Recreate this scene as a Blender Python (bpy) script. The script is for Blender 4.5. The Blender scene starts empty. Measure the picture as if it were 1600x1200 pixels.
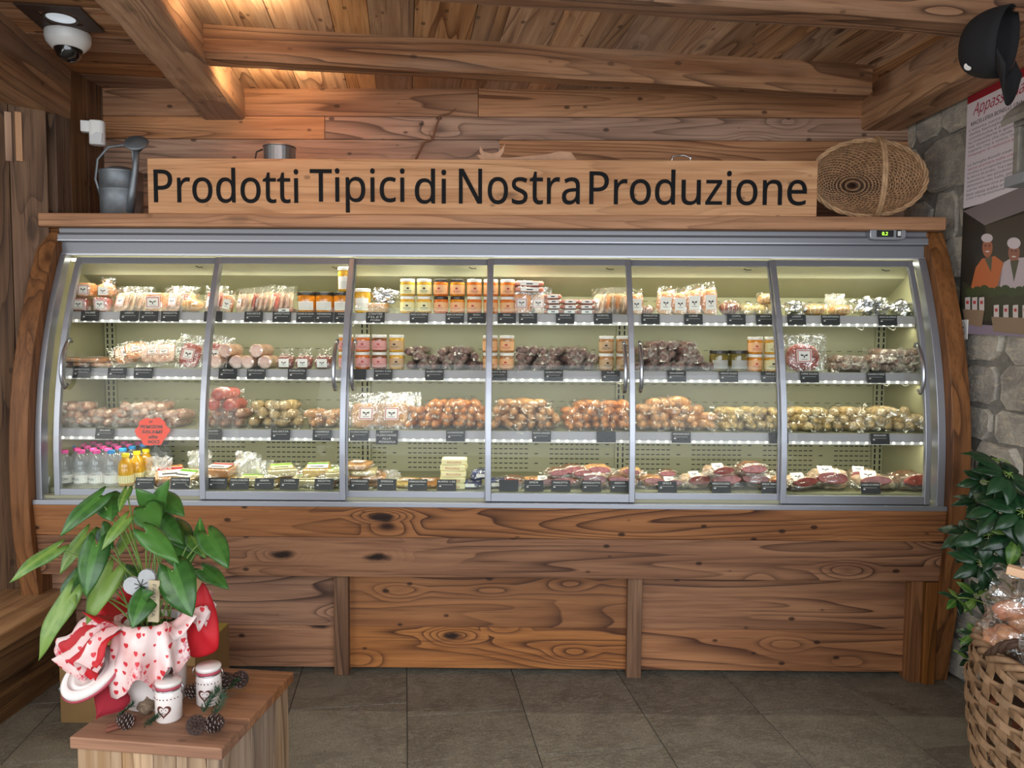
import bpy, bmesh, math, random
import numpy as np
from mathutils import Vector, Matrix, noise as mnoise

SC = bpy.context.scene
COL = SC.collection
R = math.radians
rng = random.Random(7)

# ------------------------------------------------------------------ camera
CAM_H = 1.45
F = 1180.0
PITCH, ROLL, YAW = R(3.4), R(0.33), R(0.43)
MROT = Matrix.Rotation(YAW, 3, 'Z') @ Matrix.Rotation(R(90) - PITCH, 3, 'X') @ Matrix.Rotation(ROLL, 3, 'Z')
cam_d = bpy.data.cameras.new('camera')
cam = bpy.data.objects.new('camera', cam_d)
COL.objects.link(cam)
cam_d.sensor_width = 36.0
cam_d.lens = F / 1600.0 * 36.0
cam_d.clip_start = 0.02
cam.matrix_world = Matrix.Translation((0, 0, CAM_H)) @ MROT.to_4x4()
SC.camera = cam

# ------------------------------------------------------------------ world, exposure, room lights
SC.view_settings.view_transform = 'Standard'
SC.view_settings.look = 'None'
SC.view_settings.gamma = 1.0
SC.view_settings.exposure = 0.0
world = bpy.data.worlds.new('world')
SC.world = world
world.use_nodes = True
wn = world.node_tree.nodes
wl = world.node_tree.links
wn.clear()
wo = wn.new('ShaderNodeOutputWorld')
wb = wn.new('ShaderNodeBackground')
wtc = wn.new('ShaderNodeTexCoord')
wsep = wn.new('ShaderNodeSeparateXYZ')
wl.new(wtc.outputs['Generated'], wsep.inputs[0])
wr = wn.new('ShaderNodeValToRGB')
wr.color_ramp.elements[0].position = 0.30
wr.color_ramp.elements[0].color = (0.22, 0.22, 0.21, 1)
wr.color_ramp.elements[1].position = 0.62
wr.color_ramp.elements[1].color = (0.80, 0.86, 0.95, 1)
wmr = wn.new('ShaderNodeMapRange')
wmr.inputs[1].default_value = -1
wmr.inputs[2].default_value = 1
wl.new(wsep.outputs['Z'], wmr.inputs[0])
wl.new(wmr.outputs[0], wr.inputs[0])
wl.new(wr.outputs[0], wb.inputs[0])
wb.inputs[1].default_value = 1.55
wl.new(wb.outputs[0], wo.inputs[0])


def area(name, loc, direction, sx, sy, power, color=(1, 1, 1), spread=180):
    d = bpy.data.lights.new(name, 'AREA')
    d.shape = 'RECTANGLE'
    d.size, d.size_y = sx, sy
    d.energy = power
    d.color = color
    d.spread = R(spread)
    o = bpy.data.objects.new(name, d)
    COL.objects.link(o)
    o.location = loc
    o.rotation_euler = Vector(direction).to_track_quat('-Z', 'Y').to_euler()
    return o


def spot(name, loc, direction, power, angle, color=(1, 1, 1), size=0.03, blend=0.5):
    d = bpy.data.lights.new(name, 'SPOT')
    d.energy = power
    d.color = color
    d.spot_size = R(angle)
    d.spot_blend = blend
    d.shadow_soft_size = size
    o = bpy.data.objects.new(name, d)
    COL.objects.link(o)
    o.location = loc
    o.rotation_euler = Vector(direction).to_track_quat('-Z', 'Y').to_euler()
    return o


# daylight from the shop windows behind the viewer
area('window_daylight', (0.5, -1.2, 1.75), (0.0, 1, -0.1), 5.0, 2.4, 125, (0.90, 0.95, 1.0))
area('side_window_daylight', (-2.9, 0.3, 1.55), (1.0, 0.75, 0.12), 1.5, 1.4, 26, (1.0, 0.97, 0.86))
# warm lamp sitting on the ceiling behind the left beam
spot('warm_beam_lamp', (-1.02, 3.22, 2.47), (-0.25, 0.25, 1.0), 26, 150, (1.0, 0.70, 0.38), 0.03, 0.8)
spot('warm_ceiling_spot', (-0.98, 2.62, 2.50), (-0.1, 0.1, 1.0), 12, 160, (1.0, 0.74, 0.44), 0.03, 0.8)
# the LED strips of the refrigerated case
LEDC = (1.0, 0.96, 0.76)
area('case_top_strip', (-0.08, 3.385, 1.775), (0, 0.30, -1), 3.66, 0.02, 11, LEDC, 125)
for z_, y_, p_ in ((1.512, 3.385, 4.0), (1.262, 3.325, 4.2), (1.002, 3.26, 4.6)):
    area('case_shelf_strip', (-0.08, y_, z_), (0, 0.25, -1), 3.66, 0.015, p_, LEDC, 170)


def U(px, py, Y):
    d = MROT @ Vector(((px - 800) / F, (600 - py) / F, -1))
    t = Y / d.y
    return Vector((d.x * t, Y, CAM_H + d.z * t))


def UZ(px, py, z):
    d = MROT @ Vector(((px - 800) / F, (600 - py) / F, -1))
    t = (z - CAM_H) / d.z
    return Vector((d.x * t, d.y * t, z))


def XP(px, Y, z=1.3):
    lo = U(px, 600, Y)
    # x at plane Y for a point of height z that shows in column px
    for _ in range(4):
        v = MROT.transposed() @ Vector((lo.x, Y, z - CAM_H))
        cur = 800 + F * v.x / -v.z
        lo.x += (px - cur) * Y / F
    return lo.x


# ------------------------------------------------------------------ object helpers
def tag(o, label=None, cat=None, group=None, kind=None):
    if label: o['label'] = label
    if cat: o['category'] = cat
    if group: o['group'] = group
    if kind: o['kind'] = kind
    return o


def empty(name, loc=(0, 0, 0), rot=(0, 0, 0), label=None, cat=None, group=None):
    o = bpy.data.objects.new(name, None)
    COL.objects.link(o)
    o.location = loc
    o.rotation_euler = rot
    o.empty_display_size = 0.05
    return tag(o, label, cat, group)


class MB:
    def __init__(s):
        s.v, s.f, s.m, s.r = [], [], [], []

    def add(s, vs, fs, mi=0, rnd=0.0):
        b = len(s.v)
        s.v += [tuple(v) for v in vs]
        for f in fs:
            s.f.append([b + i for i in f])
            s.m.append(mi)
            s.r.append(rnd)

    def box(s, lo, hi, mi=0, rnd=0.0, M=None):
        x0, y0, z0 = lo
        x1, y1, z1 = hi
        vs = [Vector(p) for p in ((x0, y0, z0), (x1, y0, z0), (x1, y1, z0), (x0, y1, z0), (x0, y0, z1), (x1, y0, z1), (x1, y1, z1), (x0, y1, z1))]
        if M: vs = [M @ v for v in vs]
        s.add(vs, [(0, 3, 2, 1), (4, 5, 6, 7), (0, 1, 5, 4), (1, 2, 6, 5), (2, 3, 7, 6), (3, 0, 4, 7)], mi, rnd)

    def prism(s, poly, a0, a1, axis='x', mi=0, rnd=0.0, M=None):
        """poly: 2-D points; extruded along axis from a0 to a1 (the two other axes in xyz order)"""
        n = len(poly)
        def mk(p, a):
            if axis == 'x': return Vector((a, p[0], p[1]))
            if axis == 'y': return Vector((p[0], a, p[1]))
            return Vector((p[0], p[1], a))
        vs = [mk(p, a0) for p in poly] + [mk(p, a1) for p in poly]
        if M: vs = [M @ v for v in vs]
        fs = [tuple(range(n))[::-1], tuple(range(n, 2 * n))]
        for i in range(n):
            j = (i + 1) % n
            fs.append((i, j, n + j, n + i))
        s.add(vs, fs, mi, rnd)

    def lathe(s, prof, seg=24, mi=0, M=None, cap0=True, cap1=True, rnd=0.0, wob=0.0):
        vs = []
        for k, (r, z) in enumerate(prof):
            for i in range(seg):
                a = 2 * math.pi * i / seg
                w = 1 + wob * math.sin(a * 3 + k)
                vs.append(Vector((r * w * math.cos(a), r * w * math.sin(a), z)))
        if M: vs = [M @ v for v in vs]
        fs = []
        for k in range(len(prof) - 1):
            for i in range(seg):
                j = (i + 1) % seg
                fs.append((k * seg + i, k * seg + j, (k + 1) * seg + j, (k + 1) * seg + i))
        if cap0: fs.append(tuple(range(seg))[::-1])
        if cap1: fs.append(tuple(range((len(prof) - 1) * seg, len(prof) * seg)))
        s.add(vs, fs, mi, rnd)

    def tube(s, pts, r, seg=8, mi=0, closed=False, rnd=0.0, flat=1.0):
        pts = [Vector(p) for p in pts]
        n = len(pts)
        rs = r if isinstance(r, (list, tuple)) else [r] * n
        vs = []
        up = None
        for i, p in enumerate(pts):
            if closed: t = pts[(i + 1) % n] - pts[i - 1]
            else: t = pts[min(i + 1, n - 1)] - pts[max(i - 1, 0)]
            if t.length < 1e-9: t = Vector((0, 0, 1))
            t.normalize()
            if up is None:
                up = Vector((0, 0, 1)) if abs(t.z) < 0.9 else Vector((0, 1, 0))
            a = t.cross(up)
            if a.length < 1e-6: a = t.cross(Vector((1, 0, 0)))
            a.normalize()
            b = a.cross(t).normalized()
            up = b
            for k in range(seg):
                an = 2 * math.pi * k / seg
                vs.append(p + a * rs[i] * math.cos(an) + b * rs[i] * flat * math.sin(an))
        fs = []
        for i in range(n if closed else n - 1):
            i2 = (i + 1) % n
            for k in range(seg):
                j = (k + 1) % seg
                fs.append((i * seg + k, i * seg + j, i2 * seg + j, i2 * seg + k))
        if not closed:
            fs.append(tuple(range(seg))[::-1])
            fs.append(tuple(range((n - 1) * seg, n * seg)))
        s.add(vs, fs, mi, rnd)

    def grid(s, fn, nu, nv, mi=0, rnd=0.0, closeu=False):
        vs = [fn(i / (nu if closeu else nu - 1), j / (nv - 1)) for j in range(nv) for i in range(nu)]
        fs = []
        for j in range(nv - 1):
            for i in range(nu if closeu else nu - 1):
                i2 = (i + 1) % nu
                fs.append((j * nu + i, j * nu + i2, (j + 1) * nu + i2, (j + 1) * nu + i))
        s.add(vs, fs, mi, rnd)

    def blob(s, c, rad, nu=14, nv=9, mi=0, M=None, noise_amp=0.0, seed=0, power=1.0, rnd=0.0):
        """superellipsoid with noise"""
        def sp(v, e): return math.copysign(abs(v) ** e, v)
        vs = []
        for j in range(nv + 1):
            ph = -math.pi / 2 + math.pi * j / nv
            for i in range(nu):
                th = 2 * math.pi * i / nu
                p = Vector((sp(math.cos(ph), power) * sp(math.cos(th), power), sp(math.cos(ph), power) * sp(math.sin(th), power), sp(math.sin(ph), power)))
                if noise_amp:
                    p *= 1 + noise_amp * mnoise.noise(p * 1.9 + Vector((seed * 3.1, seed * 1.7, seed)))
                p = Vector((p.x * rad[0], p.y * rad[1], p.z * rad[2]))
                if M: p = M @ p
                vs.append(p + Vector(c))
        fs = []
        for j in range(nv):
            for i in range(nu):
                k = (i + 1) % nu
                fs.append((j * nu + i, j * nu + k, (j + 1) * nu + k, (j + 1) * nu + i))
        s.add(vs, fs, mi, rnd)

    def build(s, name, mats, parent=None, smooth=False, bevel=0.0, solid=0.0, subsurf=0, merge=False):
        me = bpy.data.meshes.new(name)
        me.from_pydata(s.v, [], s.f)
        if not isinstance(mats, (list, tuple)): mats = [mats]
        for m in mats: me.materials.append(m)
        if len(mats) > 1: me.polygons.foreach_set('material_index', s.m)
        a = me.attributes.new('rnd', 'FLOAT', 'FACE')
        a.data.foreach_set('value', s.r)
        if merge:
            bm = bmesh.new(); bm.from_mesh(me)
            bmesh.ops.remove_doubles(bm, verts=bm.verts, dist=1e-5)
            bmesh.ops.dissolve_degenerate(bm, edges=bm.edges, dist=1e-6)
            bm.to_mesh(me); bm.free()
        if smooth:
            me.polygons.foreach_set('use_smooth', [True] * len(me.polygons))
        me.update()
        o = bpy.data.objects.new(name, me)
        COL.objects.link(o)
        if parent: o.parent = parent
        if solid:
            md = o.modifiers.new('solid', 'SOLIDIFY'); md.thickness = solid; md.offset = 0
        if subsurf:
            md = o.modifiers.new('sub', 'SUBSURF'); md.levels = subsurf; md.render_levels = subsurf
        if bevel:
            md = o.modifiers.new('bev', 'BEVEL'); md.width = bevel; md.segments = 2; md.limit_method = 'ANGLE'; md.angle_limit = R(40)
        return o


def children_of(o):
    return [c for c in bpy.data.objects if c.parent is o]


def copy_tree(o, parent=None, loc=None, rot=None, scale=None, label=None, kids=None):
    c = o.copy()
    COL.objects.link(c)
    if parent: c.parent = parent
    if loc is not None: c.location = loc
    if rot is not None: c.rotation_euler = rot
    if scale is not None: c.scale = scale
    if label: c['label'] = label
    for ch in (kids[o.name] if kids and o.name in kids else o.children):
        copy_tree(ch, c)
    return c


try:
    import os
    SANS = bpy.data.fonts.load(os.path.join(bpy.utils.system_resource('DATAFILES'), 'fonts', 'NotoSansHebrew-Regular.woff2'))
except Exception:
    SANS = None


def textmesh(txt, size, mat, name, parent=None, M=None, extrude=0.0005, width=None, height=None, align='CENTER', shear=0.0, offset=0.0, spacing=1.0, line=1.0):
    cu = bpy.data.curves.new('txt', 'FONT')
    cu.body = txt
    if SANS: cu.font = SANS
    cu.size = size
    cu.extrude = extrude
    cu.align_x = align
    cu.align_y = 'CENTER'
    cu.shear = shear
    cu.offset = offset
    cu.space_character = spacing
    cu.space_line = line
    cu.resolution_u = 3
    ob = bpy.data.objects.new('txt', cu)
    me = bpy.data.meshes.new_from_object(ob)
    bpy.data.objects.remove(ob)
    bpy.data.curves.remove(cu)
    me.name = name
    if width and len(me.vertices):
        xs = [v.co.x for v in me.vertices]
        w = max(xs) - min(xs)
        cx = (max(xs) + min(xs)) / 2
        k = width / w
        for v in me.vertices:
            v.co.x = (v.co.x - cx) * k
    if height and len(me.vertices):
        ys = [v.co.y for v in me.vertices]
        k = height / (max(ys) - min(ys))
        cy = (max(ys) + min(ys)) / 2
        for v in me.vertices: v.co.y = (v.co.y - cy) * k
    if M: me.transform(M)
    me.materials.clear()
    me.materials.append(mat)
    o = bpy.data.objects.new(name, me)
    COL.objects.link(o)
    if parent: o.parent = parent
    return o


# text lying in the plane facing -Y (towards the viewer)
FACE = Matrix.Rotation(R(90), 4, 'X')


# ------------------------------------------------------------------ materials
def lin(c):
    if isinstance(c, str):
        c = [int(c[i:i + 2], 16) / 255 for i in (0, 2, 4)]
    return tuple(((x / 12.92) if x <= 0.04045 else ((x + 0.055) / 1.055) ** 2.4) for x in c[:3])


_mats = {}


class NT:
    def __init__(s, m):
        m.use_nodes = True
        s.t = m.node_tree
        s.t.nodes.clear()

    def n(s, typ, **kw):
        nd = s.t.nodes.new(typ)
        ins = kw.pop('ins', {})
        for k, v in kw.items(): setattr(nd, k, v)
        for k, v in ins.items():
            if isinstance(v, bpy.types.NodeSocket): s.t.links.new(v, nd.inputs[k])
            else: nd.inputs[k].default_value = v
        return nd

    def math(s, op, a, b=0.0, c=None, clamp=False):
        ins = {0: a, 1: b}
        if c is not None: ins[2] = c
        nd = s.n('ShaderNodeMath', operation=op, ins=ins)
        nd.use_clamp = clamp
        return nd.outputs[0]

    def smooth(s, x, a, b, lo=0.0, hi=1.0):
        nd = s.n('ShaderNodeMapRange', interpolation_type='SMOOTHSTEP', ins={0: x, 1: a, 2: b, 3: lo, 4: hi})
        return nd.outputs[0]

    def mix(s, f, a, b, blend='MIX'):
        nd = s.n('ShaderNodeMix', data_type='RGBA', blend_type=blend)
        for idx, v in ((0, f), (6, a), (7, b)):
            if isinstance(v, bpy.types.NodeSocket): s.t.links.new(v, nd.inputs[idx])
            elif idx == 0: nd.inputs[0].default_value = v
            else: nd.inputs[idx].default_value = (*v[:3], 1)
        return nd.outputs[2]

    def noise(s, vec, scale=5, detail=2, rough=0.5, dist=0.0, dim='3D'):
        nd = s.n('ShaderNodeTexNoise', ins={'Scale': scale, 'Detail': detail, 'Roughness': rough, 'Distortion': dist})
        if vec is not None: s.t.links.new(vec, nd.inputs['Vector'])
        return nd.outputs[0]

    def out(s, sh):
        o = s.n('ShaderNodeOutputMaterial')
        s.t.links.new(sh, o.inputs[0])

    def bsdf(s, color, rough=0.5, metal=0.0, bump=None, bstr=0.3, bdist=0.01, coat=0.0, spec=0.5, emit=None, estr=1.0, trans=0.0, sss=0.0):
        nd = s.n('ShaderNodeBsdfPrincipled')
        def st(k, v):
            if isinstance(v, bpy.types.NodeSocket): s.t.links.new(v, nd.inputs[k])
            elif isinstance(v, tuple): nd.inputs[k].default_value = (*v[:3], 1)
            else: nd.inputs[k].default_value = v
        st('Base Color', color); st('Roughness', rough); st('Metallic', metal)
        st('Coat Weight', coat); st('Specular IOR Level', spec)
        nd.inputs['Coat Roughness'].default_value = 0.12
        if trans: st('Transmission Weight', trans)
        if sss:
            st('Subsurface Weight', sss)
            nd.inputs['Subsurface Scale'].default_value = 0.01
        if emit is not None:
            st('Emission Color', emit); st('Emission Strength', estr)
        if bump is not None:
            b = s.n('ShaderNodeBump', ins={'Strength': bstr, 'Distance': bdist, 'Height': bump})
            s.t.links.new(b.outputs[0], nd.inputs['Normal'])
            if coat: s.t.links.new(b.outputs[0], nd.inputs['Coat Normal'])
        return nd.outputs[0]


def M_plain(name, color, rough=0.5, metal=0.0, coat=0.0, spec=0.5, var=0.0, vscale=20, bump=0.0, bscale=60, bdist=0.002, color2=None, emit=None, estr=1.0, sss=0.0, objvar=0.0):
    if name in _mats: return _mats[name]
    m = bpy.data.materials.new(name)
    t = NT(m)
    tc = t.n('ShaderNodeTexCoord').outputs['Object']
    c = lin(color)
    col = c
    if var or color2:
        nz = t.noise(tc, vscale, 3, 0.6)
        c2 = lin(color2) if color2 else tuple(x * (1 - var) for x in c)
        col = t.mix(t.smooth(nz, 0.35, 0.65), c, c2)
    if objvar:
        oi = t.n('ShaderNodeObjectInfo').outputs['Random']
        f = t.math('MULTIPLY_ADD', oi, objvar, 1 - objvar / 2)
        hs = t.n('ShaderNodeHueSaturation', ins={'Value': f})
        if isinstance(col, bpy.types.NodeSocket): t.t.links.new(col, hs.inputs['Color'])
        else: hs.inputs['Color'].default_value = (*col, 1)
        col = hs.outputs[0]
    bn = t.noise(tc, bscale, 3, 0.6) if bump else None
    t.out(t.bsdf(col, rough, metal, bn, bump, bdist, coat, spec, lin(emit) if emit else None, estr, sss=sss))
    _mats[name] = m
    return m


def M_wood(name, light, mid, dark, axis='x', knots=1.0, rings=1.0, rough=0.62, stain=0.35, tone=0.35, gloss=0.0, fiber=1.0, grey=0.0, ringfreq=15.0, bump=0.35):
    m = bpy.data.materials.new(name)
    t = NT(m)
    tc = t.n('ShaderNodeTexCoord').outputs['Object']
    at = t.n('ShaderNodeAttribute', attribute_name='rnd').outputs['Fac']
    off = t.n('ShaderNodeCombineXYZ', ins={0: t.math('MULTIPLY', at, 13.7), 1: t.math('MULTIPLY', at, 7.3), 2: t.math('MULTIPLY', at, 29.1)}).outputs[0]
    vec = t.n('ShaderNodeVectorMath', operation='ADD', ins={0: tc, 1: off}).outputs[0]
    ai = 'xyz'.index(axis)
    def stretch(along, across):
        sc = [across] * 3
        sc[ai] = along
        return t.n('ShaderNodeVectorMath', operation='MULTIPLY', ins={0: vec, 1: tuple(sc)}).outputs[0]
    # knots
    vk = t.n('ShaderNodeTexVoronoi', ins={'Vector': stretch(2.1, 5.6), 'Scale': 1.0, 'Randomness': 1.0})
    kd = vk.outputs['Distance']
    warp = t.noise(stretch(14, 30), 1.0, 2)
    kd2 = t.math('ADD', kd, t.math('MULTIPLY', t.math('SUBTRACT', warp, 0.5), 0.12))
    km = t.smooth(kd2, 0.15, 0.06)
    vk2 = t.n('ShaderNodeTexVoronoi', ins={'Vector': stretch(6.5, 11.0), 'Scale': 1.0, 'Randomness': 1.0}).outputs['Distance']
    km = t.math('MAXIMUM', km, t.math('MULTIPLY', t.smooth(vk2, 0.13, 0.07), 0.85))
    # growth rings
    n1 = t.noise(stretch(0.33, 4.6), 1.0, 2.0, 0.42, 0.25)
    bulge = t.smooth(kd, 0.38, 0.02, 0.0, 0.13 * knots)
    field = t.math('ADD', n1, bulge)
    ph = t.math('MULTIPLY', field, ringfreq * 2 * math.pi)
    sn = t.math('SINE', ph)
    fr_ = t.math('FRACT', t.math('MULTIPLY', field, ringfreq))
    rg = t.math('MAXIMUM', t.math('POWER', fr_, 3.5), t.smooth(fr_, 0.06, 0.0))
    rg = t.math('MULTIPLY', rg, t.smooth(t.noise(stretch(0.6, 3.0), 1.3, 1), 0.30, 0.58))
    fb = t.noise(stretch(3.0, 110), 1.0, 3, 0.6)
    fb2 = t.noise(stretch(1.2, 22), 1.0, 3, 0.65)
    big = t.noise(stretch(0.9, 3.2), 1.0, 3, 0.6)
    L, D, K = lin(light), lin(mid), lin(dark)
    c = t.mix(t.smooth(fb2, 0.32, 0.68), L, D)
    c = t.mix(t.math('MULTIPLY', rg, 0.85 * rings), c, K)
    c = t.mix(t.math('MULTIPLY', t.smooth(big, 0.52, 0.75), stain), c, tuple(x * 0.45 for x in D))
    c = t.mix(t.math('MULTIPLY', t.smooth(fb, 0.5, 0.78), 0.6 * fiber), c, K)
    c = t.mix(t.math('MULTIPLY', km, min(1.0, 0.9 * knots)), c, tuple(x * 0.35 for x in K))
    if grey:
        g = t.smooth(t.noise(stretch(0.8, 5), 1.0, 3), 0.45, 0.7)
        c = t.mix(t.math('MULTIPLY', g, grey), c, lin('8c8078'))
    # per-plank tone
    tn = t.math('FRACT', t.math('MULTIPLY', at, 17.31))
    hs = t.n('ShaderNodeHueSaturation', ins={'Value': t.math('MULTIPLY_ADD', tn, tone * 1.3, 1 - tone * 0.65), 'Saturation': t.math('MULTIPLY_ADD', t.math('FRACT', t.math('MULTIPLY', at, 5.71)), 0.3, 0.85), 'Color': c})
    h = t.math('ADD', t.math('MULTIPLY', rg, -0.6), t.math('ADD', t.math('MULTIPLY', fb, -0.5), t.math('MULTIPLY', fb2, -0.5)))
    t.out(t.bsdf(hs.outputs[0], rough, 0, h, bump, 0.004, gloss, 0.35))
    return m


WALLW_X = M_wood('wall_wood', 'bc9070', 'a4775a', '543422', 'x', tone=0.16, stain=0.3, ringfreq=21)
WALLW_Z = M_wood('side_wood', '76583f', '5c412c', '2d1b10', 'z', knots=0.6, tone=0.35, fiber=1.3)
CASEW_X = M_wood('case_wood', 'a3724e', '875a3c', '3d2114', 'x', tone=0.22, knots=1.3, rings=1.15, ringfreq=21, gloss=0.08)
CASEW_Z = M_wood('case_post_wood', '8c5f3d', '714a2c', '40240f', 'z', knots=0.3, gloss=0.08)
PALE_X = M_wood('pale_board_wood', 'd0a27c', 'be8d68', '8a5a3c', 'x', knots=0.8, rings=0.6, stain=0.1)
TOPB_X = M_wood('top_board_wood', 'b58156', '9c6a42', '63391f', 'x', knots=0.4, rings=0.6)
BEAM_X = M_wood('beam_wood', 'a37a5a', '83593c', '41281a', 'x', knots=0.7, rings=1.1, grey=0.45, bump=0.8, stain=0.5)
BEAM_Y = M_wood('long_beam_wood', 'b88f6c', '9c7454', '4f2f1e', 'y', knots=0.6, rings=0.9, grey=0.4, bump=0.9, stain=0.3)
CEIL_Y = M_wood('ceiling_wood', 'd0a883', 'b08663', '66402a', 'y', knots=0.9, rings=1.0, tone=0.5, grey=0.35, stain=0.5)
CEIL_X = M_wood('ceiling_wood_cross', 'b48a66', '946848', '4c2c1a', 'x', knots=0.8, rings=1.0, tone=0.4)
SIGNW = M_wood('sign_wood', 'cba382', 'bb9070', '7f573c', 'x', knots=0.7, rings=0.5, stain=0.15, tone=0.0)

# ------------------------------------------------------------------ more materials
ALU = M_plain('brushed_aluminium', 'a3a6ae', 0.38, 0.75, bump=0.05, bscale=200, bdist=0.0005)
ALU_D = M_plain('grey_coated_metal', '808288', 0.45, 0.35)
CHROME = M_plain('polished_metal', 'c9ccd2', 0.18, 1.0)
STEEL = M_plain('handle_metal', 'b0b3ba', 0.25, 0.9)
BLACK = M_plain('black_plastic', '141416', 0.5)
DARKSLOT = M_plain('dark_opening', '0c0c0c', 0.8)
CASE_IN = M_plain('cream_enamel', 'a09e7e', 0.45, spec=0.4)
CASE_IN2 = M_plain('cream_enamel_darker', '96947a', 0.45)
RAILM = M_plain('price_rail_grey', '9a9a9e', 0.4)
LEDM = M_plain('led_strip', 'fff8d8', 0.5, emit='fffbe0', estr=5.0)
WHITEP = M_plain('white_plastic', 'e6e6e4', 0.4)
PAPER = M_plain('white_paper', 'ecebe6', 0.7)
GREENLED = M_plain('green_digits', '9aff3c', 0.5, emit='a8ff40', estr=3.0)


def M_glass():
    m = bpy.data.materials.new('clear_glass')
    t = NT(m)
    fr = t.n('ShaderNodeFresnel', ins={'IOR': 1.27}).outputs[0]
    tr = t.n('ShaderNodeBsdfTransparent', ins={'Color': (0.97, 0.985, 0.975, 1)}).outputs[0]
    gl = t.n('ShaderNodeBsdfGlossy', ins={'Roughness': 0.015, 'Color': (1, 1, 1, 1)}).outputs[0]
    mx = t.n('ShaderNodeMixShader', ins={0: fr, 1: tr, 2: gl})
    t.out(mx.outputs[0])
    return m


GLASS = M_glass()


def M_film(name='clear_film', base=0.06, tint=(0.985, 0.985, 0.97), scale=28, rough=0.14, milk=0.015):
    m = bpy.data.materials.new(name)
    t = NT(m)
    tc = t.n('ShaderNodeTexCoord').outputs['Object']
    nz = t.noise(tc, scale, 3, 0.65, 1.2)
    ridge = t.math('ABSOLUTE', t.math('SUBTRACT', nz, 0.5))
    crease = t.smooth(ridge, 0.06, 0.0)
    fr = t.n('ShaderNodeLayerWeight', ins={'Blend': 0.35}).outputs['Facing']
    fac = t.math('ADD', t.math('ADD', base, t.math('MULTIPLY', crease, 0.36)), t.math('MULTIPLY', t.math('POWER', fr, 2.5), 0.4), clamp=True)
    bp = t.n('ShaderNodeBump', ins={'Strength': 0.9, 'Distance': 0.006, 'Height': nz}).outputs[0]
    gl = t.n('ShaderNodeBsdfGlossy', ins={'Roughness': rough, 'Color': (1, 1, 1, 1)})
    t.t.links.new(bp, gl.inputs['Normal'])
    df = t.n('ShaderNodeBsdfTranslucent', ins={'Color': (0.9, 0.9, 0.86, 1)}).outputs[0]
    df2 = t.n('ShaderNodeBsdfDiffuse', ins={'Color': (0.9, 0.9, 0.86, 1)}).outputs[0]
    dd = t.n('ShaderNodeMixShader', ins={0: 0.5, 1: df, 2: df2}).outputs[0]
    tr = t.n('ShaderNodeBsdfTransparent', ins={'Color': (*tint, 1)}).outputs[0]
    a = t.n('ShaderNodeMixShader', ins={0: t.math('ADD', milk, t.math('MULTIPLY', crease, 0.10)), 1: tr, 2: dd}).outputs[0]
    mx = t.n('ShaderNodeMixShader', ins={0: fac, 1: a, 2: gl.outputs[0]})
    t.out(mx.outputs[0])
    return m


FILM = M_film()
FILM_MILKY = M_film('cloudy_film', 0.08, milk=0.35, scale=18)
CLOUDY = M_film('cloudy_wrap', 0.09, milk=0.08, scale=40)
ACRYL = M_film('acrylic_lip', 0.05, milk=0.05, scale=2, rough=0.05)


def M_stone():
    m = bpy.data.materials.new('split_stone')
    t = NT(m)
    tc = t.n('ShaderNodeTexCoord').outputs['Object']
    at = t.n('ShaderNodeAttribute', attribute_name='rnd').outputs['Fac']
    n1 = t.noise(tc, 9, 5, 0.65, 0.6)
    n2 = t.noise(tc, 60, 4, 0.7)
    st = t.n('ShaderNodeVectorMath', operation='MULTIPLY', ins={0: tc, 1: (1, 1, 3)}).outputs[0]
    n3 = t.noise(st, 14, 4, 0.7, 1.0)
    c = t.mix(t.smooth(n1, 0.35, 0.65), lin('b8b1a3'), lin('98928a'))
    c = t.mix(t.smooth(n3, 0.5, 0.72), c, lin('c9bda8'))
    c = t.mix(t.math('MULTIPLY', t.smooth(n2, 0.55, 0.75), 0.4), c, lin('5e5a54'))
    hs = t.n('ShaderNodeHueSaturation', ins={'Value': t.math('MULTIPLY_ADD', at, 0.35, 0.82), 'Color': c})
    h = t.math('ADD', t.math('MULTIPLY', n3, 0.7), t.math('MULTIPLY', n2, 0.4))
    t.out(t.bsdf(hs.outputs[0], 0.85, 0, h, 0.9, 0.015, 0, 0.2))
    return m


STONE = M_stone()
MORTAR = M_plain('mortar', '8a867d', 0.95, var=0.25, vscale=30, bump=0.6, bscale=90, bdist=0.006)


def M_tile():
    m = bpy.data.materials.new('slate_tile')
    t = NT(m)
    tc = t.n('ShaderNodeTexCoord').outputs['Object']
    at = t.n('ShaderNodeAttribute', attribute_name='rnd').outputs['Fac']
    vec = t.n('ShaderNodeVectorMath', operation='ADD', ins={0: tc, 1: t.n('ShaderNodeCombineXYZ', ins={2: t.math('MULTIPLY', at, 31.0)}).outputs[0]}).outputs[0]
    n1 = t.noise(vec, 5, 5, 0.65, 0.8)
    st = t.n('ShaderNodeVectorMath', operation='MULTIPLY', ins={0: vec, 1: (1, 2.2, 1)}).outputs[0]
    n2 = t.noise(st, 26, 5, 0.7, 1.4)
    n3 = t.noise(vec, 160, 3, 0.7)
    c = t.mix(t.smooth(n1, 0.35, 0.65), lin('857f70'), lin('6b6458'))
    c = t.mix(t.math('MULTIPLY', t.smooth(n2, 0.46, 0.62), 0.75), c, lin('979080'))
    c = t.mix(t.math('MULTIPLY', t.smooth(n3, 0.46, 0.66), 0.65), c, lin('45423a'))
    hs = t.n('ShaderNodeHueSaturation', ins={'Value': t.math('MULTIPLY_ADD', at, 0.15, 0.92), 'Color': c})
    h = t.math('ADD', t.math('MULTIPLY', n2, 0.8), t.math('MULTIPLY', n3, 0.4))
    t.out(t.bsdf(hs.outputs[0], t.smooth(n2, 0.3, 0.8, 0.38, 0.6), 0, h, 0.8, 0.008, 0, 0.5))
    return m


TILE = M_tile()
GROUT = M_plain('grout', '4b473f', 0.9)

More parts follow.
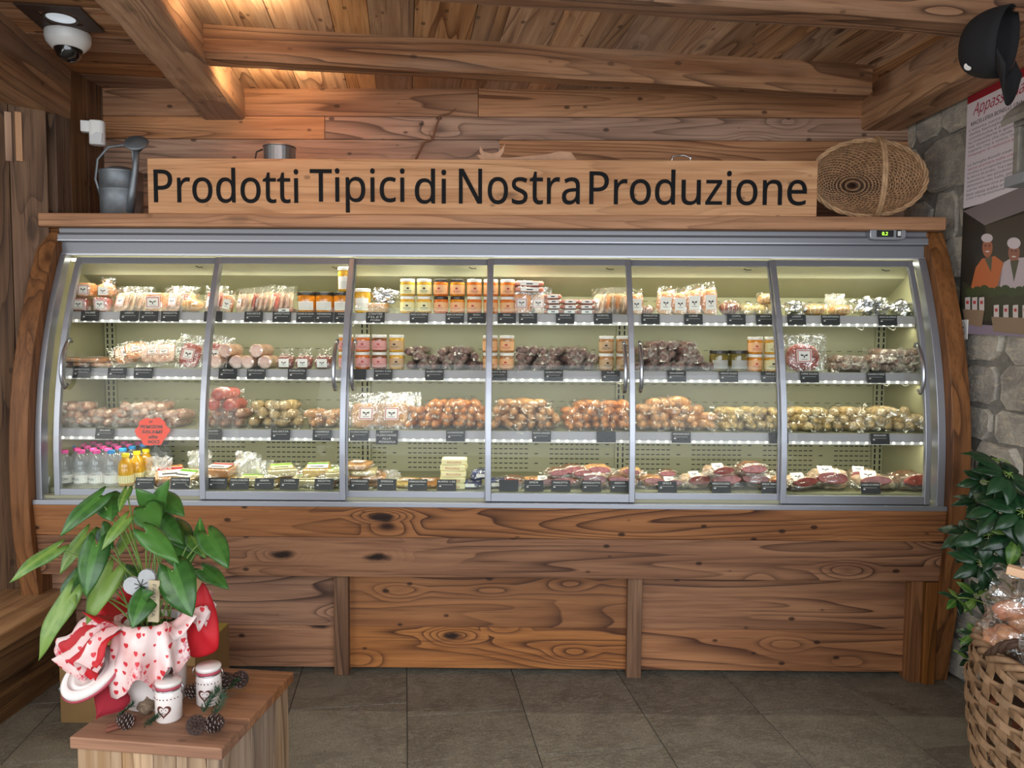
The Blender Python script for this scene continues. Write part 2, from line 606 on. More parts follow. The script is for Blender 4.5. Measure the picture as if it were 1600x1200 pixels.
# ------------------------------------------------------------------ room shell
TH = R(8.5)          # ceiling beams and floor tiles run at this angle to the wall
GRID_ROT = Matrix.Rotation(TH, 4, 'Z')
CEIL = 2.66
XL, XR = -2.10, 1.90
YB = 3.75

# floor tiles
mb = MB()
tw, tl, gap = 0.455, 0.91, 0.004
p0 = UZ(636, 1100, 0.0)
loc0 = GRID_ROT.inverted() @ p0
for i in range(-7, 7):
    x0 = loc0.x + i * tw
    offy = [0.0, 0.33, 0.62, 0.15, 0.47, 0.8][i % 6]
    for j in range(-4, 5):
        y0 = loc0.y + j * tl - offy - 0.1
        if y0 > 4.6 or y0 < -2.2: continue
        mb.box((x0 + gap / 2, y0 + gap / 2, -0.02), (x0 + tw - gap / 2, y0 + tl - gap / 2, 0.0), 0, rng.random())
mb.box((-3.5, -1.6, -0.05), (3.5, 4.3, -0.003), 1)
fl = mb.build('floor', [TILE, GROUT], bevel=0.0012)
fl.rotation_euler.z = TH
tag(fl, kind='structure')

# back wall of horizontal boards
mb = MB()
zz = [0.0, 0.30, 0.62, 0.93, 1.24, 1.56, 1.80, 2.02, 2.215, 2.42, 2.53, CEIL + 0.02]
k = 0
for a, b in zip(zz[:-1], zz[1:]):
    cuts = [XL - 0.1, rng.uniform(-0.9, -0.2), rng.uniform(0.5, 1.4), XR + 0.35]
    if b > 2.0: cuts = [XL - 0.1, [-0.95, 0.62, -0.2, 0.55, -0.1, 0.5][k % 6], XR + 0.35]
    for c0, c1 in zip(cuts[:-1], cuts[1:]):
        k += 1
        mb.box((c0 + 0.0008, YB - rng.uniform(0, 0.004), a + 0.001), (c1 - 0.0008, YB + 0.05, b - 0.001), 0, rng.random())
tag(mb.build('wall_back', WALLW_X, bevel=0.003), kind='structure')

# left wall of upright boards: a short piece by the case, then it swings away to the left
mb = MB()
XL = -2.085
def wall_run(p, q):
    p, q = Vector((*p, 0)), Vector((*q, 0))
    L = (q - p).length
    d_ = (q - p) / L
    Mx = Matrix((( d_.x, -d_.y, 0, p.x), (d_.y, d_.x, 0, p.y), (0, 0, 1, 0), (0, 0, 0, 1)))
    s_ = 0.0
    while s_ < L:
        w = min(rng.uniform(0.09, 0.17), L - s_)
        mb.box((s_, -0.05, 0.0), (s_ + w - 0.002, rng.uniform(0.0, 0.014), CEIL), 0, rng.random(), Mx)
        s_ += w + 0.0001
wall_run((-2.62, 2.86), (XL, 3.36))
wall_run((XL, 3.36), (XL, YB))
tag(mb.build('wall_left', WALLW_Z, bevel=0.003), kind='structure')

# right wall of split stone
def wall_x(Y): return XR + 0.035 * (3.6 - Y)
RW = Matrix.Translation((wall_x(3.8), 3.8, 0)) @ Matrix.Rotation(-math.atan(0.035) , 4, 'Z').inverted()
# local frame: u runs from the back corner towards the viewer, v is up, stones stick out to -X
mb = MB()
r2 = random.Random(5)
z = 0.0
rowi = 0
while z < CEIL:
    h = r2.choice([0.11, 0.15, 0.2, 0.26, 0.17])
    u = -0.02 - r2.uniform(0, 0.1)
    while u < 2.9:
        w = h * r2.uniform(0.8, 1.9)
        hh = h
        if r2.random() < 0.25: hh = h + 0.03
        cx, cz = u + w / 2, z + h / 2
        pts = []
        nn = 12
        for q in range(nn):
            a = 2 * math.pi * q / nn + r2.uniform(-0.15, 0.15)
            ca, sa = math.cos(a), math.sin(a)
            m_ = max(abs(ca), abs(sa)) ** 0.97
            pts.append((cx + (w / 2 - 0.009) * ca / m_ * r2.uniform(0.93, 1.03), cz + (hh / 2 - 0.007) * sa / m_ * r2.uniform(0.90, 1.04)))
        dep = r2.uniform(0.008, 0.022)
        rv = r2.random()
        tilt = (r2.uniform(-0.1, 0.1), r2.uniform(-0.08, 0.08))
        base = [(0.01, -p[0], p[1]) for p in pts]
        mid = [(-dep * 0.75 , -(cx + (p[0] - cx) * 0.98), cz + (p[1] - cz) * 0.98) for p in pts]
        top = [(-dep - (p[0] - cx) * tilt[0] - (p[1] - cz) * tilt[1], -(cx + (p[0] - cx) * 0.92), cz + (p[1] - cz) * 0.92) for p in pts]
        n_ = len(pts)
        fs = []
        for ring in (0, 1):
            for q in range(n_):
                q2 = (q + 1) % n_
                fs.append((ring * n_ + q, ring * n_ + q2, (ring + 1) * n_ + q2, (ring + 1) * n_ + q))
        fs.append(tuple(range(2 * n_, 3 * n_)))
        mb.add([RW @ Vector(p) for p in base + mid + top], fs, 0, rv)
        u += w
    z += h
mb.box((0.0, -2.9, 0), (0.06, 0.05, CEIL), 1, 0, RW)
tag(mb.build('wall_right', [STONE, MORTAR]), kind='structure')

# ceiling: boards between the beams run away from the viewer, left of the long beam they run across
mb = MB()
x = -4.5
GI = GRID_ROT.inverted()
LB = GI @ U(350, 188, YB)          # long beam foot at the wall, in grid space
LBx = LB.x
x = LBx
while x < 3.2:
    w = rng.choice([0.14, 0.17, 0.2, 0.23, 0.12])
    mb.box((x + 0.001, -0.6, CEIL + rng.uniform(0, 0.004)), (x + w - 0.001, 4.6, CEIL + 0.03), 0, rng.random())
    x += w
y = -0.6
while y < 4.6:
    w = rng.choice([0.14, 0.17, 0.2])
    mb.box((LBx - 2.5, y + 0.001, CEIL + rng.uniform(0, 0.003)), (LBx - 0.001, y + w - 0.001, CEIL + 0.03), 1, rng.random())
    y += w
mb.box((LBx - 2.5, -0.6, CEIL + 0.03), (3.2, 4.6, CEIL + 0.05), 0, 0.3)
c_ = mb.build('ceiling', [CEIL_Y, CEIL_X], bevel=0.002)
c_.rotation_euler.z = TH
tag(c_, kind='structure')


def rough_beam(name, lo, hi, mat, along='y', seed=0, amp=0.006, rnd=0.3):
    """hand-hewn beam in grid space; wavy edges"""
    mb = MB()
    ai = 0 if along == 'x' else 1
    L0, L1 = lo[ai], hi[ai]
    n = max(4, int((L1 - L0) / 0.06))
    oi = 1 - ai
    ring = []
    ch = 0.012
    a0, a1, z0, z1 = lo[oi], hi[oi], lo[2], hi[2]
    sec = [(a0 + ch, z0), (a1 - ch, z0), (a1, z0 + ch), (a1, z1), (a0, z1), (a0, z0 + ch)]
    vs = []
    for i in range(n + 1):
        L = L0 + (L1 - L0) * i / n
        for q, (a, z_) in enumerate(sec):
            w = mnoise.noise(Vector((L * 3.1, q * 5.3, seed))) * amp + mnoise.noise(Vector((L * 14, q * 3.3, seed + 9))) * amp * 0.4
            p = [0, 0, 0]
            p[ai] = L
            p[oi] = a + w
            p[2] = z_ + (w if z_ < z1 else 0)
            vs.append(p)
    m_ = len(sec)
    fs = [tuple(range(m_)), tuple(range(n * m_, (n + 1) * m_))[::-1]]
    for i in range(n):
        for q in range(m_):
            q2 = (q + 1) % m_
            fs.append((i * m_ + q, (i + 1) * m_ + q, (i + 1) * m_ + q2, i * m_ + q2))
    mb.add(vs, fs, 0, rnd)
    o = mb.build(name, mat)
    o.rotation_euler.z = TH
    tag(o, kind='structure')
    return o


bw = 0.19
# long beam left of the middle (its far end dies into the back wall)
YE = (GI @ Vector((LBx, YB, 0))).y + 0.1
xl_ = (GI @ U(318, 188, YB)).x
rough_beam('trim_1', (xl_, -0.5, 2.51), (xl_ + 0.2, YE + 0.35, CEIL + 0.01), BEAM_Y, 'y', 1, 0.008, 0.2)
# right beam, nearly square to the wall
xr_ = (GI @ U(1350, 130, 3.42)).x
RB = U(1345, 197, YB)
o_ = rough_beam('trim_2', (0, -2.9, 2.47), (0.20, 0.1, CEIL + 0.01), BEAM_Y, 'y', 2, 0.006, 0.62)
o_.location = (RB.x, YB, 0)
o_.rotation_euler.z = R(2.6)
# far left beam
xf_ = (GI @ Vector((-2.075, YB, 0))).x
rough_beam('trim_3', (xf_ - 0.24, -0.5, 2.425), (xf_, YE + 0.2, CEIL + 0.01), BEAM_Y, 'y', 3, 0.006, 0.81)
# cross beams
yc = (GI @ U(1340, 150, 3.40)).y
rough_beam('trim_4', (xl_ + 0.2, yc, 2.535), (xr_ + 0.03, yc + 0.10, CEIL + 0.01), BEAM_X, 'x', 4, 0.005, 0.45)
yc2 = (GI @ UZ(1200, 40, 2.52)).y
rough_beam('trim_5', (xl_ + 0.2, yc2 - 0.13, 2.52), (xr_ + 0.12, yc2, CEIL + 0.01), BEAM_X, 'x', 5, 0.005, 0.77)

# ------------------------------------------------------------------ refrigerated display case
def Yg(z):
    t = max(0.0, z - 0.9)
    return 3.108 + 0.26 * t * t
GZ0, GZ1 = 0.775, 1.80
GL, GR = XP(66, 3.11, 0.8), XP(1468, 3.11, 0.8)
case = empty('refrigerated_display_case', (0, 3.2, 0), label='long refrigerated display case with curved sliding glass doors in a wooden surround', cat='display case')
case_inv = Matrix.Translation((0, -3.2, 0))


def cb(mb, name, mats, parent=None, **kw):
    """build a part whose vertices are in world coordinates"""
    o = mb.build(name, mats, parent or case, **kw)
    if parent is None or parent is case:
        o.location = (0, -3.2, 0)
    return o


def curve_pts(z0, z1, off, n=14):
    return [(Yg(z0 + (z1 - z0) * i / n) + off, z0 + (z1 - z0) * i / n) for i in range(n + 1)]


# wooden end panels
for x0, x1, rr in ((GL - 0.105, GL - 0.028, 0.3), (GR + 0.022, GR + 0.098, 0.66)):
    mb = MB()
    prof = [(3.17, 0.0), (3.12, 0.3), (3.075, 0.6)] + curve_pts(0.76, 1.80, -0.045, 12) + [(Yg(1.93) - 0.05, 1.925)]
    poly = prof + [(3.74, 1.925), (3.74, 0.0)]
    mb.prism(poly, x0, x1, 'x', 0, rr)
    cb(mb, 'end_panel', CASEW_Z, bevel=0.004)
# top board in three lengths
mb = MB()
xa, xb = XP(60, 3.28, 1.95), XP(1478, 3.28, 1.95)
mb.box((xa, 3.275, 1.926), (xb, 3.742, 1.982), 0, 0.21)
cb(mb, 'top_board', TOPB_X, bevel=0.005)
# metal header
mb = MB()
mb.prism([(3.33, 1.925), (3.33, 1.905), (3.315, 1.895), (3.315, 1.872), (3.345, 1.866), (3.345, 1.812), (3.40, 1.812), (3.40, 1.925)], GL - 0.03, GR + 0.024, 'x')
cb(mb, 'header', ALU_D, bevel=0.0015)
mb = MB()
mb.box((GL - 0.028, 3.311, 1.868), (GR + 0.022, 3.316, 1.8735))
mb.box((GL - 0.028, 3.335, 1.809), (GR + 0.022, 3.347, 1.8165))
cb(mb, 'header_trim', ALU)
# controller on the header
ctl_x = XP(1385, 3.3, 1.89)
mb = MB()
zc = U(1385, 366, 3.30).z
pts = []
for q in range(20):
    a = 2 * math.pi * q / 20
    pts.append((ctl_x + 0.078 * math.copysign(abs(math.cos(a)) ** 0.35, math.cos(a)), zc + 0.026 * math.copysign(abs(math.sin(a)) ** 0.5, math.sin(a))))
mb.prism([(p[0], p[1]) for p in pts], 3.285, 3.33, 'y')
ctl = cb(mb, 'temperature_controller', ALU, bevel=0.003)
mb = MB(); mb.box((ctl_x - 0.05, 3.282, zc - 0.014), (ctl_x + 0.022, 3.287, zc + 0.014)); mb.build('screen', BLACK, ctl)
textmesh('0.2', 0.02, GREENLED, 'digits', ctl, Matrix.Translation((ctl_x - 0.016, 3.281, zc)) @ FACE, width=0.024, height=0.014)
mb = MB(); mb.box((ctl_x + 0.034, 3.281, zc - 0.015), (ctl_x + 0.054, 3.286, zc + 0.015), 0); mb.box((ctl_x + 0.038, 3.277, zc - 0.010), (ctl_x + 0.050, 3.283, zc + 0.010), 1)
mb.build('switch', [BLACK, WHITEP], ctl)

# inside shell
mb = MB()
BY = 3.65
mb.box((GL - 0.02, BY, 0.76), (GR + 0.02, BY + 0.03, 1.68))
cb(mb, 'back_panel', CASE_IN)
mb = MB()
mb.prism([(3.40, 1.80), (3.46, 1.795), (3.48, 1.735), (3.65, 1.655), (3.67, 1.66), (3.67, 1.82), (3.40, 1.82)], GL - 0.02, GR + 0.02, 'x')
cb(mb, 'canopy', CASE_IN2)
for i in range(6):
    mb = MB()
    cx = GL + (GR - GL) * (i + 0.85) / 6
    zz_ = 1.768
    mb.tube([(cx - 0.014, 3.455, zz_ + 0.006), (cx, 3.45, zz_), (cx + 0.02, 3.452, zz_ + 0.001)], 0.0022, 6)
    cb(mb, 'canopy_clip', BLACK)
# side liners
for x0, x1 in ((GL - 0.028, GL - 0.018), (GR + 0.012, GR + 0.022)):
    mb = MB()
    mb.prism(curve_pts(0.77, 1.81, 0.02, 10) + [(3.66, 1.81), (3.66, 0.77)], x0, x1, 'x')
    cb(mb, 'side_liner', CASE_IN)
# vent slots in the back panel
mb = MB()
nx = 150
for r_, zs in enumerate([0.80 + 0.0235 * i for i in range(9)] + [1.15, 1.235, 1.40, 1.635]):
    vent = r_ < 9
    for i in range(nx):
        cxx = GL + 0.02 + (GR - GL - 0.04) * (i + 0.5) / nx
        if vent and i % 14 in (0, 1, 12): continue
        if vent and i % 14 == 13 and r_ % 2: continue
        if not vent and i % 2: continue
        hw = 0.0085 if vent else 0.011
        mb.box((cxx - hw, BY - 0.001, zs - 0.0022 * (1 if vent else 0.5)), (cxx + hw, BY + 0.002, zs + 0.0022 * (1 if vent else 0.5)))
cb(mb, 'vent_slot', DARKSLOT)
for px in (176, 571, 970, 1372):
    xx = XP(px, BY, 1.2)
    mb = MB()
    mb.box((xx - 0.026, BY - 0.012, 0.78), (xx + 0.026, BY + 0.002, 1.66), 0)
    z = 0.80
    while z < 1.62:
        for s in (-0.012, 0.012):
            mb.box((xx + s - 0.0035, BY - 0.0135, z), (xx + s + 0.0035, BY - 0.011, z + 0.02), 1)
        z += 0.028
    cb(mb, 'shelf_upright', [CASE_IN, DARKSLOT])

SHELF = {1: (1.562, 3.36), 2: (1.313, 3.30), 3: (1.055, 3.235)}
for s_, (z, yf) in SHELF.items():
    mb = MB()
    mb.box((GL - 0.016, yf, z - 0.016), (GR + 0.010, BY - 0.013, z))
    sh = cb(mb, 'shelf', CASE_IN)
    mb = MB(); mb.prism([(yf, z - 0.001), (yf - 0.004, z - 0.001), (yf - 0.012, z - 0.034), (yf - 0.006, z - 0.036), (yf, z - 0.02)], GL - 0.014, GR + 0.008, 'x')
    mb.build('price_rail', RAILM, sh)
    mb = MB(); mb.box((GL - 0.014, yf - 0.002, z + 0.0005), (GR + 0.008, yf + 0.001, z + 0.024)); mb.build('acrylic_lip', GLASS, sh)
    mb = MB()
    n_ = 96
    for i in range(n_):
        xx = GL + (GR - GL) * (i + 0.5) / n_
        mb.box((xx - 0.0035, yf - 0.006, z - 0.044), (xx + 0.0035, yf - 0.003, z - 0.037), 0)
    mb.box((GL, yf - 0.003, z - 0.049), (GR, yf + 0.004, z - 0.017), 1)
    mb.build('led_strip', [LEDM, WHITEP], sh)
# top lamp
mb = MB(); mb.box((GL, 3.365, 1.785), (GR, 3.378, 1.797)); cb(mb, 'top_lamp', LEDM)
# deck
DECKZ, DECKY = 0.805, 3.185
mb = MB()
mb.box((GL - 0.016, DECKY, DECKZ - 0.02), (GR + 0.010, BY - 0.001, DECKZ))
deck = cb(mb, 'deck', CASE_IN)
mb = MB(); mb.prism([(3.155, 0.785), (3.165, 0.785), (3.187, 0.852), (3.181, 0.853)], GL - 0.014, GR + 0.008, 'x'); mb.build('front_lip', GLASS, deck)
mb = MB(); mb.box((GL - 0.014, 3.125, 0.765), (GR + 0.008, DECKY, 0.784)); mb.build('air_grille', CASE_IN2, deck)

# sliding glass doors
stl = [83, 316, 536, 762, 988, 1223, 1449]
xs_ = [XP(p, 3.11, 0.8) for p in stl]
for i in range(6):
    off = 0.006 if i in (1, 3, 5) else 0.032
    x0, x1 = xs_[i] - 0.010, xs_[i + 1] + 0.010
    d = empty('sliding_door', (0, 0, 0)); d.parent = case; d.location = (0, -3.2, 0)
    sw = 0.024
    for a in (x0, x1 - sw):
        mb = MB()
        f_ = curve_pts(GZ0, GZ1, off - 0.008, 16)
        b_ = curve_pts(GZ0, GZ1, off + 0.014, 16)
        mb.prism(f_ + b_[::-1], a, a + sw, 'x')
        mb.build('door_stile', ALU, d, bevel=0.002)
    for z0, z1 in ((GZ0, GZ0 + 0.034), (GZ1 - 0.028, GZ1)):
        mb = MB()
        f_ = curve_pts(z0, z1, off - 0.006, 3)
        b_ = curve_pts(z0, z1, off + 0.012, 3)
        mb.prism(f_ + b_[::-1], x0 + sw, x1 - sw, 'x')
        mb.build('door_rail', ALU_D if z1 == GZ1 else ALU, d, bevel=0.0015)
    mb = MB()
    def gf(u, v, x0=x0, x1=x1, off=off):
        z = GZ0 + 0.02 + (GZ1 - GZ0 - 0.04) * v
        return Vector((x0 + 0.015 + (x1 - x0 - 0.03) * u, Yg(z) + off + 0.003, z))
    mb.grid(gf, 2, 28)
    mb.build('glass_pane', GLASS, d, smooth=True)
    left = i in (0, 2, 4)
    hx = (x0 + 0.045) if left else (x1 - 0.045)
    hz0, hz1 = 1.235, 1.44
    pts = []
    for q in range(13):
        t = q / 12
        z = hz0 + (hz1 - hz0) * t
        pts.append((hx, Yg(z) + off - 0.010 - 0.042 * math.sin(math.pi * t) ** 0.55, z))
    mb = MB(); mb.tube(pts, 0.0085, 10)
    mb.tube([(hx, Yg(hz0 + 0.012) + off + 0.004, hz0 + 0.012), (hx, Yg(hz0) + off - 0.025, hz0 + 0.01)], 0.006, 8)
    mb.tube([(hx, Yg(hz1 - 0.012) + off + 0.004, hz1 - 0.012), (hx, Yg(hz1) + off - 0.025, hz1 - 0.01)], 0.006, 8)
    mb.build('door_handle', STEEL, d, smooth=True)
# fixed frame strips at both ends and the sill
for a, b in ((GL - 0.027, GL - 0.002), (GR - 0.012, GR + 0.021)):
    mb = MB()
    mb.prism(curve_pts(0.765, 1.811, 0.002, 16) + curve_pts(0.765, 1.811, 0.05, 16)[::-1], a, b, 'x')
    cb(mb, 'side_frame', ALU, bevel=0.002)
mb = MB()
mb.box((GL - 0.027, 3.085, 0.752), (GR + 0.021, 3.165, 0.772), 0)
cb(mb, 'sill', ALU, bevel=0.002)
# wooden apron and kick boards
mb = MB()
mb.prism([(3.088, 0.752), (3.105, 0.620), (3.135, 0.620), (3.12, 0.752)], GL - 0.028, GR + 0.0215, 'x', 0, 0.13)
mb.prism([(3.105, 0.619), (3.128, 0.445), (3.158, 0.445), (3.135, 0.619)], GL - 0.028, GR + 0.0215, 'x', 0, 0.58)
cb(mb, 'apron', CASEW_X, bevel=0.002)
mb = MB()
kz = [(0.455, 0.205, 0.36), (0.204, 0.022, 0.92)]
posts = [XP(535, 3.19, 0.2), XP(990, 3.19, 0.2)]
bounds = [GL - 0.028, posts[0], posts[1], XP(1418, 3.19, 0.2)]
for i in range(3):
    mb = MB()
    for z1, z0, rr in kz:
        mb.box((bounds[i] + 0.001, 3.20, z0), (bounds[i + 1] - 0.001, 3.225, z1), 0, rr + i * 0.117)
    cb(mb, 'kick_board', CASEW_X, bevel=0.0015)
DPOST = M_wood('dark_post_wood', '7d5a3e', '5f4029', '321c10', 'z', knots=0.2)
for p in posts:
    mb = MB(); mb.box((p - 0.031, 3.165, 0.0), (p + 0.031, 3.23, 0.45), 0, 0.4)
    cb(mb, 'kick_post', DPOST, bevel=0.003)
px0 = XP(1421, 3.15, 0.2)
mb = MB(); mb.box((px0, 3.145, 0.0), (px0 + 0.05, 3.23, 0.44), 0, 0.1); mb.box((px0 + 0.052, 3.13, 0.0), (GR + 0.021, 3.23, 0.44), 0, 0.7)
cb(mb, 'corner_post', CASEW_Z, bevel=0.003)
mb = MB(); mb.box((GL - 0.02, 3.24, 0.02), (GR + 0.02, 3.64, 0.74))
cb(mb, 'base_body', BLACK)

# cup marks: service wires under the shelves
WIREM = M_plain('white_cable', 'dedccb', 0.5)
for (px, s_) in ((1345, 1), (1395, 1), (1385, 2), (1415, 2), (1350, 3), (1392, 3), (560, 3), (970, 2), (548, 1)):
    z, yf = SHELF[s_]
    xx = XP(px, yf + 0.1, z)
    mb = MB()
    w = rng.uniform(0.03, 0.06)
    mb.tube([(xx - w + 2 * w * t, yf + 0.1 + 0.01 * math.sin(t * 9), z - 0.018 - 0.045 * math.sin(math.pi * t) * rng.uniform(0.9, 1)) for t in [i / 10 for i in range(11)]], 0.0028, 6)
    cb(mb, 'lamp_cable', WIREM, smooth=True)
# ------------------------------------------------------------------ products: materials
def food(name, c1, c2, vs=35, rough=0.35, coat=0.35, bump=0.35, bs=50, objvar=0.25):
    return M_plain(name, c1, rough, color2=c2, vscale=vs, coat=coat, bump=bump, bscale=bs, bdist=0.003, objvar=objvar)

F_DARK = food('dark_salami_skin', '4a2624', '7d5f56', 45)
F_DARK2 = food('brown_salami_skin', '6e4236', 'a58a78', 40)
F_PINK = food('pink_brown_sausage', 'a8705a', 'c29a80', 40)
F_ORANGE = food('orange_smoked_sausage', 'd89554', 'bf7238', 30)
F_TAN = food('tan_sausage', 'd6a670', 'bb8450', 30)
F_PEACH = food('peach_sausage', 'deab76', 'c98f5a', 30)
F_PALE = food('pale_yellow_sausage', 'e0c88c', 'c4a464', 35)
F_CREAM = food('cream_sausage', 'd8c08c', 'ae9060', 35)
F_RED = food('red_meat', '86362e', 'a6544c', 25)
F_REDB = food('bright_red_meat', 'a9443a', 'c06a5c', 25)
F_HAM = food('dark_cured_meat', '732c2a', '8c453f', 25)
F_FAT = food('white_fat', 'e2cdb0', 'd0a988', 25)
F_CRUST = food('spiced_crust', '6f4b37', '8f6a4c', 60)
F_OCHRE = food('orange_slices', 'd9854a', 'e0a878', 40)
F_ROLL = food('cooked_roll_skin', 'd9a48a', 'e3bda3', 20)
F_ROLLEND = food('cooked_roll_cut', 'cfa191', 'dbb9a8', 60)
F_CHEESE = food('yellow_cheese', 'e0c070', 'd9b464', 18)
F_CHEESE2 = food('orange_cheese_rind', 'd99a55', 'c98743', 18)
F_CHEESE3 = food('pale_cheese', 'ddd0a0', 'd2c28c', 18)
F_LOAF = food('baked_loaf', 'cf9f6c', 'c08c58', 14)
F_WURST = food('pink_frankfurter', 'd49080', 'c4705e', 30)
F_SLICE = food('pale_sliced_meat', 'e0c8b4', 'c98f78', 60)
LBL_W = M_plain('label_white', 'e9e6df', 0.6)
LBL_R = M_plain('label_red', 'b5383a', 0.6)
LBL_K = M_plain('label_ink', '2b2b2e', 0.6)
LBL_Y = M_plain('label_cream', 'e5dca8', 0.6)
LBL_G = M_plain('label_green', '6fae2c', 0.5)
LBL_P = M_plain('label_pink', 'dba09a', 0.6)
LBL_O = M_plain('label_peach', 'e6b07e', 0.6)
LBL_T = M_plain('label_tan', 'c4a27a', 0.6)
LBL_GR = M_plain('label_grey', 'a9a7a0', 0.6)
FOIL = M_plain('crumpled_foil', 'cfd1d4', 0.22, 1.0, bump=0.9, bscale=28, bdist=0.012)
CHALK = M_plain('chalk_black_card', '26292b', 0.55)
CHALKW = M_plain('chalk_white', 'd8d8d4', 0.8)
GREYLID = M_plain('white_lid', 'e4e2da', 0.35)
DARKLID = M_plain('dark_lid', '2b2724', 0.35)


def content(name, c, c2=None):
    return M_plain(name, c, 0.12, color2=c2 or c, vscale=30, coat=0.9, spec=0.6, sss=0.0)

C_AMBER = content('amber_preserve', 'd98a24', 'c27317')
C_ORANGE = content('orange_preserve', 'dd7526', 'c65c18')
C_YELLOW = content('yellow_preserve', 'dca93a', 'c7912a')
C_BROWN = content('brown_preserve', '8a4f2a', '70391c')
C_OLIVE = content('olive_preserve', '7b6a2a', '5f5420')
C_TANP = content('tan_spread', 'b98450', 'a06d3e')
C_OIL = content('yellow_oil', 'd8a51c', 'c48a12')


def M_pet():
    m = bpy.data.materials.new('clear_bottle_plastic')
    t = NT(m)
    lw = t.n('ShaderNodeLayerWeight', ins={'Blend': 0.3}).outputs['Facing']
    tr = t.n('ShaderNodeBsdfTransparent', ins={'Color': (0.93, 0.95, 0.96, 1)}).outputs[0]
    gl = t.n('ShaderNodeBsdfGlossy', ins={'Roughness': 0.06}).outputs[0]
    df = t.n('ShaderNodeBsdfDiffuse', ins={'Color': (0.85, 0.88, 0.9, 1)}).outputs[0]
    a = t.n('ShaderNodeMixShader', ins={0: t.math('MULTIPLY_ADD', t.math('POWER', lw, 2.0), 0.35, 0.10), 1: tr, 2: df}).outputs[0]
    mx = t.n('ShaderNodeMixShader', ins={0: t.math('MULTIPLY_ADD', t.math('POWER', lw, 1.5), 0.5, 0.06), 1: a, 2: gl})
    t.out(mx.outputs[0])
    return m
PET = M_pet()
CAP_P = M_plain('pink_cap', 'e0529a', 0.35)
CAP_B = M_plain('blue_cap', '2f86c9', 0.35)
CAP_Y = M_plain('yellow_cap', 'ecd51e', 0.35)
CAP_K = M_plain('dark_cap', '3a3f48', 0.4)

# ------------------------------------------------------------------ prototypes (built once far below, then moved to their first place)
PROTO = {}
KIDS = {}


def proto(key):
    def deco(fn):
        PROTO[key] = [fn, None]
        return fn
    return deco


def register(o):
    KIDS[o.name] = list(o.children)
    for c in o.children: register(c)


REG = []      # (object, base label, mode, group)


def put(key, loc, rot=(0, 0, 0), scale=(1, 1, 1), base='', group=None, mode='ord', args=None, cat=None):
    """first use builds the thing, every other use copies the thing and each of its parts"""
    k = (key, args)
    if k not in PROTO_OBJ:
        fn = PROTO[key][0]
        o = fn(*args) if args else fn()
        PROTO_OBJ[k] = o
        register(o)
        first = True
    else:
        o = copy_tree(PROTO_OBJ[k], kids=KIDS)
    o.location = loc
    o.rotation_euler = rot
    o.scale = scale
    if cat: o['category'] = cat
    REG.append((o, base, mode, group))
    return o


PROTO_OBJ = {}


def on(s, px, d=0.05):
    if s == 4: z, yf = DECKZ, DECKY + 0.005
    else: z, yf = SHELF[s]
    return Vector((XP(px, yf + d, z + 0.03), yf + d, z + 0.0006))


def label_mesh(mb, w, h, M, frame=True, marks=True, mi=(0, 1, 2)):
    """paper label in local xy, printed frame and emblem; facing +z of M"""
    mb.box((-w / 2, -h / 2, 0), (w / 2, h / 2, 0.0006), mi[0], 0, M)
    if frame:
        t = w * 0.05
        for lo, hi in (((-w / 2 + t, h / 2 - 2 * t, 0), (w / 2 - t, h / 2 - t, 0.0009)), ((-w / 2 + t, -h / 2 + t, 0), (w / 2 - t, -h / 2 + 2 * t, 0.0009)),
                       ((-w / 2 + t, -h / 2 + t, 0), (-w / 2 + 2 * t, h / 2 - t, 0.0009)), ((w / 2 - 2 * t, -h / 2 + t, 0), (w / 2 - t, h / 2 - t, 0.0009))):
            mb.box(lo, hi, mi[1], 0, M)
    if marks:
        for cx, cy, a, b in ((-0.13, 0.05, 0.11, 0.06), (0.13, 0.05, 0.11, 0.06), (0.0, -0.07, 0.05, 0.09), (-0.2, 0.12, 0.04, 0.03), (0.2, 0.12, 0.04, 0.03)):
            pts = [(cx * w + a * w * math.cos(q * math.pi / 4), cy * h + b * h * math.sin(q * math.pi / 4)) for q in range(8)]
            mb.prism(pts, 0.0, 0.0011, 'z', mi[2], 0, M)
        mb.box((-w * 0.22, -h * 0.27, 0), (w * 0.22, -h * 0.24, 0.001), mi[2], 0, M)


def film_sheet(mb, w, d, z, amp, seed, nu=9, nv=9, M=None, mi=0):
    def fn(u, v):
        p = Vector(((u - 0.5) * w, (v - 0.5) * d, z))
        n = mnoise.noise(Vector((u * 4 + seed, v * 4, seed * 1.3)))
        p.z += amp * n
        p.x += amp * 0.5 * mnoise.noise(Vector((v * 6, seed, u * 2)))
        p.y += amp * 0.5 * mnoise.noise(Vector((u * 6, seed + 5, v * 2)))
        return M @ p if M else p
    mb.grid(fn, nu, nv, mi)


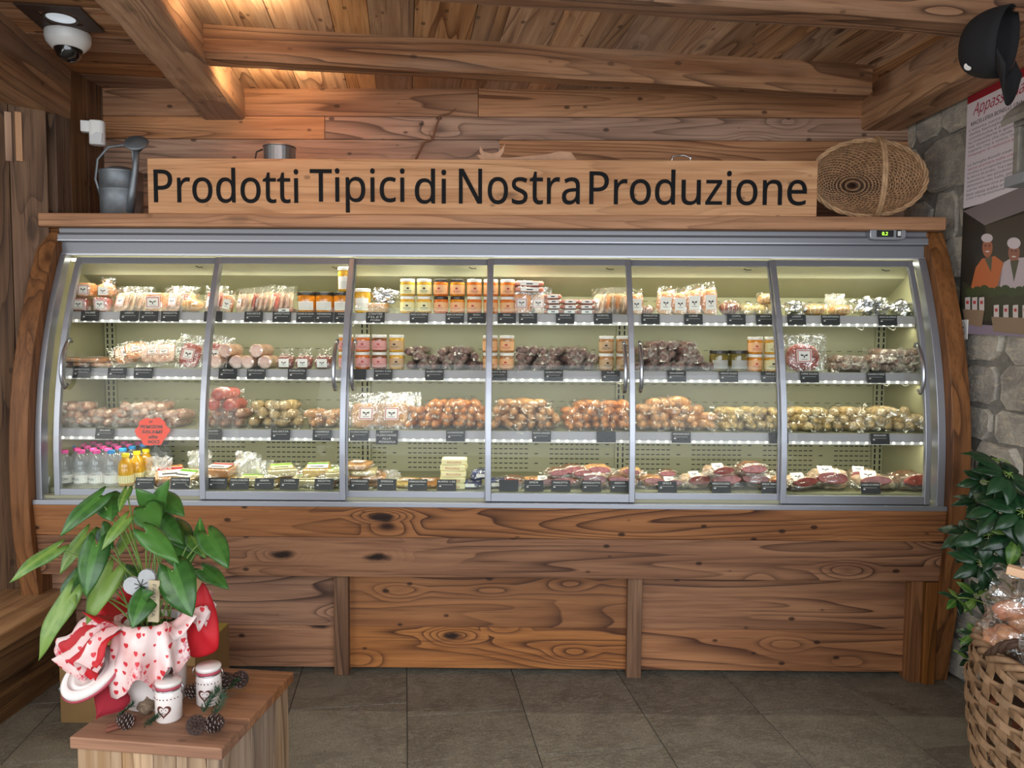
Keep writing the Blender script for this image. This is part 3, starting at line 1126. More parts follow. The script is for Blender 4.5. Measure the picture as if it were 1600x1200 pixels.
def slab(name, cat, w, d, h, mat, seed=0, lab=(0.6, 0.45), power=0.35, label_mats=None, fringe=0.03, marks=True, name_body='meat', lab_front=False):
    """vacuum pack lying flat: body, clear bag, label. origin at its underside"""
    o = empty(name); tag(o, cat=cat)
    mb = MB()
    mb.blob((0, 0, h / 2), (w / 2, d / 2, h / 2), 18, 10, noise_amp=0.10, seed=seed, power=power)
    mb.build(name_body, mat, o, smooth=True)
    mb = MB()
    mb.blob((0, 0, h / 2), (w / 2 + 0.0022, d / 2 + 0.0022, h / 2 + 0.002), 18, 10, noise_amp=0.12, seed=seed, power=power * 1.05)
    film_sheet(mb, w + 2 * fringe, d + 2 * fringe, h * 0.45, 0.012, seed)
    mb.build('clear_bag', FILM, o)
    if lab:
        mb = MB()
        if lab_front:
            Mx = Matrix.Translation((0, -d / 2 - 0.004, h * 0.5)) @ FACE
            label_mesh(mb, w * lab[0], h * lab[1], Mx, marks=marks)
        else:
            Mx = Matrix.Translation((0, -0.0, h + 0.0035))
            label_mesh(mb, w * lab[0], d * lab[1], Mx, marks=marks)
        mb.build('label', label_mats or [LBL_W, LBL_R, LBL_K], o)
    return o


@proto('cube')
def _(n=0):
    return slab('vacuum_meat_block', 'packed meat', 0.066, 0.06, 0.062, [F_OCHRE, F_REDB, F_SLICE][n % 3], n, (0.72, 0.7), 0.3, fringe=0.018, lab_front=True)


@proto('block')
def _(n=0):
    return slab('smoked_bacon_block', 'packed meat', 0.085, 0.07, 0.085, F_OCHRE, 11 + n, (0.8, 0.6), 0.3, fringe=0.025, lab_front=True)


@proto('flat')
def _(n=0):
    m = [F_OCHRE, F_REDB, F_SLICE, F_CHEESE, F_CHEESE2, F_CHEESE3, F_LOAF, F_PEACH][n]
    nm = ['sliced_meat_pack', 'sliced_meat_pack', 'sliced_meat_pack', 'cheese_wedge', 'cheese_wedge', 'cheese_wedge', 'loaf_pack', 'sliced_meat_pack'][n]
    return slab(nm, 'cheese' if 'cheese' in nm else 'packed meat', 0.12, 0.14, 0.02, m, 20 + n, (0.5, 0.35), 0.4)


@proto('wedge')
def _(n=0):
    """cheese piece with coloured label, n picks colours"""
    m = [F_CHEESE, F_CHEESE2, F_CHEESE3][n % 3]
    lm = [[LBL_W, LBL_G, LBL_K], [LBL_W, LBL_R, LBL_K], [LBL_Y, LBL_G, LBL_K]][n % 3]
    o = empty('cheese_wedge'); tag(o, cat='cheese')
    mb = MB()
    mb.prism([(-0.07, -0.05), (0.07, -0.055), (0.055, 0.06), (-0.05, 0.055)], 0.0, 0.034, 'z')
    mb.build('cheese', m, o, bevel=0.006)
    mb = MB()
    mb.prism([(-0.073, -0.053), (0.073, -0.058), (0.058, 0.063), (-0.053, 0.058)], 0.0, 0.037, 'z')
    film_sheet(mb, 0.20, 0.17, 0.016, 0.03, 30 + n)
    mb.build('clear_bag', FILM, o, bevel=0.004)
    mb = MB()
    mb.box((-0.05, -0.035, 0.0375), (0.05, 0.035, 0.0385), 0)
    mb.box((-0.05, 0.012, 0.0378), (0.05, 0.03, 0.039), 1)
    mb.box((-0.035, -0.022, 0.0378), (0.03, -0.012, 0.039), 2)
    mb.build('label', lm, o)
    return o


@proto('sheet')
def _(n=0):
    """thin vacuum pack of slices standing on its edge, broad side to the viewer; origin at lower edge"""
    m = [F_SLICE, F_REDB, F_OCHRE, F_FAT, F_LOAF][n % 5]
    o = empty('sliced_meat_pack'); tag(o, cat='packed meat')
    w, h, d = 0.085, 0.095, 0.010
    mb = MB()
    mb.blob((0, 0, h / 2), (w / 2, d / 2, h / 2 - 0.004), 16, 10, noise_amp=0.15, seed=n, power=0.45)
    mb.build('slices', m, o, smooth=True)
    mb = MB()
    Mx = Matrix.Translation((0, -0.006, h / 2 + 0.008)) @ FACE
    film_sheet(mb, w + 0.035, h + 0.035, 0, 0.010, 40 + n, 10, 10, Mx)
    Mx = Matrix.Translation((0, 0.006, h / 2 + 0.008)) @ FACE
    film_sheet(mb, w + 0.035, h + 0.035, 0, 0.010, 44 + n, 10, 10, Mx)
    mb.build('clear_bag', FILM, o)
    mb = MB()
    label_mesh(mb, 0.05, 0.045, Matrix.Translation((0, -0.0105, h * 0.5)) @ FACE)
    mb.build('label', [LBL_W, LBL_P if n % 2 else LBL_R, LBL_K], o)
    return o


@proto('bigsheet')
def _(n=0):
    m = [F_LOAF, F_REDB, F_RED][n % 3]
    o = empty(['loaf_slice_pack', 'sliced_salami_pack', 'cured_ham_piece'][n % 3]); tag(o, cat='packed meat')
    w, h, d = [(0.135, 0.11, 0.03), (0.10, 0.12, 0.02), (0.145, 0.12, 0.035)][n % 3]
    mb = MB()
    mb.blob((0, 0, h / 2), (w / 2, d / 2, h / 2 - 0.003), 22, 12, noise_amp=0.12, seed=50 + n, power=[0.4, 0.5, 0.85][n % 3])
    mb.build('meat', m, o, smooth=True)
    mb = MB()
    for yy, s in ((-d / 2 - 0.003, 0), (d / 2 + 0.002, 3)):
        film_sheet(mb, w + 0.05, h + 0.045, 0, 0.010, 50 + n + s, 12, 12, Matrix.Translation((0, yy, h / 2 + 0.016)) @ FACE)
    mb.build('clear_bag', FILM, o)
    mb = MB()
    label_mesh(mb, 0.062, 0.055, Matrix.Translation((0.0, -d / 2 - 0.0095, h * 0.52)) @ FACE)
    mb.build('label', [LBL_W, LBL_R, LBL_K], o)
    return o


def sausage(name, mat, r, L, seed, film=True, end='round', filmmat=None, cat='sausage'):
    o = empty(name); tag(o, cat=cat)
    mb = MB()
    n = 10
    A = Matrix.Rotation(R(90), 4, 'X')      # z axis -> -y
    prof = []
    for i in range(n + 1):
        t = i / n
        rr = r * (1 - abs(2 * t - 1) ** 4) ** 0.5 if end == 'round' else r * min(1, 8 * t + 0.8, 8 * (1 - t) + 0.8)
        rr = max(rr, r * 0.12) * (1 + 0.08 * math.sin(t * 7 + seed))
        prof.append((rr, (t - 0.5) * L))
    mb.lathe(prof, 12, 0, Matrix.Translation((0, 0.012 * 0, r)) @ A, wob=0.05)
    mb.build('sausage_body', mat, o, smooth=True)
    if film:
        mb = MB()
        r3 = random.Random(seed)
        prof = []
        for i in range(9):
            t = i / 8
            if i in (0, 8): rr = r * 1.15
            elif i in (1, 7): rr = r * 0.55
            else: rr = r * 1.10
            prof.append((rr, (t - 0.5) * (L * 1.28)))
        vs0 = len(mb.v)
        mb.lathe(prof, 11, 0, Matrix.Translation((0, 0, r)) @ A, False, False)
        vs = mb.v
        for i in range(vs0, len(vs)):
            x, y, z = vs[i]
            k = 0.30 if abs(y) > L * 0.5 else 0.10
            nx = mnoise.noise(Vector((x * 60, y * 40 + seed, z * 60)))
            vs[i] = (x * (1 + k * nx * 1.5), y + r3.uniform(-1, 1) * 0.006, (z - r) * (1 + k * nx * 1.5) + r + r3.uniform(-1, 1) * 0.002)
        mb.build('clear_wrap', filmmat or FILM, o)
    return o


for nm, mt, r_, L_, fm in (('dark', F_DARK, 0.0185, 0.15, 0), ('dark2', F_DARK2, 0.0185, 0.15, 0), ('brown', F_PINK, 0.021, 0.15, 0), ('orange', F_ORANGE, 0.0185, 0.15, 0),
                           ('tan', F_TAN, 0.019, 0.16, 0), ('peach', F_PEACH, 0.021, 0.15, 0), ('pale', F_PALE, 0.019, 0.15, 0), ('cream', F_CREAM, 0.022, 0.14, 0), ('redthick', F_REDB, 0.028, 0.14, 0)):
    def mk(v=0, nm=nm, mt=mt, r_=r_, L_=L_):
        nn = {'dark': 'dark_dry_salami', 'dark2': 'brown_dry_salami', 'brown': 'fresh_salami', 'orange': 'smoked_sausage', 'tan': 'grilled_style_sausage', 'peach': 'thick_sausage', 'pale': 'white_sausage', 'cream': 'cream_sausage', 'redthick': 'red_salami'}[nm]
        nn = 'tan_sausage' if nm == 'tan' else nn
        return sausage(nn, mt, r_, L_, v * 7 + 3, end='flat' if nm in ('dark', 'redthick') else 'round', filmmat=CLOUDY if nm in ('dark', 'dark2', 'brown') else None)
    PROTO['s_' + nm] = [mk, None]


@proto('roll')
def _(v=0):
    o = empty('cooked_meat_roll'); tag(o, cat='meat roll')
    A = Matrix.Rotation(R(90), 4, 'X')
    r, L = 0.029, 0.15
    mb = MB(); mb.lathe([(r * 0.9, -L / 2), (r, -L / 2 + 0.006), (r, L / 2 - 0.004), (r * 0.93, L / 2)], 20, 0, Matrix.Translation((0, 0, r)) @ A)
    mb.build('roll_body', F_ROLL, o, smooth=False)
    mb = MB(); mb.lathe([(0.0005, L / 2 + 0.0002), (r * 0.85, L / 2 + 0.0008), (r * 0.9, L / 2)], 20, 0, Matrix.Translation((0, 0, r)) @ A)
    mb.build('cut_end', F_ROLLEND, o)
    mb = MB(); mb.lathe([(r * 1.02, -L / 2 - 0.002), (r * 1.03, 0), (r * 1.04, L / 2 + 0.002), (r * 0.75, L / 2 + 0.004)], 16, 0, Matrix.Translation((0, 0, r)) @ A, False, False)
    mb.build('clear_wrap', FILM, o)
    return o


@proto('pouch')
def _(n=0):
    """rounded pouch of meat standing up, label to the front"""
    m = [F_RED, F_SLICE, F_OCHRE][n % 3]
    o = empty('meat_pouch'); tag(o, cat='packed meat')
    w, h, d = 0.072, 0.062, 0.06
    if n >= 3: w, h, d = 0.066, 0.108, 0.05
    mb = MB(); mb.blob((0, 0, h / 2), (w / 2, d / 2, h / 2), 16, 10, noise_amp=0.2, seed=60 + n, power=0.7 if n < 3 else 0.55)
    mb.build('meat', F_OCHRE if n >= 3 else m, o, smooth=True)
    mb = MB(); mb.blob((0, 0, h / 2), (w / 2 + 0.003, d / 2 + 0.003, h / 2 + 0.002), 16, 10, noise_amp=0.3, seed=60 + n, power=0.7 if n < 3 else 0.55)
    film_sheet(mb, w * 0.9, 0.05, 0, 0.02, 61 + n, 8, 6, Matrix.Translation((0, 0.01, h + 0.006)) @ Matrix.Rotation(R(70), 4, 'X'))
    mb.build('clear_bag', FILM, o)
    mb = MB()
    if n >= 3: label_mesh(mb, 0.045, 0.06, Matrix.Translation((0, -d / 2 - 0.006, h * 0.48)) @ FACE, frame=False)
    else: label_mesh(mb, 0.044, 0.036, Matrix.Translation((0, -d / 2 - 0.005, h * 0.42)) @ FACE, frame=False)
    mb.build('label', [LBL_W, LBL_R, LBL_K], o)
    return o


@proto('wurst')
def _(n=0):
    """flat bundle of frankfurters in film with white bands"""
    o = empty('frankfurter_pack'); tag(o, cat='packed sausages')
    mb = MB()
    w, h = (0.076, 0.021) if n == 0 else (0.13, 0.024)
    for j in range(4):
        A = Matrix.Translation((0, -0.03 + j * 0.021, h / 2)) @ Matrix.Rotation(R(90), 4, 'Y')
        mb.lathe([(h * 0.15, -w / 2), (h * 0.42, -w / 2 + 0.006), (h * 0.47, 0), (h * 0.42, w / 2 - 0.006), (h * 0.15, w / 2)], 10, 0, A)
    mb.build('frankfurters', F_WURST, o, smooth=True)
    mb = MB(); mb.blob((0, 0, h / 2), (w / 2 + 0.004, 0.046, h / 2 + 0.001), 16, 8, noise_amp=0.15, seed=n, power=0.5)
    mb.build('clear_bag', FILM, o)
    mb = MB(); mb.box((-w * 0.3, -0.047, 0.003), (w * 0.32, -0.0455, h * 0.8), 0); mb.box((-w * 0.1, -0.0475, 0.007), (w * 0.12, -0.0465, 0.012), 1)
    mb.build('label', [LBL_W, LBL_K], o)
    return o


@proto('jar')
def _(c=0, lid=0, lb=0):
    cm = [C_AMBER, C_ORANGE, C_YELLOW, C_BROWN, C_TANP][c]
    o = empty('preserve_jar'); tag(o, cat='jar')
    r, h = 0.0335, 0.072
    mb = MB(); mb.lathe([(r * 0.9, 0.001), (r, 0.006), (r, h - 0.016), (r * 0.93, h - 0.009), (r * 0.86, h - 0.006), (r * 0.86, h - 0.002)], 24)
    mb.build('jar_glass', cm, o, smooth=True)
    mb = MB(); mb.lathe([(r * 0.95, h - 0.009), (r * 0.97, h - 0.008), (r * 0.97, h + 0.002), (r * 0.93, h + 0.004)], 24)
    mb.build('lid', GREYLID if lid == 0 else DARKLID, o, bevel=0.0008)
    lm = [LBL_Y, LBL_O, LBL_P, LBL_T][lb]
    mb = MB()
    mb.grid(lambda u, v: Vector((1.012 * r * math.sin((u - 0.5) * 2.7), -1.012 * r * math.cos((u - 0.5) * 2.7), 0.010 + (h - 0.032) * v)), 12, 2, 0)
    pts = [(0.2 * math.cos(q * math.pi / 5), 0.0045 * math.sin(q * math.pi / 5)) for q in range(10)]
    mb.add([Vector((1.02 * r * math.sin(p[0]), -1.02 * r * math.cos(p[0]), 0.034 + p[1])) for p in pts], [tuple(range(10))], 1)
    for zz_, ww in ((0.0245, 0.9), (0.0205, 1.3), (0.0165, 0.7)):
        mb.grid(lambda u, v: Vector((1.02 * r * math.sin((u - 0.5) * ww), -1.02 * r * math.cos((u - 0.5) * ww), zz_ + 0.0016 * v)), 5, 2, 1)
    mb.build('label', [lm, LBL_K if lb in (0, 3) else LBL_R], o)
    return o


@proto('widejar')
def _(c=0):
    o = empty('wide_jar'); tag(o, cat='jar')
    r, h = 0.041, 0.088
    if c == 2: r, h = 0.036, 0.105
    mb = MB(); mb.lathe([(r * 0.9, 0.001), (r, 0.006), (r, h - 0.02), (r * 0.9, h - 0.008), (r * 0.86, h - 0.002)], 24)
    mb.build('jar_glass', [C_AMBER, C_OLIVE, C_YELLOW][c], o, smooth=True)
    mb = MB(); mb.lathe([(r * 0.98, h - 0.010), (r * 1.0, h - 0.009), (r * 1.0, h + 0.003), (r * 0.95, h + 0.005)], 24)
    mb.build('lid', GREYLID if c == 2 else DARKLID, o, bevel=0.001)
    mb = MB()
    mb.grid(lambda u, v: Vector((1.012 * r * math.sin((u - 0.5) * 1.9), -1.012 * r * math.cos((u - 0.5) * 1.9), 0.012 + (h - 0.050) * v)), 12, 2, 0)
    for k in range(5):
        mb.grid(lambda u, v: Vector((1.02 * r * math.sin((u - 0.5) * 1.5), -1.02 * r * math.cos((u - 0.5) * 1.5), 0.018 + k * 0.006 + 0.0016 * v)), 8, 2, 1)
    mb.build('label', [LBL_W if c != 1 else LBL_GR, LBL_GR], o)
    return o


@proto('bottle')
def _(cap=0):
    """small clear bottle; cap colour 0 pink 1 blue 2 yellow (oil) 3 dark"""
    o = empty('water_bottle' if cap != 2 else 'apple_juice_bottle'); tag(o, cat='bottle')
    r = 0.0315
    H = 0.150 if cap != 2 else 0.135
    prof = [(r * 0.8, 0.001), (r, 0.006), (r, H * 0.55), (r * 0.97, H * 0.58), (r * 1.0, H * 0.62), (r * 0.8, H * 0.78), (r * 0.5, H * 0.88), (0.0125, H * 0.93), (0.0125, H * 0.97)]
    mb = MB(); mb.lathe(prof, 20)
    mb.build('bottle_body', PET if cap != 2 else C_OIL, o, smooth=True)
    mb = MB(); mb.lathe([(0.0150, H * 0.93), (0.0155, H * 0.935), (0.0155, H * 0.93 + 0.013), (0.0145, H * 0.93 + 0.015)], 18)
    mb.build('cap', [CAP_P, CAP_B, CAP_Y, CAP_K][cap], o, bevel=0.0006)
    mb = MB()
    mb.grid(lambda u, v: Vector((1.01 * r * math.sin((u - 0.5) * 6.2), -1.01 * r * math.cos((u - 0.5) * 6.2), 0.014 + 0.034 * v)), 20, 2, 0)
    mb.build('label', [LBL_W if cap != 2 else LBL_Y], o)
    if cap == 0:
        t = textmesh('PEJO', 0.014, LBL_K, 'lettering', o, Matrix.Translation((0, -r * 1.05, 0.032)) @ FACE, extrude=0.0002, width=0.034)
    return o


@proto('ham')
def _(n=0):
    """dry cured ham piece: dark crust, fat rim, red cut face turned to the viewer"""
    o = empty('cured_ham_piece'); tag(o, cat='ham')
    r3 = random.Random(70 + n)
    w, d, h = 0.15 + 0.02 * (n % 2), 0.11, 0.055 + 0.012 * (n % 3)
    mb = MB(); mb.blob((0, 0.01, h / 2), (w / 2, d / 2, h / 2), 20, 12, noise_amp=0.35, seed=70 + n, power=0.8)
    mb.build('crust', [F_FAT, F_CRUST, F_FAT, F_PEACH][n % 4], o, smooth=True)
    pts = []
    for q in range(16):
        a = 2 * math.pi * q / 16
        k = 1 + 0.12 * math.sin(2 * a + n) + r3.uniform(-0.05, 0.05)
        pts.append((w * 0.36 * k * math.cos(a), h * 0.46 + h * 0.34 * k * math.sin(a)))
    mb = MB()
    tl = Matrix.Translation((0.005, -0.012, 0.001)) @ Matrix.Rotation(R(-18), 4, 'X')
    mb.prism(pts, -d / 2 - 0.004, -d / 2 + 0.035, 'y', 0, 0, tl)
    mb.build('cut_face', [F_HAM, F_RED, F_HAM, F_RED][n % 4], o, bevel=0.003)
    mb = MB(); mb.blob((0, 0.005, h / 2 + 0.001), (w / 2 + 0.008, d / 2 + 0.012, h / 2 + 0.001), 18, 10, noise_amp=0.4, seed=71 + n, power=0.8)
    film_sheet(mb, w + 0.07, d + 0.04, h * 0.35, 0.035, 75 + n, 10, 8)
    mb.build('clear_bag', FILM, o)
    if n % 2 == 0:
        mb = MB(); label_mesh(mb, 0.06, 0.045, Matrix.Translation((-0.02, -0.03, h + 0.004)) @ Matrix.Rotation(R(35), 4, 'X'), frame=False)
        mb.build('label', [LBL_W, LBL_R, LBL_K], o)
    return o


@proto('foil')
def _(n=0):
    o = empty('foil_wrapped_meat'); tag(o, cat='packed meat')
    mb = MB()
    mb.blob((0, 0, 0.036), (0.062 - 0.008 * n, 0.05, 0.038), 26, 16, noise_amp=0.55, seed=80 + n, power=0.9)
    vs = mb.v
    for i in range(len(vs)):
        p = Vector(vs[i]); k = mnoise.noise(p * 55) * 0.006
        vs[i] = (p.x + k, p.y + k, max(0.0, p.z + k * 1.3))
    mb.build('foil', FOIL, o)
    mb = MB(); film_sheet(mb, 0.15, 0.10, 0, 0.03, 82 + n, 10, 8, Matrix.Translation((0.01, 0.02, 0.05)) @ Matrix.Rotation(R(35), 4, 'X'))
    mb.build('clear_bag', FILM, o)
    return o


@proto('emptybag')
def _(n=0):
    """milky bag standing half folded"""
    o = empty('cheese_bag'); tag(o, cat='bag')
    mb = MB()
    hh = 0.10 + 0.02 * n
    for s, off in ((0, 0.0), (4, 0.02)):
        film_sheet(mb, 0.09, hh, 0, 0.025, 90 + n + s, 9, 9, Matrix.Translation((0.012 * s / 4, off, hh / 2 + 0.004)) @ Matrix.Rotation(R(78 - s * 4), 4, 'X'))
    mb.build('bag_film', FILM_MILKY, o)
    mb = MB(); mb.blob((0, 0.01, 0.016), (0.05, 0.035, 0.016), 14, 8, noise_amp=0.2, seed=91, power=0.6)
    mb.build('cheese', F_CHEESE3, o, smooth=True)
    return o


@proto('butter')
def _(n=0):
    o = empty('ricotta_packet'); tag(o, cat='cheese')
    mb = MB(); mb.box((-0.055, -0.04, 0), (0.055, 0.04, 0.024)); mb.build('wrapper', LBL_Y, o, bevel=0.005)
    textmesh('Ricotta', 0.016, LBL_R, 'lettering', o, Matrix.Translation((0.0, -0.0405, 0.012)) @ FACE, extrude=0.0003, width=0.06)
    mb = MB(); mb.box((-0.045, -0.03, 0.0242), (0.045, 0.03, 0.0250)); mb.build('label', LBL_W, o)
    return o


@proto('blue')
def _(n=0):
    BL = M_plain('blue_wrapper', '2f3f78', 0.35, coat=0.4, var=0.4, vscale=30)
    o = empty('blue_cheese_packet'); tag(o, cat='cheese')
    mb = MB(); mb.blob((0, 0, 0.02), (0.042, 0.04, 0.02), 18, 8, noise_amp=0.15, seed=3, power=0.6); mb.build('wrapper', BL, o, smooth=True)
    mb = MB(); mb.blob((0, 0, 0.021), (0.046, 0.044, 0.022), 12, 7, noise_amp=0.5, seed=5, power=0.7)
    mb.build('clear_bag', FILM, o)
    mb = MB(); mb.box((-0.02, -0.0445, 0.012), (0.02, -0.042, 0.026)); mb.build('label', LBL_W, o)
    return o


@proto('net')
def _(n=0):
    o = empty('netted_roast'); tag(o, cat='packed meat')
    mb = MB(); mb.blob((0, 0, 0.03), (0.045, 0.05, 0.03), 20, 12, noise_amp=0.15, seed=6 + n, power=0.9)
    mb.build('meat', [F_PALE, F_PEACH, F_HAM][n % 3], o, smooth=True)
    mb = MB()
    for k in range(5):
        a = -0.032 + k * 0.016
        s_ = math.sqrt(max(0.02, 1 - (a / 0.046) ** 2))
        mb.tube([(a, 0.052 * s_ * math.cos(q / 12 * 2 * math.pi), 0.031 + 0.0315 * s_ * math.sin(q / 12 * 2 * math.pi)) for q in range(12)], 0.0012, 5, closed=True)
    mb.build('string_net', LBL_Y, o)
    mb = MB(); mb.blob((0, 0, 0.033), (0.051, 0.056, 0.034), 14, 8, noise_amp=0.4, seed=9 + n, power=0.8)
    mb.build('clear_bag', FILM, o)
    return o


# ------------------------------------------------------------------ products: where each one stands
SN = {1: 'top shelf', 2: 'second shelf', 3: 'third shelf', 4: 'bottom deck'}


def door_of(px):
    for i, s in enumerate(stl[1:6]):
        if px < s: return i
    return 5
DN = ['first', 'second', 'third', 'fourth', 'fifth', 'sixth']


def P(key, s, px, args=None, d=0.06, z=0.0, rot=(0, 0, 0), sc=(1, 1, 1), desc='', group=None):
    l = on(s, px, d)
    l.z += z
    if key in ('flat', 'wedge', 'ham') and rot[0] > 0: l.z += 0.055 * math.sin(R(rot[0]))
    if isinstance(sc, (int, float)): sc = (sc, sc, sc)
    return put(key, l, tuple(R(a) for a in rot), sc, f'{desc}|{s}|{door_of(px)}', group, 'ord', args)


# jars -----------------------------------------------------------------
def jar_stack(s, spec, desc, lv_names=('lower', 'upper'), levels=2, d=0.045, grp=None):
    for px, c, lid, lb in spec:
        for lv in range(levels):
            P('jar', s, px, (c, lid, lb), d, 0.0765 * lv, (0, 0, rng.uniform(-12, 12)), desc=f'{desc}, {lv_names[lv]} layer', group=grp)

jar_stack(1, [(637, 2, 0, 0), (663, 2, 0, 0)], 'yellow preserve jar with white lid', grp='preserve jars stacked in two layers on the top shelf')
jar_stack(1, [(689, 1, 1, 1), (715, 0, 1, 1)], 'orange preserve jar with dark lid', grp='preserve jars stacked in two layers on the top shelf')
jar_stack(1, [(741, 1, 0, 1), (767, 1, 0, 1), (793, 1, 0, 1)], 'orange preserve jar with white lid', grp='preserve jars stacked in two layers on the top shelf')
jar_stack(2, [(541, 0, 0, 2), (567, 1, 0, 2), (593, 3, 0, 2), (620, 2, 0, 3)], 'brown preserve jar with pink label', grp='preserve jars stacked on the second shelf')
jar_stack(2, [(766, 4, 0, 1), (792, 4, 0, 1)], 'tan spread jar with peach label', grp='preserve jars stacked on the second shelf')
jar_stack(2, [(947, 4, 0, 3), (974, 4, 0, 3)], 'brown spread jar with tan label', grp='preserve jars stacked on the second shelf')
jar_stack(2, [(1179, 0, 0, 1), (1205, 2, 0, 0)], 'amber preserve jar with white lid', grp='preserve jars stacked on the second shelf')
for px in (480, 508, 536): P('widejar', 1, px, (0,), 0.05, desc='wide amber jar with dark lid and white label', group='wide jars')
for px in (541, 560): P('widejar', 1, px, (2,), 0.055 if px == 560 else 0.05, z=0.0 if px == 560 else 0.0945, desc='tall yellow jar with white label', group='wide jars') if px != 560 else P('widejar', 1, 567, (2,), 0.06, desc='tall yellow jar with white label', group='wide jars')
for px in (1123, 1153): P('widejar', 2, px, (1,), 0.05, desc='wide olive jar with dark lid and grey label', group='wide jars')

# top shelf -----------------------------------------------------------------
g = 'vacuum packs on the top shelf'
P('cube', 1, 92, (1,), desc='red meat block in clear bag', group=g)
P('cube', 1, 129, (1,), 0.04, desc='pink meat block with square label', group=g)
P('cube', 1, 161, (1,), 0.04, rot=(0, 0, 5), desc='pink meat block with square label', group=g)
P('cube', 1, 137, (0,), 0.045, 0.0655, desc='orange meat block stacked on two others', group=g)
P('cube', 1, 112, (2,), 0.12, desc='pale meat block behind the front ones', group=g)
P('pouch', 1, 168, (2,), 0.06, 0.066, desc='orange meat pouch lying on the blocks', group=g)
for i, px in enumerate((186, 196, 207, 218)): P('sheet', 1, px, ((0, 3)[i % 2],), 0.035 + 0.012 * i, rot=(-18, 0, -25), desc='pale sliced meat pack standing at a slant', group=g)
P('block', 1, 247, (0,), 0.05, rot=(0, 0, -8), desc='large smoked bacon block with red-framed label', group=g)
for i, px in enumerate((268, 279, 290)): P('sheet', 1, px, (i,), 0.04 + 0.012 * i, rot=(-15, 0, -20), desc='sliced meat pack leaning beside the bacon block', group=g)
P('net', 1, 301, (1,), 0.05, desc='tied roast by the door edge', group=g)
for i, px in enumerate((328, 338)): P('sheet', 1, px, (1,), 0.05, rot=(-12, 0, -35), desc='reddish sliced meat pack', group=g)
P('pouch', 1, 354, (3,), 0.04, rot=(0, 12, 0), sc=0.72, desc='orange meat pouch with round label', group=g)
for i in range(10):
    P('sheet', 1, 374 + i * 8.2, ((0, 3, 1, 0)[i % 4],), 0.045 + 0.004 * (i % 3), rot=(-14 + rng.uniform(-5, 5), rng.uniform(-4, 4), -48 + rng.uniform(-8, 8)), sc=rng.uniform(0.92, 1.05), desc='sliced meat pack in the leaning row', group='leaning row of sliced meat packs')
P('wurst', 1, 448, (0,), 0.05, desc='small pink sausage pack before the wide jars', group=g)
P('foil', 1, 598, (0,), 0.09, 0.052, sc=(0.85, 0.8, 0.8), rot=(0, 12, 0), desc='white crumpled pork parcel on another bag', group=g)
P('flat', 1, 588, (6,), 0.09, sc=(0.95, 0.8, 2.4), desc='large pulled pork bag lying flat', group=g)
for k in range(2): P('wurst', 1, 826, (1,), 0.06, 0.098 + 0.0255 * k, rot=(0, 0, rng.uniform(-4, 4)), desc='long frankfurter pack laid on top of the packs', group='frankfurter packs')
for px in (815, 841): P('sheet', 1, px, (2 if px < 820 else 3,), 0.04, rot=(-8, 0, -4), desc='frankfurter pack standing upright with white label', group=g)
for i in range(3): P('pouch', 1, 812 + i * 15, (3,), 0.10, sc=(0.75, 0.8, 0.88), desc='orange meat pouch behind the frankfurters', group=g)
for px in (864, 890, 916):
    for k in range(3 if px != 864 else 4): P('wurst', 1, px, (0,), 0.05, 0.0225 * k, rot=(0, 0, rng.uniform(-5, 5)), desc=f'frankfurter pack in layer {["one", "two", "three", "four"][k]} of its stack', group='frankfurter packs')
for i in range(6): P('sheet', 1, 932 + i * 8.5, ((3, 2)[i % 2],), 0.045, rot=(-8 + rng.uniform(-5, 5), rng.uniform(-5, 5), -62), desc='narrow meat pack standing edge on', group='edge-on meat packs')
P('pouch', 1, 993, (3,), 0.05, sc=(1, 1, 0.85), desc='orange meat pouch by the door frame', group=g)
P('net', 1, 1012, (2,), 0.05, sc=0.62, desc='small dark roast', group=g)
for px, s in ((1037, 0.95), (1061, 0.9), (1084, 1.02), (1108, 1.08)): P('pouch', 1, px, (3,), 0.05, rot=(0, rng.uniform(-3, 3), rng.uniform(-6, 6)), sc=(1.05, 1, s), desc='tall orange loaf pouch with white label', group='tall loaf pouches')
P('net', 1, 1140, (2,), 0.05, sc=1.0, desc='dark red netted roast', group=g)
for px, z in ((1168, 0), (1188, 0), (1205, 0), (1196, 0.05)): P('net', 1, px, (0 if px != 1196 else 1,), 0.06, z, sc=0.78, desc='pale netted roast' + (' lying on the others' if z else ''), group=g)
P('foil', 1, 1240, (1,), 0.06, sc=0.85, rot=(0, 10, 0), desc='foil parcel', group=g)
P('net', 1, 1273, (1,), 0.06, sc=(1.0, 1, 0.85), desc='orange roast', group=g)
P('emptybag', 1, 1305, (0,), 0.10, desc='pointed clear bag', group=g)
P('net', 1, 1312, (1,), 0.05, sc=(1.0, 1, 0.8), desc='pinkish roast with loose bag', group=g)
P('foil', 1, 1360, (0,), 0.06, sc=1.05, desc='largest foil parcel', group=g)
P('foil', 1, 1410, (1,), 0.07, sc=0.95, rot=(0, 0, 40), desc='foil parcel', group=g)
P('foil', 1, 1452, (1,), 0.06, sc=0.9, rot=(0, 0, 80), desc='foil parcel behind the end frame', group=g)

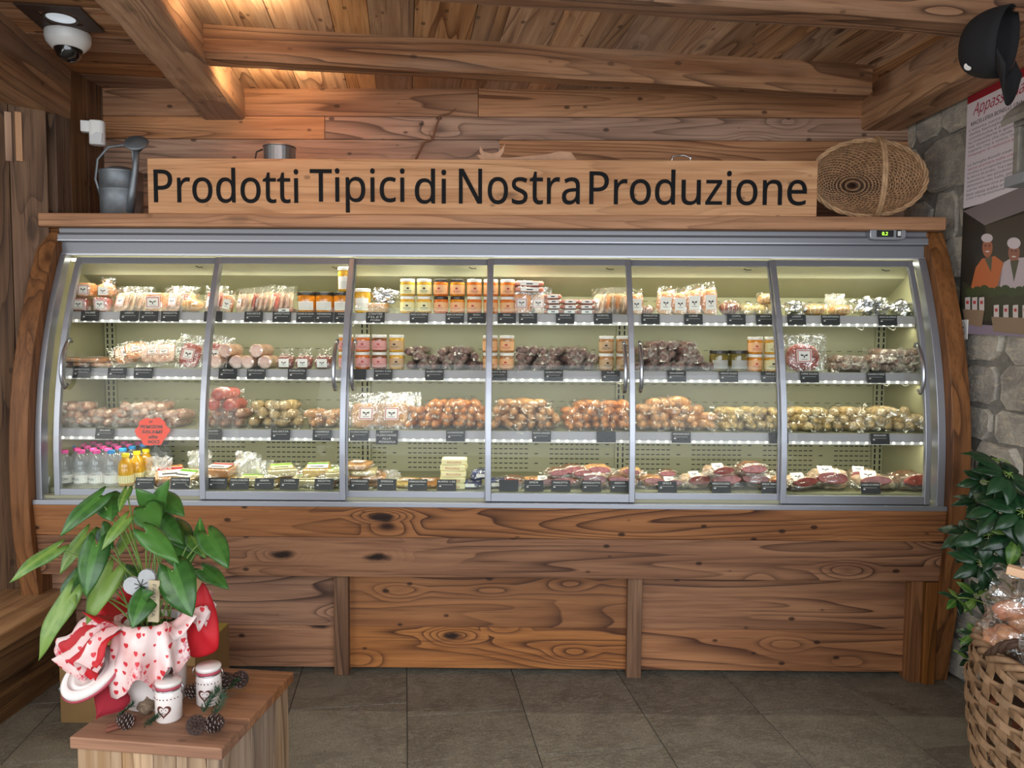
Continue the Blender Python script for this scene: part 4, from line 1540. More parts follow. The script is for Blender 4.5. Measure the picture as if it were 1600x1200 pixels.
# second shelf -----------------------------------------------------------------
g = 'vacuum packs on the second shelf'
for i, (px, z) in enumerate(((82, 0), (108, 0), (138, 0), (165, 0), (95, 0.021), (124, 0.021), (152, 0.021))):
    P('flat', 2, px, (0,), 0.09, z, (rng.uniform(-3, 3), rng.uniform(-4, 4), rng.uniform(-20, 20)), (0.85, 1, 1), desc='flat orange meat pack' + (', upper layer' if z else ', lower layer'), group=g)
for i, px in enumerate((198, 214)): P('flat', 2, px, (0,), 0.085, 0.012 + 0.022 * i, (38, -12, 30), (0.75, 0.75, 1), desc='orange meat pack propped at a slant', group=g)
for i, px in enumerate((240, 258)): P('flat', 2, px, (2,), 0.08, 0.016, (48, -6, 12), (0.75, 0.75, 1), desc='pale meat pack propped at a slant', group=g)
for px in (292, 332): P('bigsheet', 2, px, (1,), 0.06, rot=(-15, 8, -12), sc=0.95, desc='red sliced salami pack standing up', group=g)
for px, z in ((350, 0), (373, 0), (398, 0), (421, 0), (362, 0.050), (410, 0.050)):
    P('roll', 2, px, None, 0.085, z, (0, 0, rng.uniform(-8, 14)), desc='cooked meat roll' + (', upper layer' if z else ', lower layer'), group='cooked meat rolls')
for px in (447, 476, 506): P('pouch', 2, px, (0,), 0.05, desc='red meat pouch with white emblem label', group='red meat pouches')
P('bigsheet', 2, 1254, (2,), 0.06, rot=(-10, 0, 0), sc=1.05, desc='round red cured ham in clear bag', group=g)


def pile(s, key, x0, x1, layers, desc, group, pitch=0.036, lift=0.031, d=0.095, variants=3, skew=20, depth_rows=1, dstep=0.14, prof=None, deck=False):
    """sausages heaped on a shelf, ends towards the viewer"""
    y0 = on(s, 600, d).y
    X0, X1 = XP(x0, y0, 1.2), XP(x1, y0, 1.2)
    for dr in range(depth_rows):
        for l in range(layers):
            n = int((X1 - X0 - l * pitch * 0.35) / pitch)
            for i in range(n):
                u = (i + 0.5 + 0.5 * (l % 2)) / max(1, n)
                if prof and l >= prof(u): continue
                X = X0 + (l % 2) * pitch * 0.45 + pitch * (i + 0.5) + rng.uniform(-0.005, 0.005)
                base = on(s, 600, d)
                loc = Vector((X, base.y + dr * dstep + rng.uniform(-0.01, 0.012) + l * 0.012, base.z + l * lift + rng.uniform(0, 0.004)))
                rot = (R(rng.uniform(-7, 5)), 0, R(rng.uniform(-skew, skew) * (1.9 if s == 3 and l else 1)))
                sc = rng.uniform(0.92, 1.08)
                put(key, loc, rot, (sc, sc, sc), desc, group, 'pile', (rng.randrange(variants),))


pile(2, 's_dark', 640, 756, 3, 'dark dry salami in clear wrap, heaped between the jars behind the third door', 'dry salami heap behind the third door', prof=lambda u: 2.2 + 0.9 * math.sin(u * 9 + 1))
pile(2, 's_dark', 806, 936, 3, 'dark dry salami in clear wrap, heaped between the jars behind the fourth door', 'dry salami heap behind the fourth door', prof=lambda u: 1.6 + 2.0 * math.sin(u * 3.0) ** 0.7)
pile(2, 's_dark', 992, 1108, 4, 'dark dry salami in clear wrap, heaped beside the olive jars', 'dry salami heap beside the olive jars', prof=lambda u: 1.7 + 2.3 * math.sin(u * 2.9) ** 1.0)
pile(2, 's_dark2', 1291, 1440, 3, 'brown dry salami in clear wrap, heaped at the right end of the second shelf', 'dry salami heap at the right end', prof=lambda u: 2 + 1.0 * (u > 0.5))
pile(3, 's_brown', 66, 305, 3, 'fresh salami in clear wrap, heaped at the left end of the third shelf', 'fresh salami heap at the left end', 0.043, 0.030, prof=lambda u: 2.2 + 0.8 * math.sin(u * 11))
pile(3, 's_brown', 322, 392, 2, 'fresh salami in clear wrap, below the red salami behind the second door', 'fresh salami under the red salami', 0.042, 0.034)
for px, z in ((341, 0.075), (368, 0.07), (354, 0.118)):
    P('s_redthick', 3, px, (0,), 0.09, z, (0, 0, rng.uniform(-30, 10)), desc='thick red salami resting on the heap', group='red salami on the heap')
pile(3, 's_cream', 395, 478, 3, 'cream coloured sausage in clear bag, heaped behind the second door', 'cream sausage heap', 0.045, 0.034)
pile(3, 's_peach', 480, 540, 2, 'peach coloured sausage in clear bag, heaped beside the loaf packs', 'peach sausage heap beside the loaf packs', 0.043, 0.034)
for px in (572, 612): P('bigsheet', 3, px, (0,), 0.06, rot=(-22, 0, 0), sc=(1, 1, 1.05), desc='flat tan meat loaf pack with square label', group='meat loaf packs')
P('bigsheet', 3, 622, (0,), 0.12, rot=(-16, 0, 0), sc=1.05, desc='tan meat loaf pack behind the front ones', group='meat loaf packs')
pile(3, 's_orange', 638, 768, 4, 'orange smoked sausage in clear bag, heaped behind the third door', 'orange sausage heap behind the third door', 0.0375, 0.028, prof=lambda u: 1.8 + 2.2 * u ** 0.6)
pile(3, 's_tan', 770, 880, 4, 'tan sausage in clear bag, heaped behind the fourth door', 'tan sausage heap', 0.039, 0.029, prof=lambda u: 4.2 - 2.0 * max(0, u - 0.6) / 0.4)
pile(3, 's_orange', 882, 992, 4, 'orange smoked sausage in clear bag, heaped right of the tan sausages', 'orange sausage heap right of the tan sausages', 0.0375, 0.028, prof=lambda u: 2.4 + 1.6 * min(1, u * 2.5))
pile(3, 's_peach', 994, 1120, 4, 'thick peach sausage in clear bag, heaped behind the fifth door', 'peach sausage heap behind the fifth door', 0.043, 0.031, prof=lambda u: 1.8 + 2.2 * math.sin(u * 3.1))
pile(3, 's_pale', 1122, 1300, 3, 'pale sausage in clear bag, heaped behind the fifth and sixth doors', 'pale sausage heap', 0.0385, 0.029, prof=lambda u: 2.2 + 1.0 * u)
pile(3, 's_cream', 1302, 1450, 3, 'cream coloured sausage in clear bag, heaped at the right end of the third shelf', 'cream sausage heap at the right end', 0.043, 0.028, prof=lambda u: 2.6 + 0.7 * math.sin(u * 6))

# bottom deck -----------------------------------------------------------------
CN = ['pink', 'blue', 'yellow', 'dark']
for ci, (px, cap) in enumerate(((76, 0), (102, 0), (128, 0), (152, 0), (175, 1), (197, 2))):
    for row in range(5):
        cc = cap
        if ci == 0 and row in (1, 2): cc = 1
        if cap == 2 and row >= 3: cc = 3
        l = on(4, px, 0.045)
        l.y += row * 0.070
        l.x += row * 0.010 + (0.004 if row % 2 else 0)
        put('bottle', l, (0, 0, R(rng.uniform(-25, 25))), (1, 1, 1), f'small bottle with {CN[cc]} cap, {["front", "second", "third", "fourth", "fifth"][row]} row|4|0', 'bottles on the bottom deck', 'ord', (cc,))
g = 'cheese on the bottom deck'
P('emptybag', 4, 245, (1,), 0.06, desc='tall cloudy cheese bag', group=g)
P('wedge', 4, 266, (1,), 0.09, 0.0, (25, 0, 30), desc='orange cheese wedge leaning', group=g)
P('wedge', 4, 293, (0,), 0.08, 0.0, (18, 0, -20), desc='yellow cheese wedge leaning', group=g)
P('emptybag', 4, 312, (2,), 0.12, rot=(0, 0, 30), desc='cloudy cheese bag', group=g)
P('wedge', 4, 343, (0,), 0.08, 0.0, (8, 0, 10), sc=1.05, desc='yellow cheese wedge with green stripe', group=g)
P('wedge', 4, 346, (1,), 0.09, 0.039, (8, 0, -12), desc='orange cheese wedge on the yellow one', group=g)
P('emptybag', 4, 378, (2,), 0.10, rot=(0, 8, 10), desc='standing cloudy cheese bag', group=g)
P('emptybag', 4, 405, (0,), 0.09, rot=(0, -8, -15), desc='standing cloudy cheese bag', group=g)
for i, (px, z, a) in enumerate(((395, 0, 2), (425, 0, 0), (452, 0.0, 1), (478, 0.0, 2), (440, 0.04, 2), (497, 0.04, 0), (508, 0.0, 1), (528, 0.03, 2))):
    P('wedge', 4, px, (a,), 0.07 + 0.02 * (i % 3), z, (rng.uniform(4, 14), 0, rng.uniform(-25, 25)), 0.9, desc=['yellow', 'orange', 'pale'][a] + ' cheese wedge' + (' on top' if z else ''), group=g)
for i, (px, z, a) in enumerate(((556, 0, 6), (585, 0, 7), (553, 0.026, 6), (584, 0.026, 7), (570, 0.05, 5), (560, 0.075, 6))):
    P('flat', 4, px, (a,), 0.09, z, (rng.uniform(0, 8), 0, rng.uniform(-15, 15)), (0.9, 0.9, 1.2), desc='flat orange and beige pack, ' + ['lowest', 'second', 'third', 'top'][int(z / 0.025)] + ' layer', group='flat packs behind the third door')
P('emptybag', 4, 606, (0,), 0.08, rot=(-20, 0, 10), sc=(1, 1, 0.7), desc='low clear bag', group=g)
for px, a in ((637, 3), (668, 4)): P('flat', 4, px, (a,), 0.09, 0.0, (4, 0, rng.uniform(-10, 10)), (0.95, 0.9, 1), desc='flat yellow cheese slab', group=g)
for k in range(5): P('butter', 4, 707 + k * 0.8, None, 0.05 + 0.008 * k, 0.0251 * k, (0, 0, rng.uniform(-6, 6)), desc=f'cream ricotta packet, layer {["one", "two", "three", "four", "five"][k]} of the stack', group='stacked ricotta packets')
for px, z in ((738, 0), (750, 0.042), (775, 0), (782, 0.0)): P('blue', 4, px, None, 0.05 if px < 760 else 0.07, z, (0, 0, rng.uniform(-30, 30)), desc='dark blue wrapped packet' + (' on top' if z else ''), group='dark blue packets')
g = 'cured meat on the bottom deck'
for i, (px, n, z, sc) in enumerate(((800, 1, 0, 0.62), (832, 3, 0, 0.62), (852, 0, 0.0, 0.7), (884, 3, 0, 0.8), (870, 1, 0.04, 0.6), (893, 1, 0.045, 0.7), (926, 2, 0, 0.85), (932, 3, 0.05, 0.75), (908, 1, 0.04, 0.6), (970, 3, 0, 0.9), (985, 3, 0.05, 0.6),
                                 (1020, 3, 0, 0.8), (1048, 0, 0, 0.7), (1042, 1, 0.04, 0.5), (1085, 2, 0, 0.8), (1128, 1, 0, 0.95), (1122, 0, 0.05, 0.85), (1178, 2, 0, 0.95), (1172, 1, 0.055, 0.8), (1213, 3, 0, 0.8),
                                 (1245, 0, 0, 1.0), (1293, 2, 0.0, 1.05), (1283, 0, 0.0, 0.7), (1362, 0, 0, 1.1), (1345, 2, 0.012, 0.8), (1420, 1, 0, 1.05), (1428, 3, 0.0, 0.7))):
    P('ham', 4, px, (n,), 0.075 + 0.02 * (i % 2) + (0.08 if px in (1283, 1345, 1428) else 0), z, (rng.uniform(0, 6), 0, rng.uniform(-20, 20)), sc, desc=['fat-rimmed', 'dark-crusted', 'thick fat-rimmed', 'peach-rimmed'][n] + ' cured ham piece' + (' on top' if z > 0.02 else ''), group=g)

# price tickets -----------------------------------------------------------------
TK = {1: [(84, ''), (142, 'SALAME'), (203, 'LARDO'), (234, 'SPECK'), (267, 'PANCETTA'), (334, ''), (397, 'SALSICCE'), (441, 'AFFETTATI'), (478, 'CUORE DI SALSA'), (507, 'PEPERONI'), (537, 'FUNGHI'),
          (655, 'RAGU DI CERVO'), (711, 'RAGU DI MANZO'), (745, 'RAGU'), (792, 'RAGU'), (825, 'WURSTEL'), (883, 'BERNER'), (942, 'WURSTEL'), (1016, 'PANCETTA'), (1083, 'CARNE'), (1150, 'COPPA'), (1195, 'ARISTA'), (1244, 'LARDO'), (1297, 'SPECK ARTIGIANALE'), (1386, 'SPECK DI CERVO')],
      2: [(76, ''), (129, 'AFFETTATO'), (184, 'SALMONE'), (225, 'MEZZENA AFFUMICATA'), (357, 'ROTOLO'), (401, 'COPPA DI MAIALE'), (465, 'PORCHETTA'), (558, ''), (599, 'RAGU 5,50'), (679, 'SALAMINI DI CERVO'), (778, 'RAGU 6,50'), (865, 'SALAMINI DI CAPRIOLO'), (954, '6,40'), (1057, 'SALAMINI'), (1138, 'VERDURE IN OLIO'), (1203, 'MIELE'), (1264, 'CARNE SALADA'), (1368, 'SALAMINI DI CERVO')],
      3: [(165, 'SALAME'), (333, 'GOLOSO'), (439, 'SALSICCIA'), (504, 'LUGANEGA'), (562, 'FLEISCHKASE'), (712, 'LUGANEGHE'), (846, 'WURSTEL MERANER'), (947, ''), (1064, 'WEISSWURST'), (1216, ''), (1374, 'MERANER')],
      4: [(228, 'FORMAGGIO'), (283, 'PASTA FRESCA'), (341, 'PECORINO'), (375, 'FONTAL DI MELINDA'), (414, 'GRANA'), (453, 'CASERA'), (507, 'RICOTTA'), (562, 'FORMAGGIO'), (605, 'SPRESSA'), (653, 'FORMAGGIO MALGA'), (698, 'BURRO 1,50'), (795, ''), (834, 'SPECK'), (876, 'PANCETTA'), (924, 'PROSCIUTTO'), (968, 'ARISTA'), (1042, 'SPECK'), (1126, 'PROSCIUTTO DI CERVO'), (1203, 'SPECK TRANCI'), (1359, 'CARNE DI CERVO')]}


def ticket(s, px, txt, w=0.081, h=0.047, hand=False, tilt=None):
    if s == 4: z, y = 0.850, 3.172
    else: z, y = SHELF[s][0] - 0.001, SHELF[s][1] - 0.016
    x = XP(px, y, z)
    o = empty('price_ticket', (x, y - 0.003, z), (R(-12 if s < 4 else -16), 0, R(rng.uniform(-2, 2)) if tilt is None else tilt)); tag(o, cat='price ticket')
    mb = MB(); mb.box((-w / 2, -0.0012, -h + 0.004), (w / 2, 0.0, 0.004)); mb.build('card', CHALK, o)
    z0 = 0.0
    if hand:
        for k, (ln, ww) in enumerate(hand):
            textmesh(ln, 0.013, CHALKW, 'lettering', o, Matrix.Translation((rng.uniform(-0.002, 0.002), -0.0016, -0.004 - k * (h - 0.012) / (len(hand) - 0.5))) @ FACE, extrude=0.0002, width=w * ww, height=h / len(hand) * 0.55, shear=0.15)
    elif txt:
        textmesh(txt, 0.009, CHALKW, 'lettering', o, Matrix.Translation((0, -0.0016, -0.005)) @ FACE, extrude=0.0002, width=min(w * 0.88, 0.0075 * len(txt)), height=0.0075)
        mb = MB(); mb.box((-w * 0.38, -0.0016, -0.018), (w * 0.34, -0.0013, -0.0172))
        mb.box((-w * 0.38, -0.0016, -0.026), (-w * 0.28, -0.0013, -0.022))
        mb.build('printed_rule', CHALKW, o)
    REG.append((o, f'{"black chalkboard ticket" if not hand else "large handwritten chalkboard ticket"}|{s}|{door_of(px)}', 'ord', 'black price tickets on the shelf rails'))
    return o

for s in TK:
    for px, txt in TK[s]: ticket(s, px, txt)
ticket(1, 587, '', 0.083, 0.047, hand=(('CONTRE', 0.75), ('FILET', 0.8), ('PORK', 0.55)))
ticket(3, 605, '', 0.094, 0.062, hand=(("NOVITA'", 0.62), ('FLEISCHKASE', 0.9), ('ALLA', 0.4), ('PIZZAIOLA', 0.75)))

# red promotion card
RC = M_plain('orange_red_card', 'e8432a', 0.6)
pc = empty('promotion_card', (XP(237, 3.20, 1.06), 3.205, 1.045), (R(-6), 0, 0)); tag(pc, 'orange-red cloud-shaped card reading SALAMI alle NOCI on the third shelf', 'sign')
mb = MB()
pts = []
for q in range(64):
    a = 2 * math.pi * q / 64
    k = 1 + 0.07 * math.sin(a * 6 + 1.2) + 0.03 * math.sin(a * 11)
    pts.append((0.070 * k * math.cos(a) * (1.0 + 0.1 * math.sin(a)), 0.060 * k * math.sin(a)))
mb.prism(pts, -0.0008, 0.0008, 'y')
mb.build('card', RC, pc)
for k, (ln, ww) in enumerate((('IN', 0.014), ('PROMOZIONE', 0.098), ('SALAMI', 0.09), ('alle', 0.04), ('NOCI', 0.05))):
    textmesh(ln, 0.02, LBL_K, 'lettering', pc, Matrix.Translation((0.004 * (k - 2), -0.0012, 0.043 - k * 0.0215)) @ FACE, extrude=0.0002, width=ww, height=0.0135 if k else 0.008, shear=0.1, offset=0.0006)

# ------------------------------------------------------------------ labels for everything in the case
ORDW = ['first', 'second', 'third', 'fourth', 'fifth', 'sixth', 'seventh', 'eighth', 'ninth', 'tenth', 'eleventh', 'twelfth']
buckets = {}
for o, base, mode, grp in REG:
    if grp: o['group'] = grp
    if mode == 'pile': o['label'] = base
    else: buckets.setdefault(base, []).append(o)
for base, lst in buckets.items():
    desc, s, dn = base.split('|')
    s, dn = int(s), int(dn)
    lst.sort(key=lambda o: o.location.x)
    wh = f'{SN[s]}, {DN[dn]} door'
    for i, o in enumerate(lst):
        if len(lst) == 1: o['label'] = f'{desc}, {wh}'
        elif i == len(lst) - 1 and len(lst) > 2: o['label'] = f'{desc}, {wh}, last of its row'
        else: o['label'] = f'{desc}, {wh}, {ORDW[i]} from left'
# ------------------------------------------------------------------ things on top of the case and on the walls
TOPZ = 1.9825
ZINC = M_plain('weathered_zinc', '7f868c', 0.5, 0.6, var=0.3, vscale=12, bump=0.15, bscale=30)
TIN = M_plain('dull_aluminium', 'a5a9ad', 0.35, 0.9)
WICK = M_plain('wicker', 'b98f68', 0.6, var=0.35, vscale=40, bump=0.4, bscale=120)
WICK2 = M_plain('wicker_pale', 'c49c74', 0.6, var=0.3, vscale=30)
WICK3 = M_plain('big_basket_strip', '9b7a5a', 0.6, var=0.35, vscale=25, bump=0.4, bscale=90)
WICKD = M_plain('dark_willow', '4f3a2c', 0.6)
LETTER = M_plain('black_letters', '0d0d10', 0.7, spec=0.2)
TWIG = M_plain('twig_bark', '7a5238', 0.8)
PLY = M_plain('plywood', 'c79a78', 0.6, var=0.15)

# sign board with its lettering
sx0, sx1 = XP(231, 3.29, 2.1), XP(1277, 3.29, 2.1)
sg = empty('shop_sign', ((sx0 + sx1) / 2, 3.30, TOPZ), label='long pale wooden sign board with black lettering standing on the display case', cat='sign')
mb = MB(); mb.box((-(sx1 - sx0) / 2, -0.012, 0), ((sx1 - sx0) / 2, 0.012, 0.236), 0, 0.35)
mb.build('board', SIGNW, sg, bevel=0.003)
for wd, p0_, p1_ in (('Prodotti', 240, 466), ('Tipici', 484, 632), ('di', 648, 697), ('Nostra', 717, 906), ('Produzione', 921, 1261)):
    a_, b_ = XP(p0_, 3.285, 2.1), XP(p1_, 3.285, 2.1)
    x = (a_ + b_) / 2 - sg.location.x
    # vertical extent: letters with descenders reach lower
    desc = 'p' in wd
    t_, lo_ = 0.196, 0.046
    if desc: lo_ = 0.008
    textmesh(wd, 0.2, LETTER, 'lettering', sg, Matrix.Translation((x, -0.0135, (t_ + lo_) / 2)) @ FACE, extrude=0.0015, width=b_ - a_, height=t_ - lo_, offset=0.0008)

# watering can
cx, cy = XP(190, 3.47, 2.08), 3.47
wc = empty('watering_can', (cx, cy, TOPZ), label='grey zinc watering can at the left end above the display case', cat='watering can')
mb = MB(); mb.lathe([(0.088, 0), (0.092, 0.004), (0.092, 0.012), (0.088, 0.016), (0.090, 0.12), (0.093, 0.124), (0.093, 0.130), (0.090, 0.134), (0.090, 0.205), (0.094, 0.209), (0.092, 0.214), (0.082, 0.216), (0.040, 0.235), (0.03, 0.236)], 30)
mb.build('can_body', ZINC, wc, smooth=True)
mb = MB(); mb.tube([(-0.088, -0.01, 0.10 + 0.0), (-0.112, -0.01, 0.18), (-0.10, -0.01, 0.27), (-0.05, -0.01, 0.325), (0.02, -0.01, 0.335), (0.06, -0.01, 0.315), (0.065, -0.01, 0.222)], 0.006, 8, flat=0.5)
mb.build('handle', ZINC, wc, smooth=True)
mb = MB(); mb.tube([(0.06, -0.05, 0.03), (0.085, -0.065, 0.12), (0.105, -0.075, 0.22), (0.118, -0.085, 0.30)], [0.020, 0.017, 0.013, 0.011], 12)
mb.tube([(0.112, -0.08, 0.25), (0.075, -0.03, 0.215)], 0.004, 6)
mb.build('spout', ZINC, wc, smooth=True)
mb = MB(); Mx = Matrix.Translation((0.120, -0.090, 0.315)) @ Matrix.Rotation(R(48), 4, 'X') @ Matrix.Rotation(R(8), 4, 'Y')
mb.lathe([(0.012, -0.03), (0.030, -0.01), (0.050, 0.006), (0.052, 0.010), (0.046, 0.016), (0.0, 0.02)], 26, 0, Mx, True, False)
mb.build('sprinkler_rose', ZINC, wc, smooth=True)

# pot behind the sign
po = empty('metal_pot', (XP(437, 3.47, 2.25), 3.47, TOPZ), label='dull aluminium pot peeking out behind the left part of the sign', cat='pot')
mb = MB(); mb.lathe([(0.066, 0), (0.070, 0.006), (0.070, 0.322), (0.074, 0.326), (0.073, 0.33), (0.067, 0.33), (0.066, 0.02), (0.0, 0.018)], 28, 0, None, True, False)
mb.build('pot_body', TIN, po, smooth=False, bevel=0.001)
mb = MB(); mb.tube([(-0.07, -0.02, 0.315), (-0.095, -0.03, 0.30), (-0.10, -0.03, 0.27), (-0.072, -0.02, 0.25)], 0.004, 6); mb.build('handle', BLACK, po, smooth=True)

# plywood cow silhouette
cxx = XP(822, 3.42, 2.2)
cw = empty('wooden_cow_silhouette', (cxx, 3.42, TOPZ), label='pale plywood cow silhouette behind the middle of the sign', cat='decoration')
cow = [(-0.19, 0), (-0.165, 0), (-0.16, 0.10), (-0.13, 0.14), (0.08, 0.13), (0.13, 0.10), (0.15, 0), (0.175, 0), (0.18, 0.1), (0.215, 0.18), (0.232, 0.255), (0.20, 0.298), (0.15, 0.302), (0.08, 0.287), (0.0, 0.280), (-0.09, 0.272), (-0.115, 0.276),
       (-0.10, 0.30), (-0.094, 0.335), (-0.108, 0.315), (-0.128, 0.296), (-0.15, 0.292), (-0.165, 0.293), (-0.19, 0.30), (-0.205, 0.325), (-0.208, 0.30), (-0.20, 0.286), (-0.222, 0.283), (-0.205, 0.268), (-0.195, 0.24), (-0.20, 0.20), (-0.185, 0.185), (-0.17, 0.16)]
mb = MB(); mb.prism(cow, -0.006, 0.006, 'y'); mb.build('cutout', PLY, cw)
tag(cw)

# swing top jar with wire bail
sj = empty('swing_top_jar', (XP(1063, 3.43, 2.2), 3.43, TOPZ), label='glass jar with bright wire clasp peeking above the right part of the sign', cat='jar')
mb = MB(); mb.lathe([(0.036, 0.002), (0.040, 0.008), (0.040, 0.20), (0.034, 0.235), (0.034, 0.25)], 20); mb.build('jar_glass', PET, sj, smooth=True)
mb = MB(); mb.tube([(-0.044, -0.012, 0.235), (-0.040, -0.012, 0.283), (0.012, -0.012, 0.288), (0.044, -0.012, 0.275), (0.036, -0.012, 0.258), (-0.036, -0.012, 0.252)], 0.0032, 8, closed=False); mb.build('wire_clasp', CHROME, sj, smooth=True)

# dry twig on the wall
pts = [U(648, 252, 3.71), U(655, 238, 3.71), U(663, 222, 3.72), U(676, 218, 3.725), U(682, 196, 3.72), U(688, 180, 3.72), U(703, 177, 3.72), U(713, 169, 3.725)]
tw_ = empty('dry_twig', (pts[0].x, 3.71, TOPZ), label='thin crooked dry twig leaning on the wooden wall above the sign', cat='twig')
mb = MB()
mb.tube([(0.0 - 0.03, 0, 0.0)] + [p - tw_.location for p in pts], [0.006, 0.006, 0.0055, 0.0055, 0.005, 0.005, 0.004, 0.003, 0.0015], 7)
mb.tube([pts[3] - tw_.location, U(668, 216, 3.72) - tw_.location + Vector((0.01, -0.01, 0.02)), U(672, 205, 3.71) - tw_.location], [0.003, 0.002, 0.001], 6)
mb.build('stem', TWIG, tw_, smooth=True)


def woven_bowl(mbw, a, b, D, rings, ribs, rr, mat_i=0, close=0.06):
    """open side faces -Y, bowl goes back to +Y by D"""
    def pt(s, th, off=0.0):
        k = max(close, math.cos(s * math.pi / 2) ** 0.62)
        return Vector(((a * k + off) * math.cos(th), D * math.sin(s * math.pi / 2) ** 1.4 + off * 0.5 * s, (b * k + off) * math.sin(th)))
    for i in range(rings):
        s = (i + 0.3) / rings
        n = ribs * 2
        pts = [pt(s, 2 * math.pi * q / n, (0.0035 if (q + i) % 2 else -0.0035)) for q in range(n)]
        mbw.tube(pts, rr, 5, mat_i, closed=True, rnd=(i * 0.37) % 1)
    return pt


bk = empty('wicker_basket', (XP(1357, 3.36, 2.15), 3.36, TOPZ + 0.003), label='oval wicker basket lying on its side at the right end above the display case', cat='basket')
A_, B_ = 0.252, 0.163
mb = MB(); mb2 = MB()
pt = woven_bowl(mb, A_, B_, 0.16, 30, 34, 0.0050)
mb.v = [(x, y, z + B_ + 0.012) for x, y, z in mb.v]
mb.build('weave', WICK, bk, smooth=True)
for q in range(34):
    th = 2 * math.pi * q / 34
    mb2.tube([pt(s / 9, th) + Vector((0, 0, B_ + 0.012)) for s in range(10)], 0.0026, 5)
mb2.build('rib', WICKD, bk, smooth=True)
bk.children[-1]['kind'] = 'stuff'
mb = MB()
for k in range(3):
    n = 72
    mb.tube([pt(0, 2 * math.pi * q / n) * 1.0 + Vector((0.007 * math.cos(6.283 * q * 9 / n + k * 2.09) * math.cos(2 * math.pi * q / n), 0.007 * math.sin(6.283 * q * 9 / n + k * 2.09), B_ + 0.012 + 0.006 * math.cos(6.283 * q * 9 / n + k * 2.09) * math.sin(2 * math.pi * q / n))) for q in range(n)], 0.0055, 6, closed=True)
mb.build('braided_rim', WICK2, bk, smooth=True)
mb = MB()
for off in (-0.006, 0.004):
    mb.tube([(0.012 + off + 0.02 * (1 - math.sin(math.pi * t)), -0.13 * math.sin(math.pi * t), B_ + 0.012 - (B_ + 0.006) * math.cos(math.pi * t) * 1.02 - 0.0) for t in [i / 18 for i in range(19)]], 0.008, 8)
mb.build('handle', WICK2, bk, smooth=True)

# recessed ceiling lamp, camera dome, motion sensor
lp = UZ(95, 27, CEIL)
rl = empty('recessed_ceiling_lamp', (lp.x, lp.y, CEIL - 0.001), (0, 0, TH), 'square dark-framed recessed lamp in the ceiling, top left, beside the white camera', 'lamp')
mb = MB()
for lo, hi in (((-0.115, -0.115, -0.006), (0.115, -0.062, 0)), ((-0.115, 0.062, -0.006), (0.115, 0.115, 0)), ((-0.115, -0.062, -0.006), (-0.062, 0.062, 0)), ((0.062, -0.062, -0.006), (0.115, 0.062, 0))): mb.box(lo, hi)
mb.build('frame', M_plain('dark_bronze', '4a3a33', 0.45, 0.4), rl, bevel=0.001)
mb = MB(); mb.lathe([(0.064, -0.004), (0.060, -0.0075), (0.052, -0.0045), (0.05, -0.001)], 28, 0, None, False, False); mb.build('trim_ring', M_plain('dark_bronze', '4a3a33'), rl, smooth=True)
mb = MB(); mb.lathe([(0.05, -0.0025), (0.03, -0.005), (0.0005, -0.006)], 24, 0, None, False, False); mb.build('bulb', M_plain('lamp_reflector', 'b9c0c4', 0.25, 0.6, emit='dfe9f2', estr=0.5), rl, smooth=True)
cp = UZ(106, 50, CEIL)
dc = empty('ceiling_camera', (cp.x, cp.y, CEIL - 0.0005), (R(180), 0, 0), 'white dome security camera on the ceiling, top left', 'camera')
mb = MB(); mb.lathe([(0.080, 0), (0.083, 0.006), (0.083, 0.03), (0.078, 0.045), (0.060, 0.066), (0.055, 0.068)], 36); mb.build('housing', WHITEP, dc, smooth=True)
mb = MB(); mb.lathe([(0.052, 0.064), (0.050, 0.080), (0.040, 0.10), (0.024, 0.112), (0.0005, 0.117)], 28, 0, None, False, False); mb.build('dark_dome', M_plain('smoked_dome', '0a0b0e', 0.08, coat=1.0), dc, smooth=True)
ms_p = U(152, 208, 3.52)
ms = empty('motion_sensor', (ms_p.x, 3.52, ms_p.z), (0, 0, R(18)), 'small white motion sensor on a bracket in the upper left corner', 'sensor')
mb = MB(); mb.prism([(0.034 * math.copysign(abs(math.cos(q * 0.3142)) ** 0.6, math.cos(q * 0.3142)), 0.026 * math.sin(q * 0.3142)) for q in range(20)], -0.055, 0.055, 'z')
mb.build('housing', WHITEP, ms, bevel=0.006)
mb = MB(); mb.prism([(-0.026, -0.05), (0.022, -0.05), (0.026, -0.005), (0.0, -0.002), (-0.024, -0.02)], -0.030, -0.02, 'y'); mb.build('lens', M_plain('sensor_lens', 'd2d2d4', 0.25), ms, bevel=0.002)
mb = MB(); mb.box((-0.066, -0.016, 0.0), (-0.030, 0.02, 0.05)); mb.tube([(-0.06, 0, 0.03), (-0.02, 0, 0.03)], 0.008, 8); mb.build('bracket', WHITEP, ms, bevel=0.004)

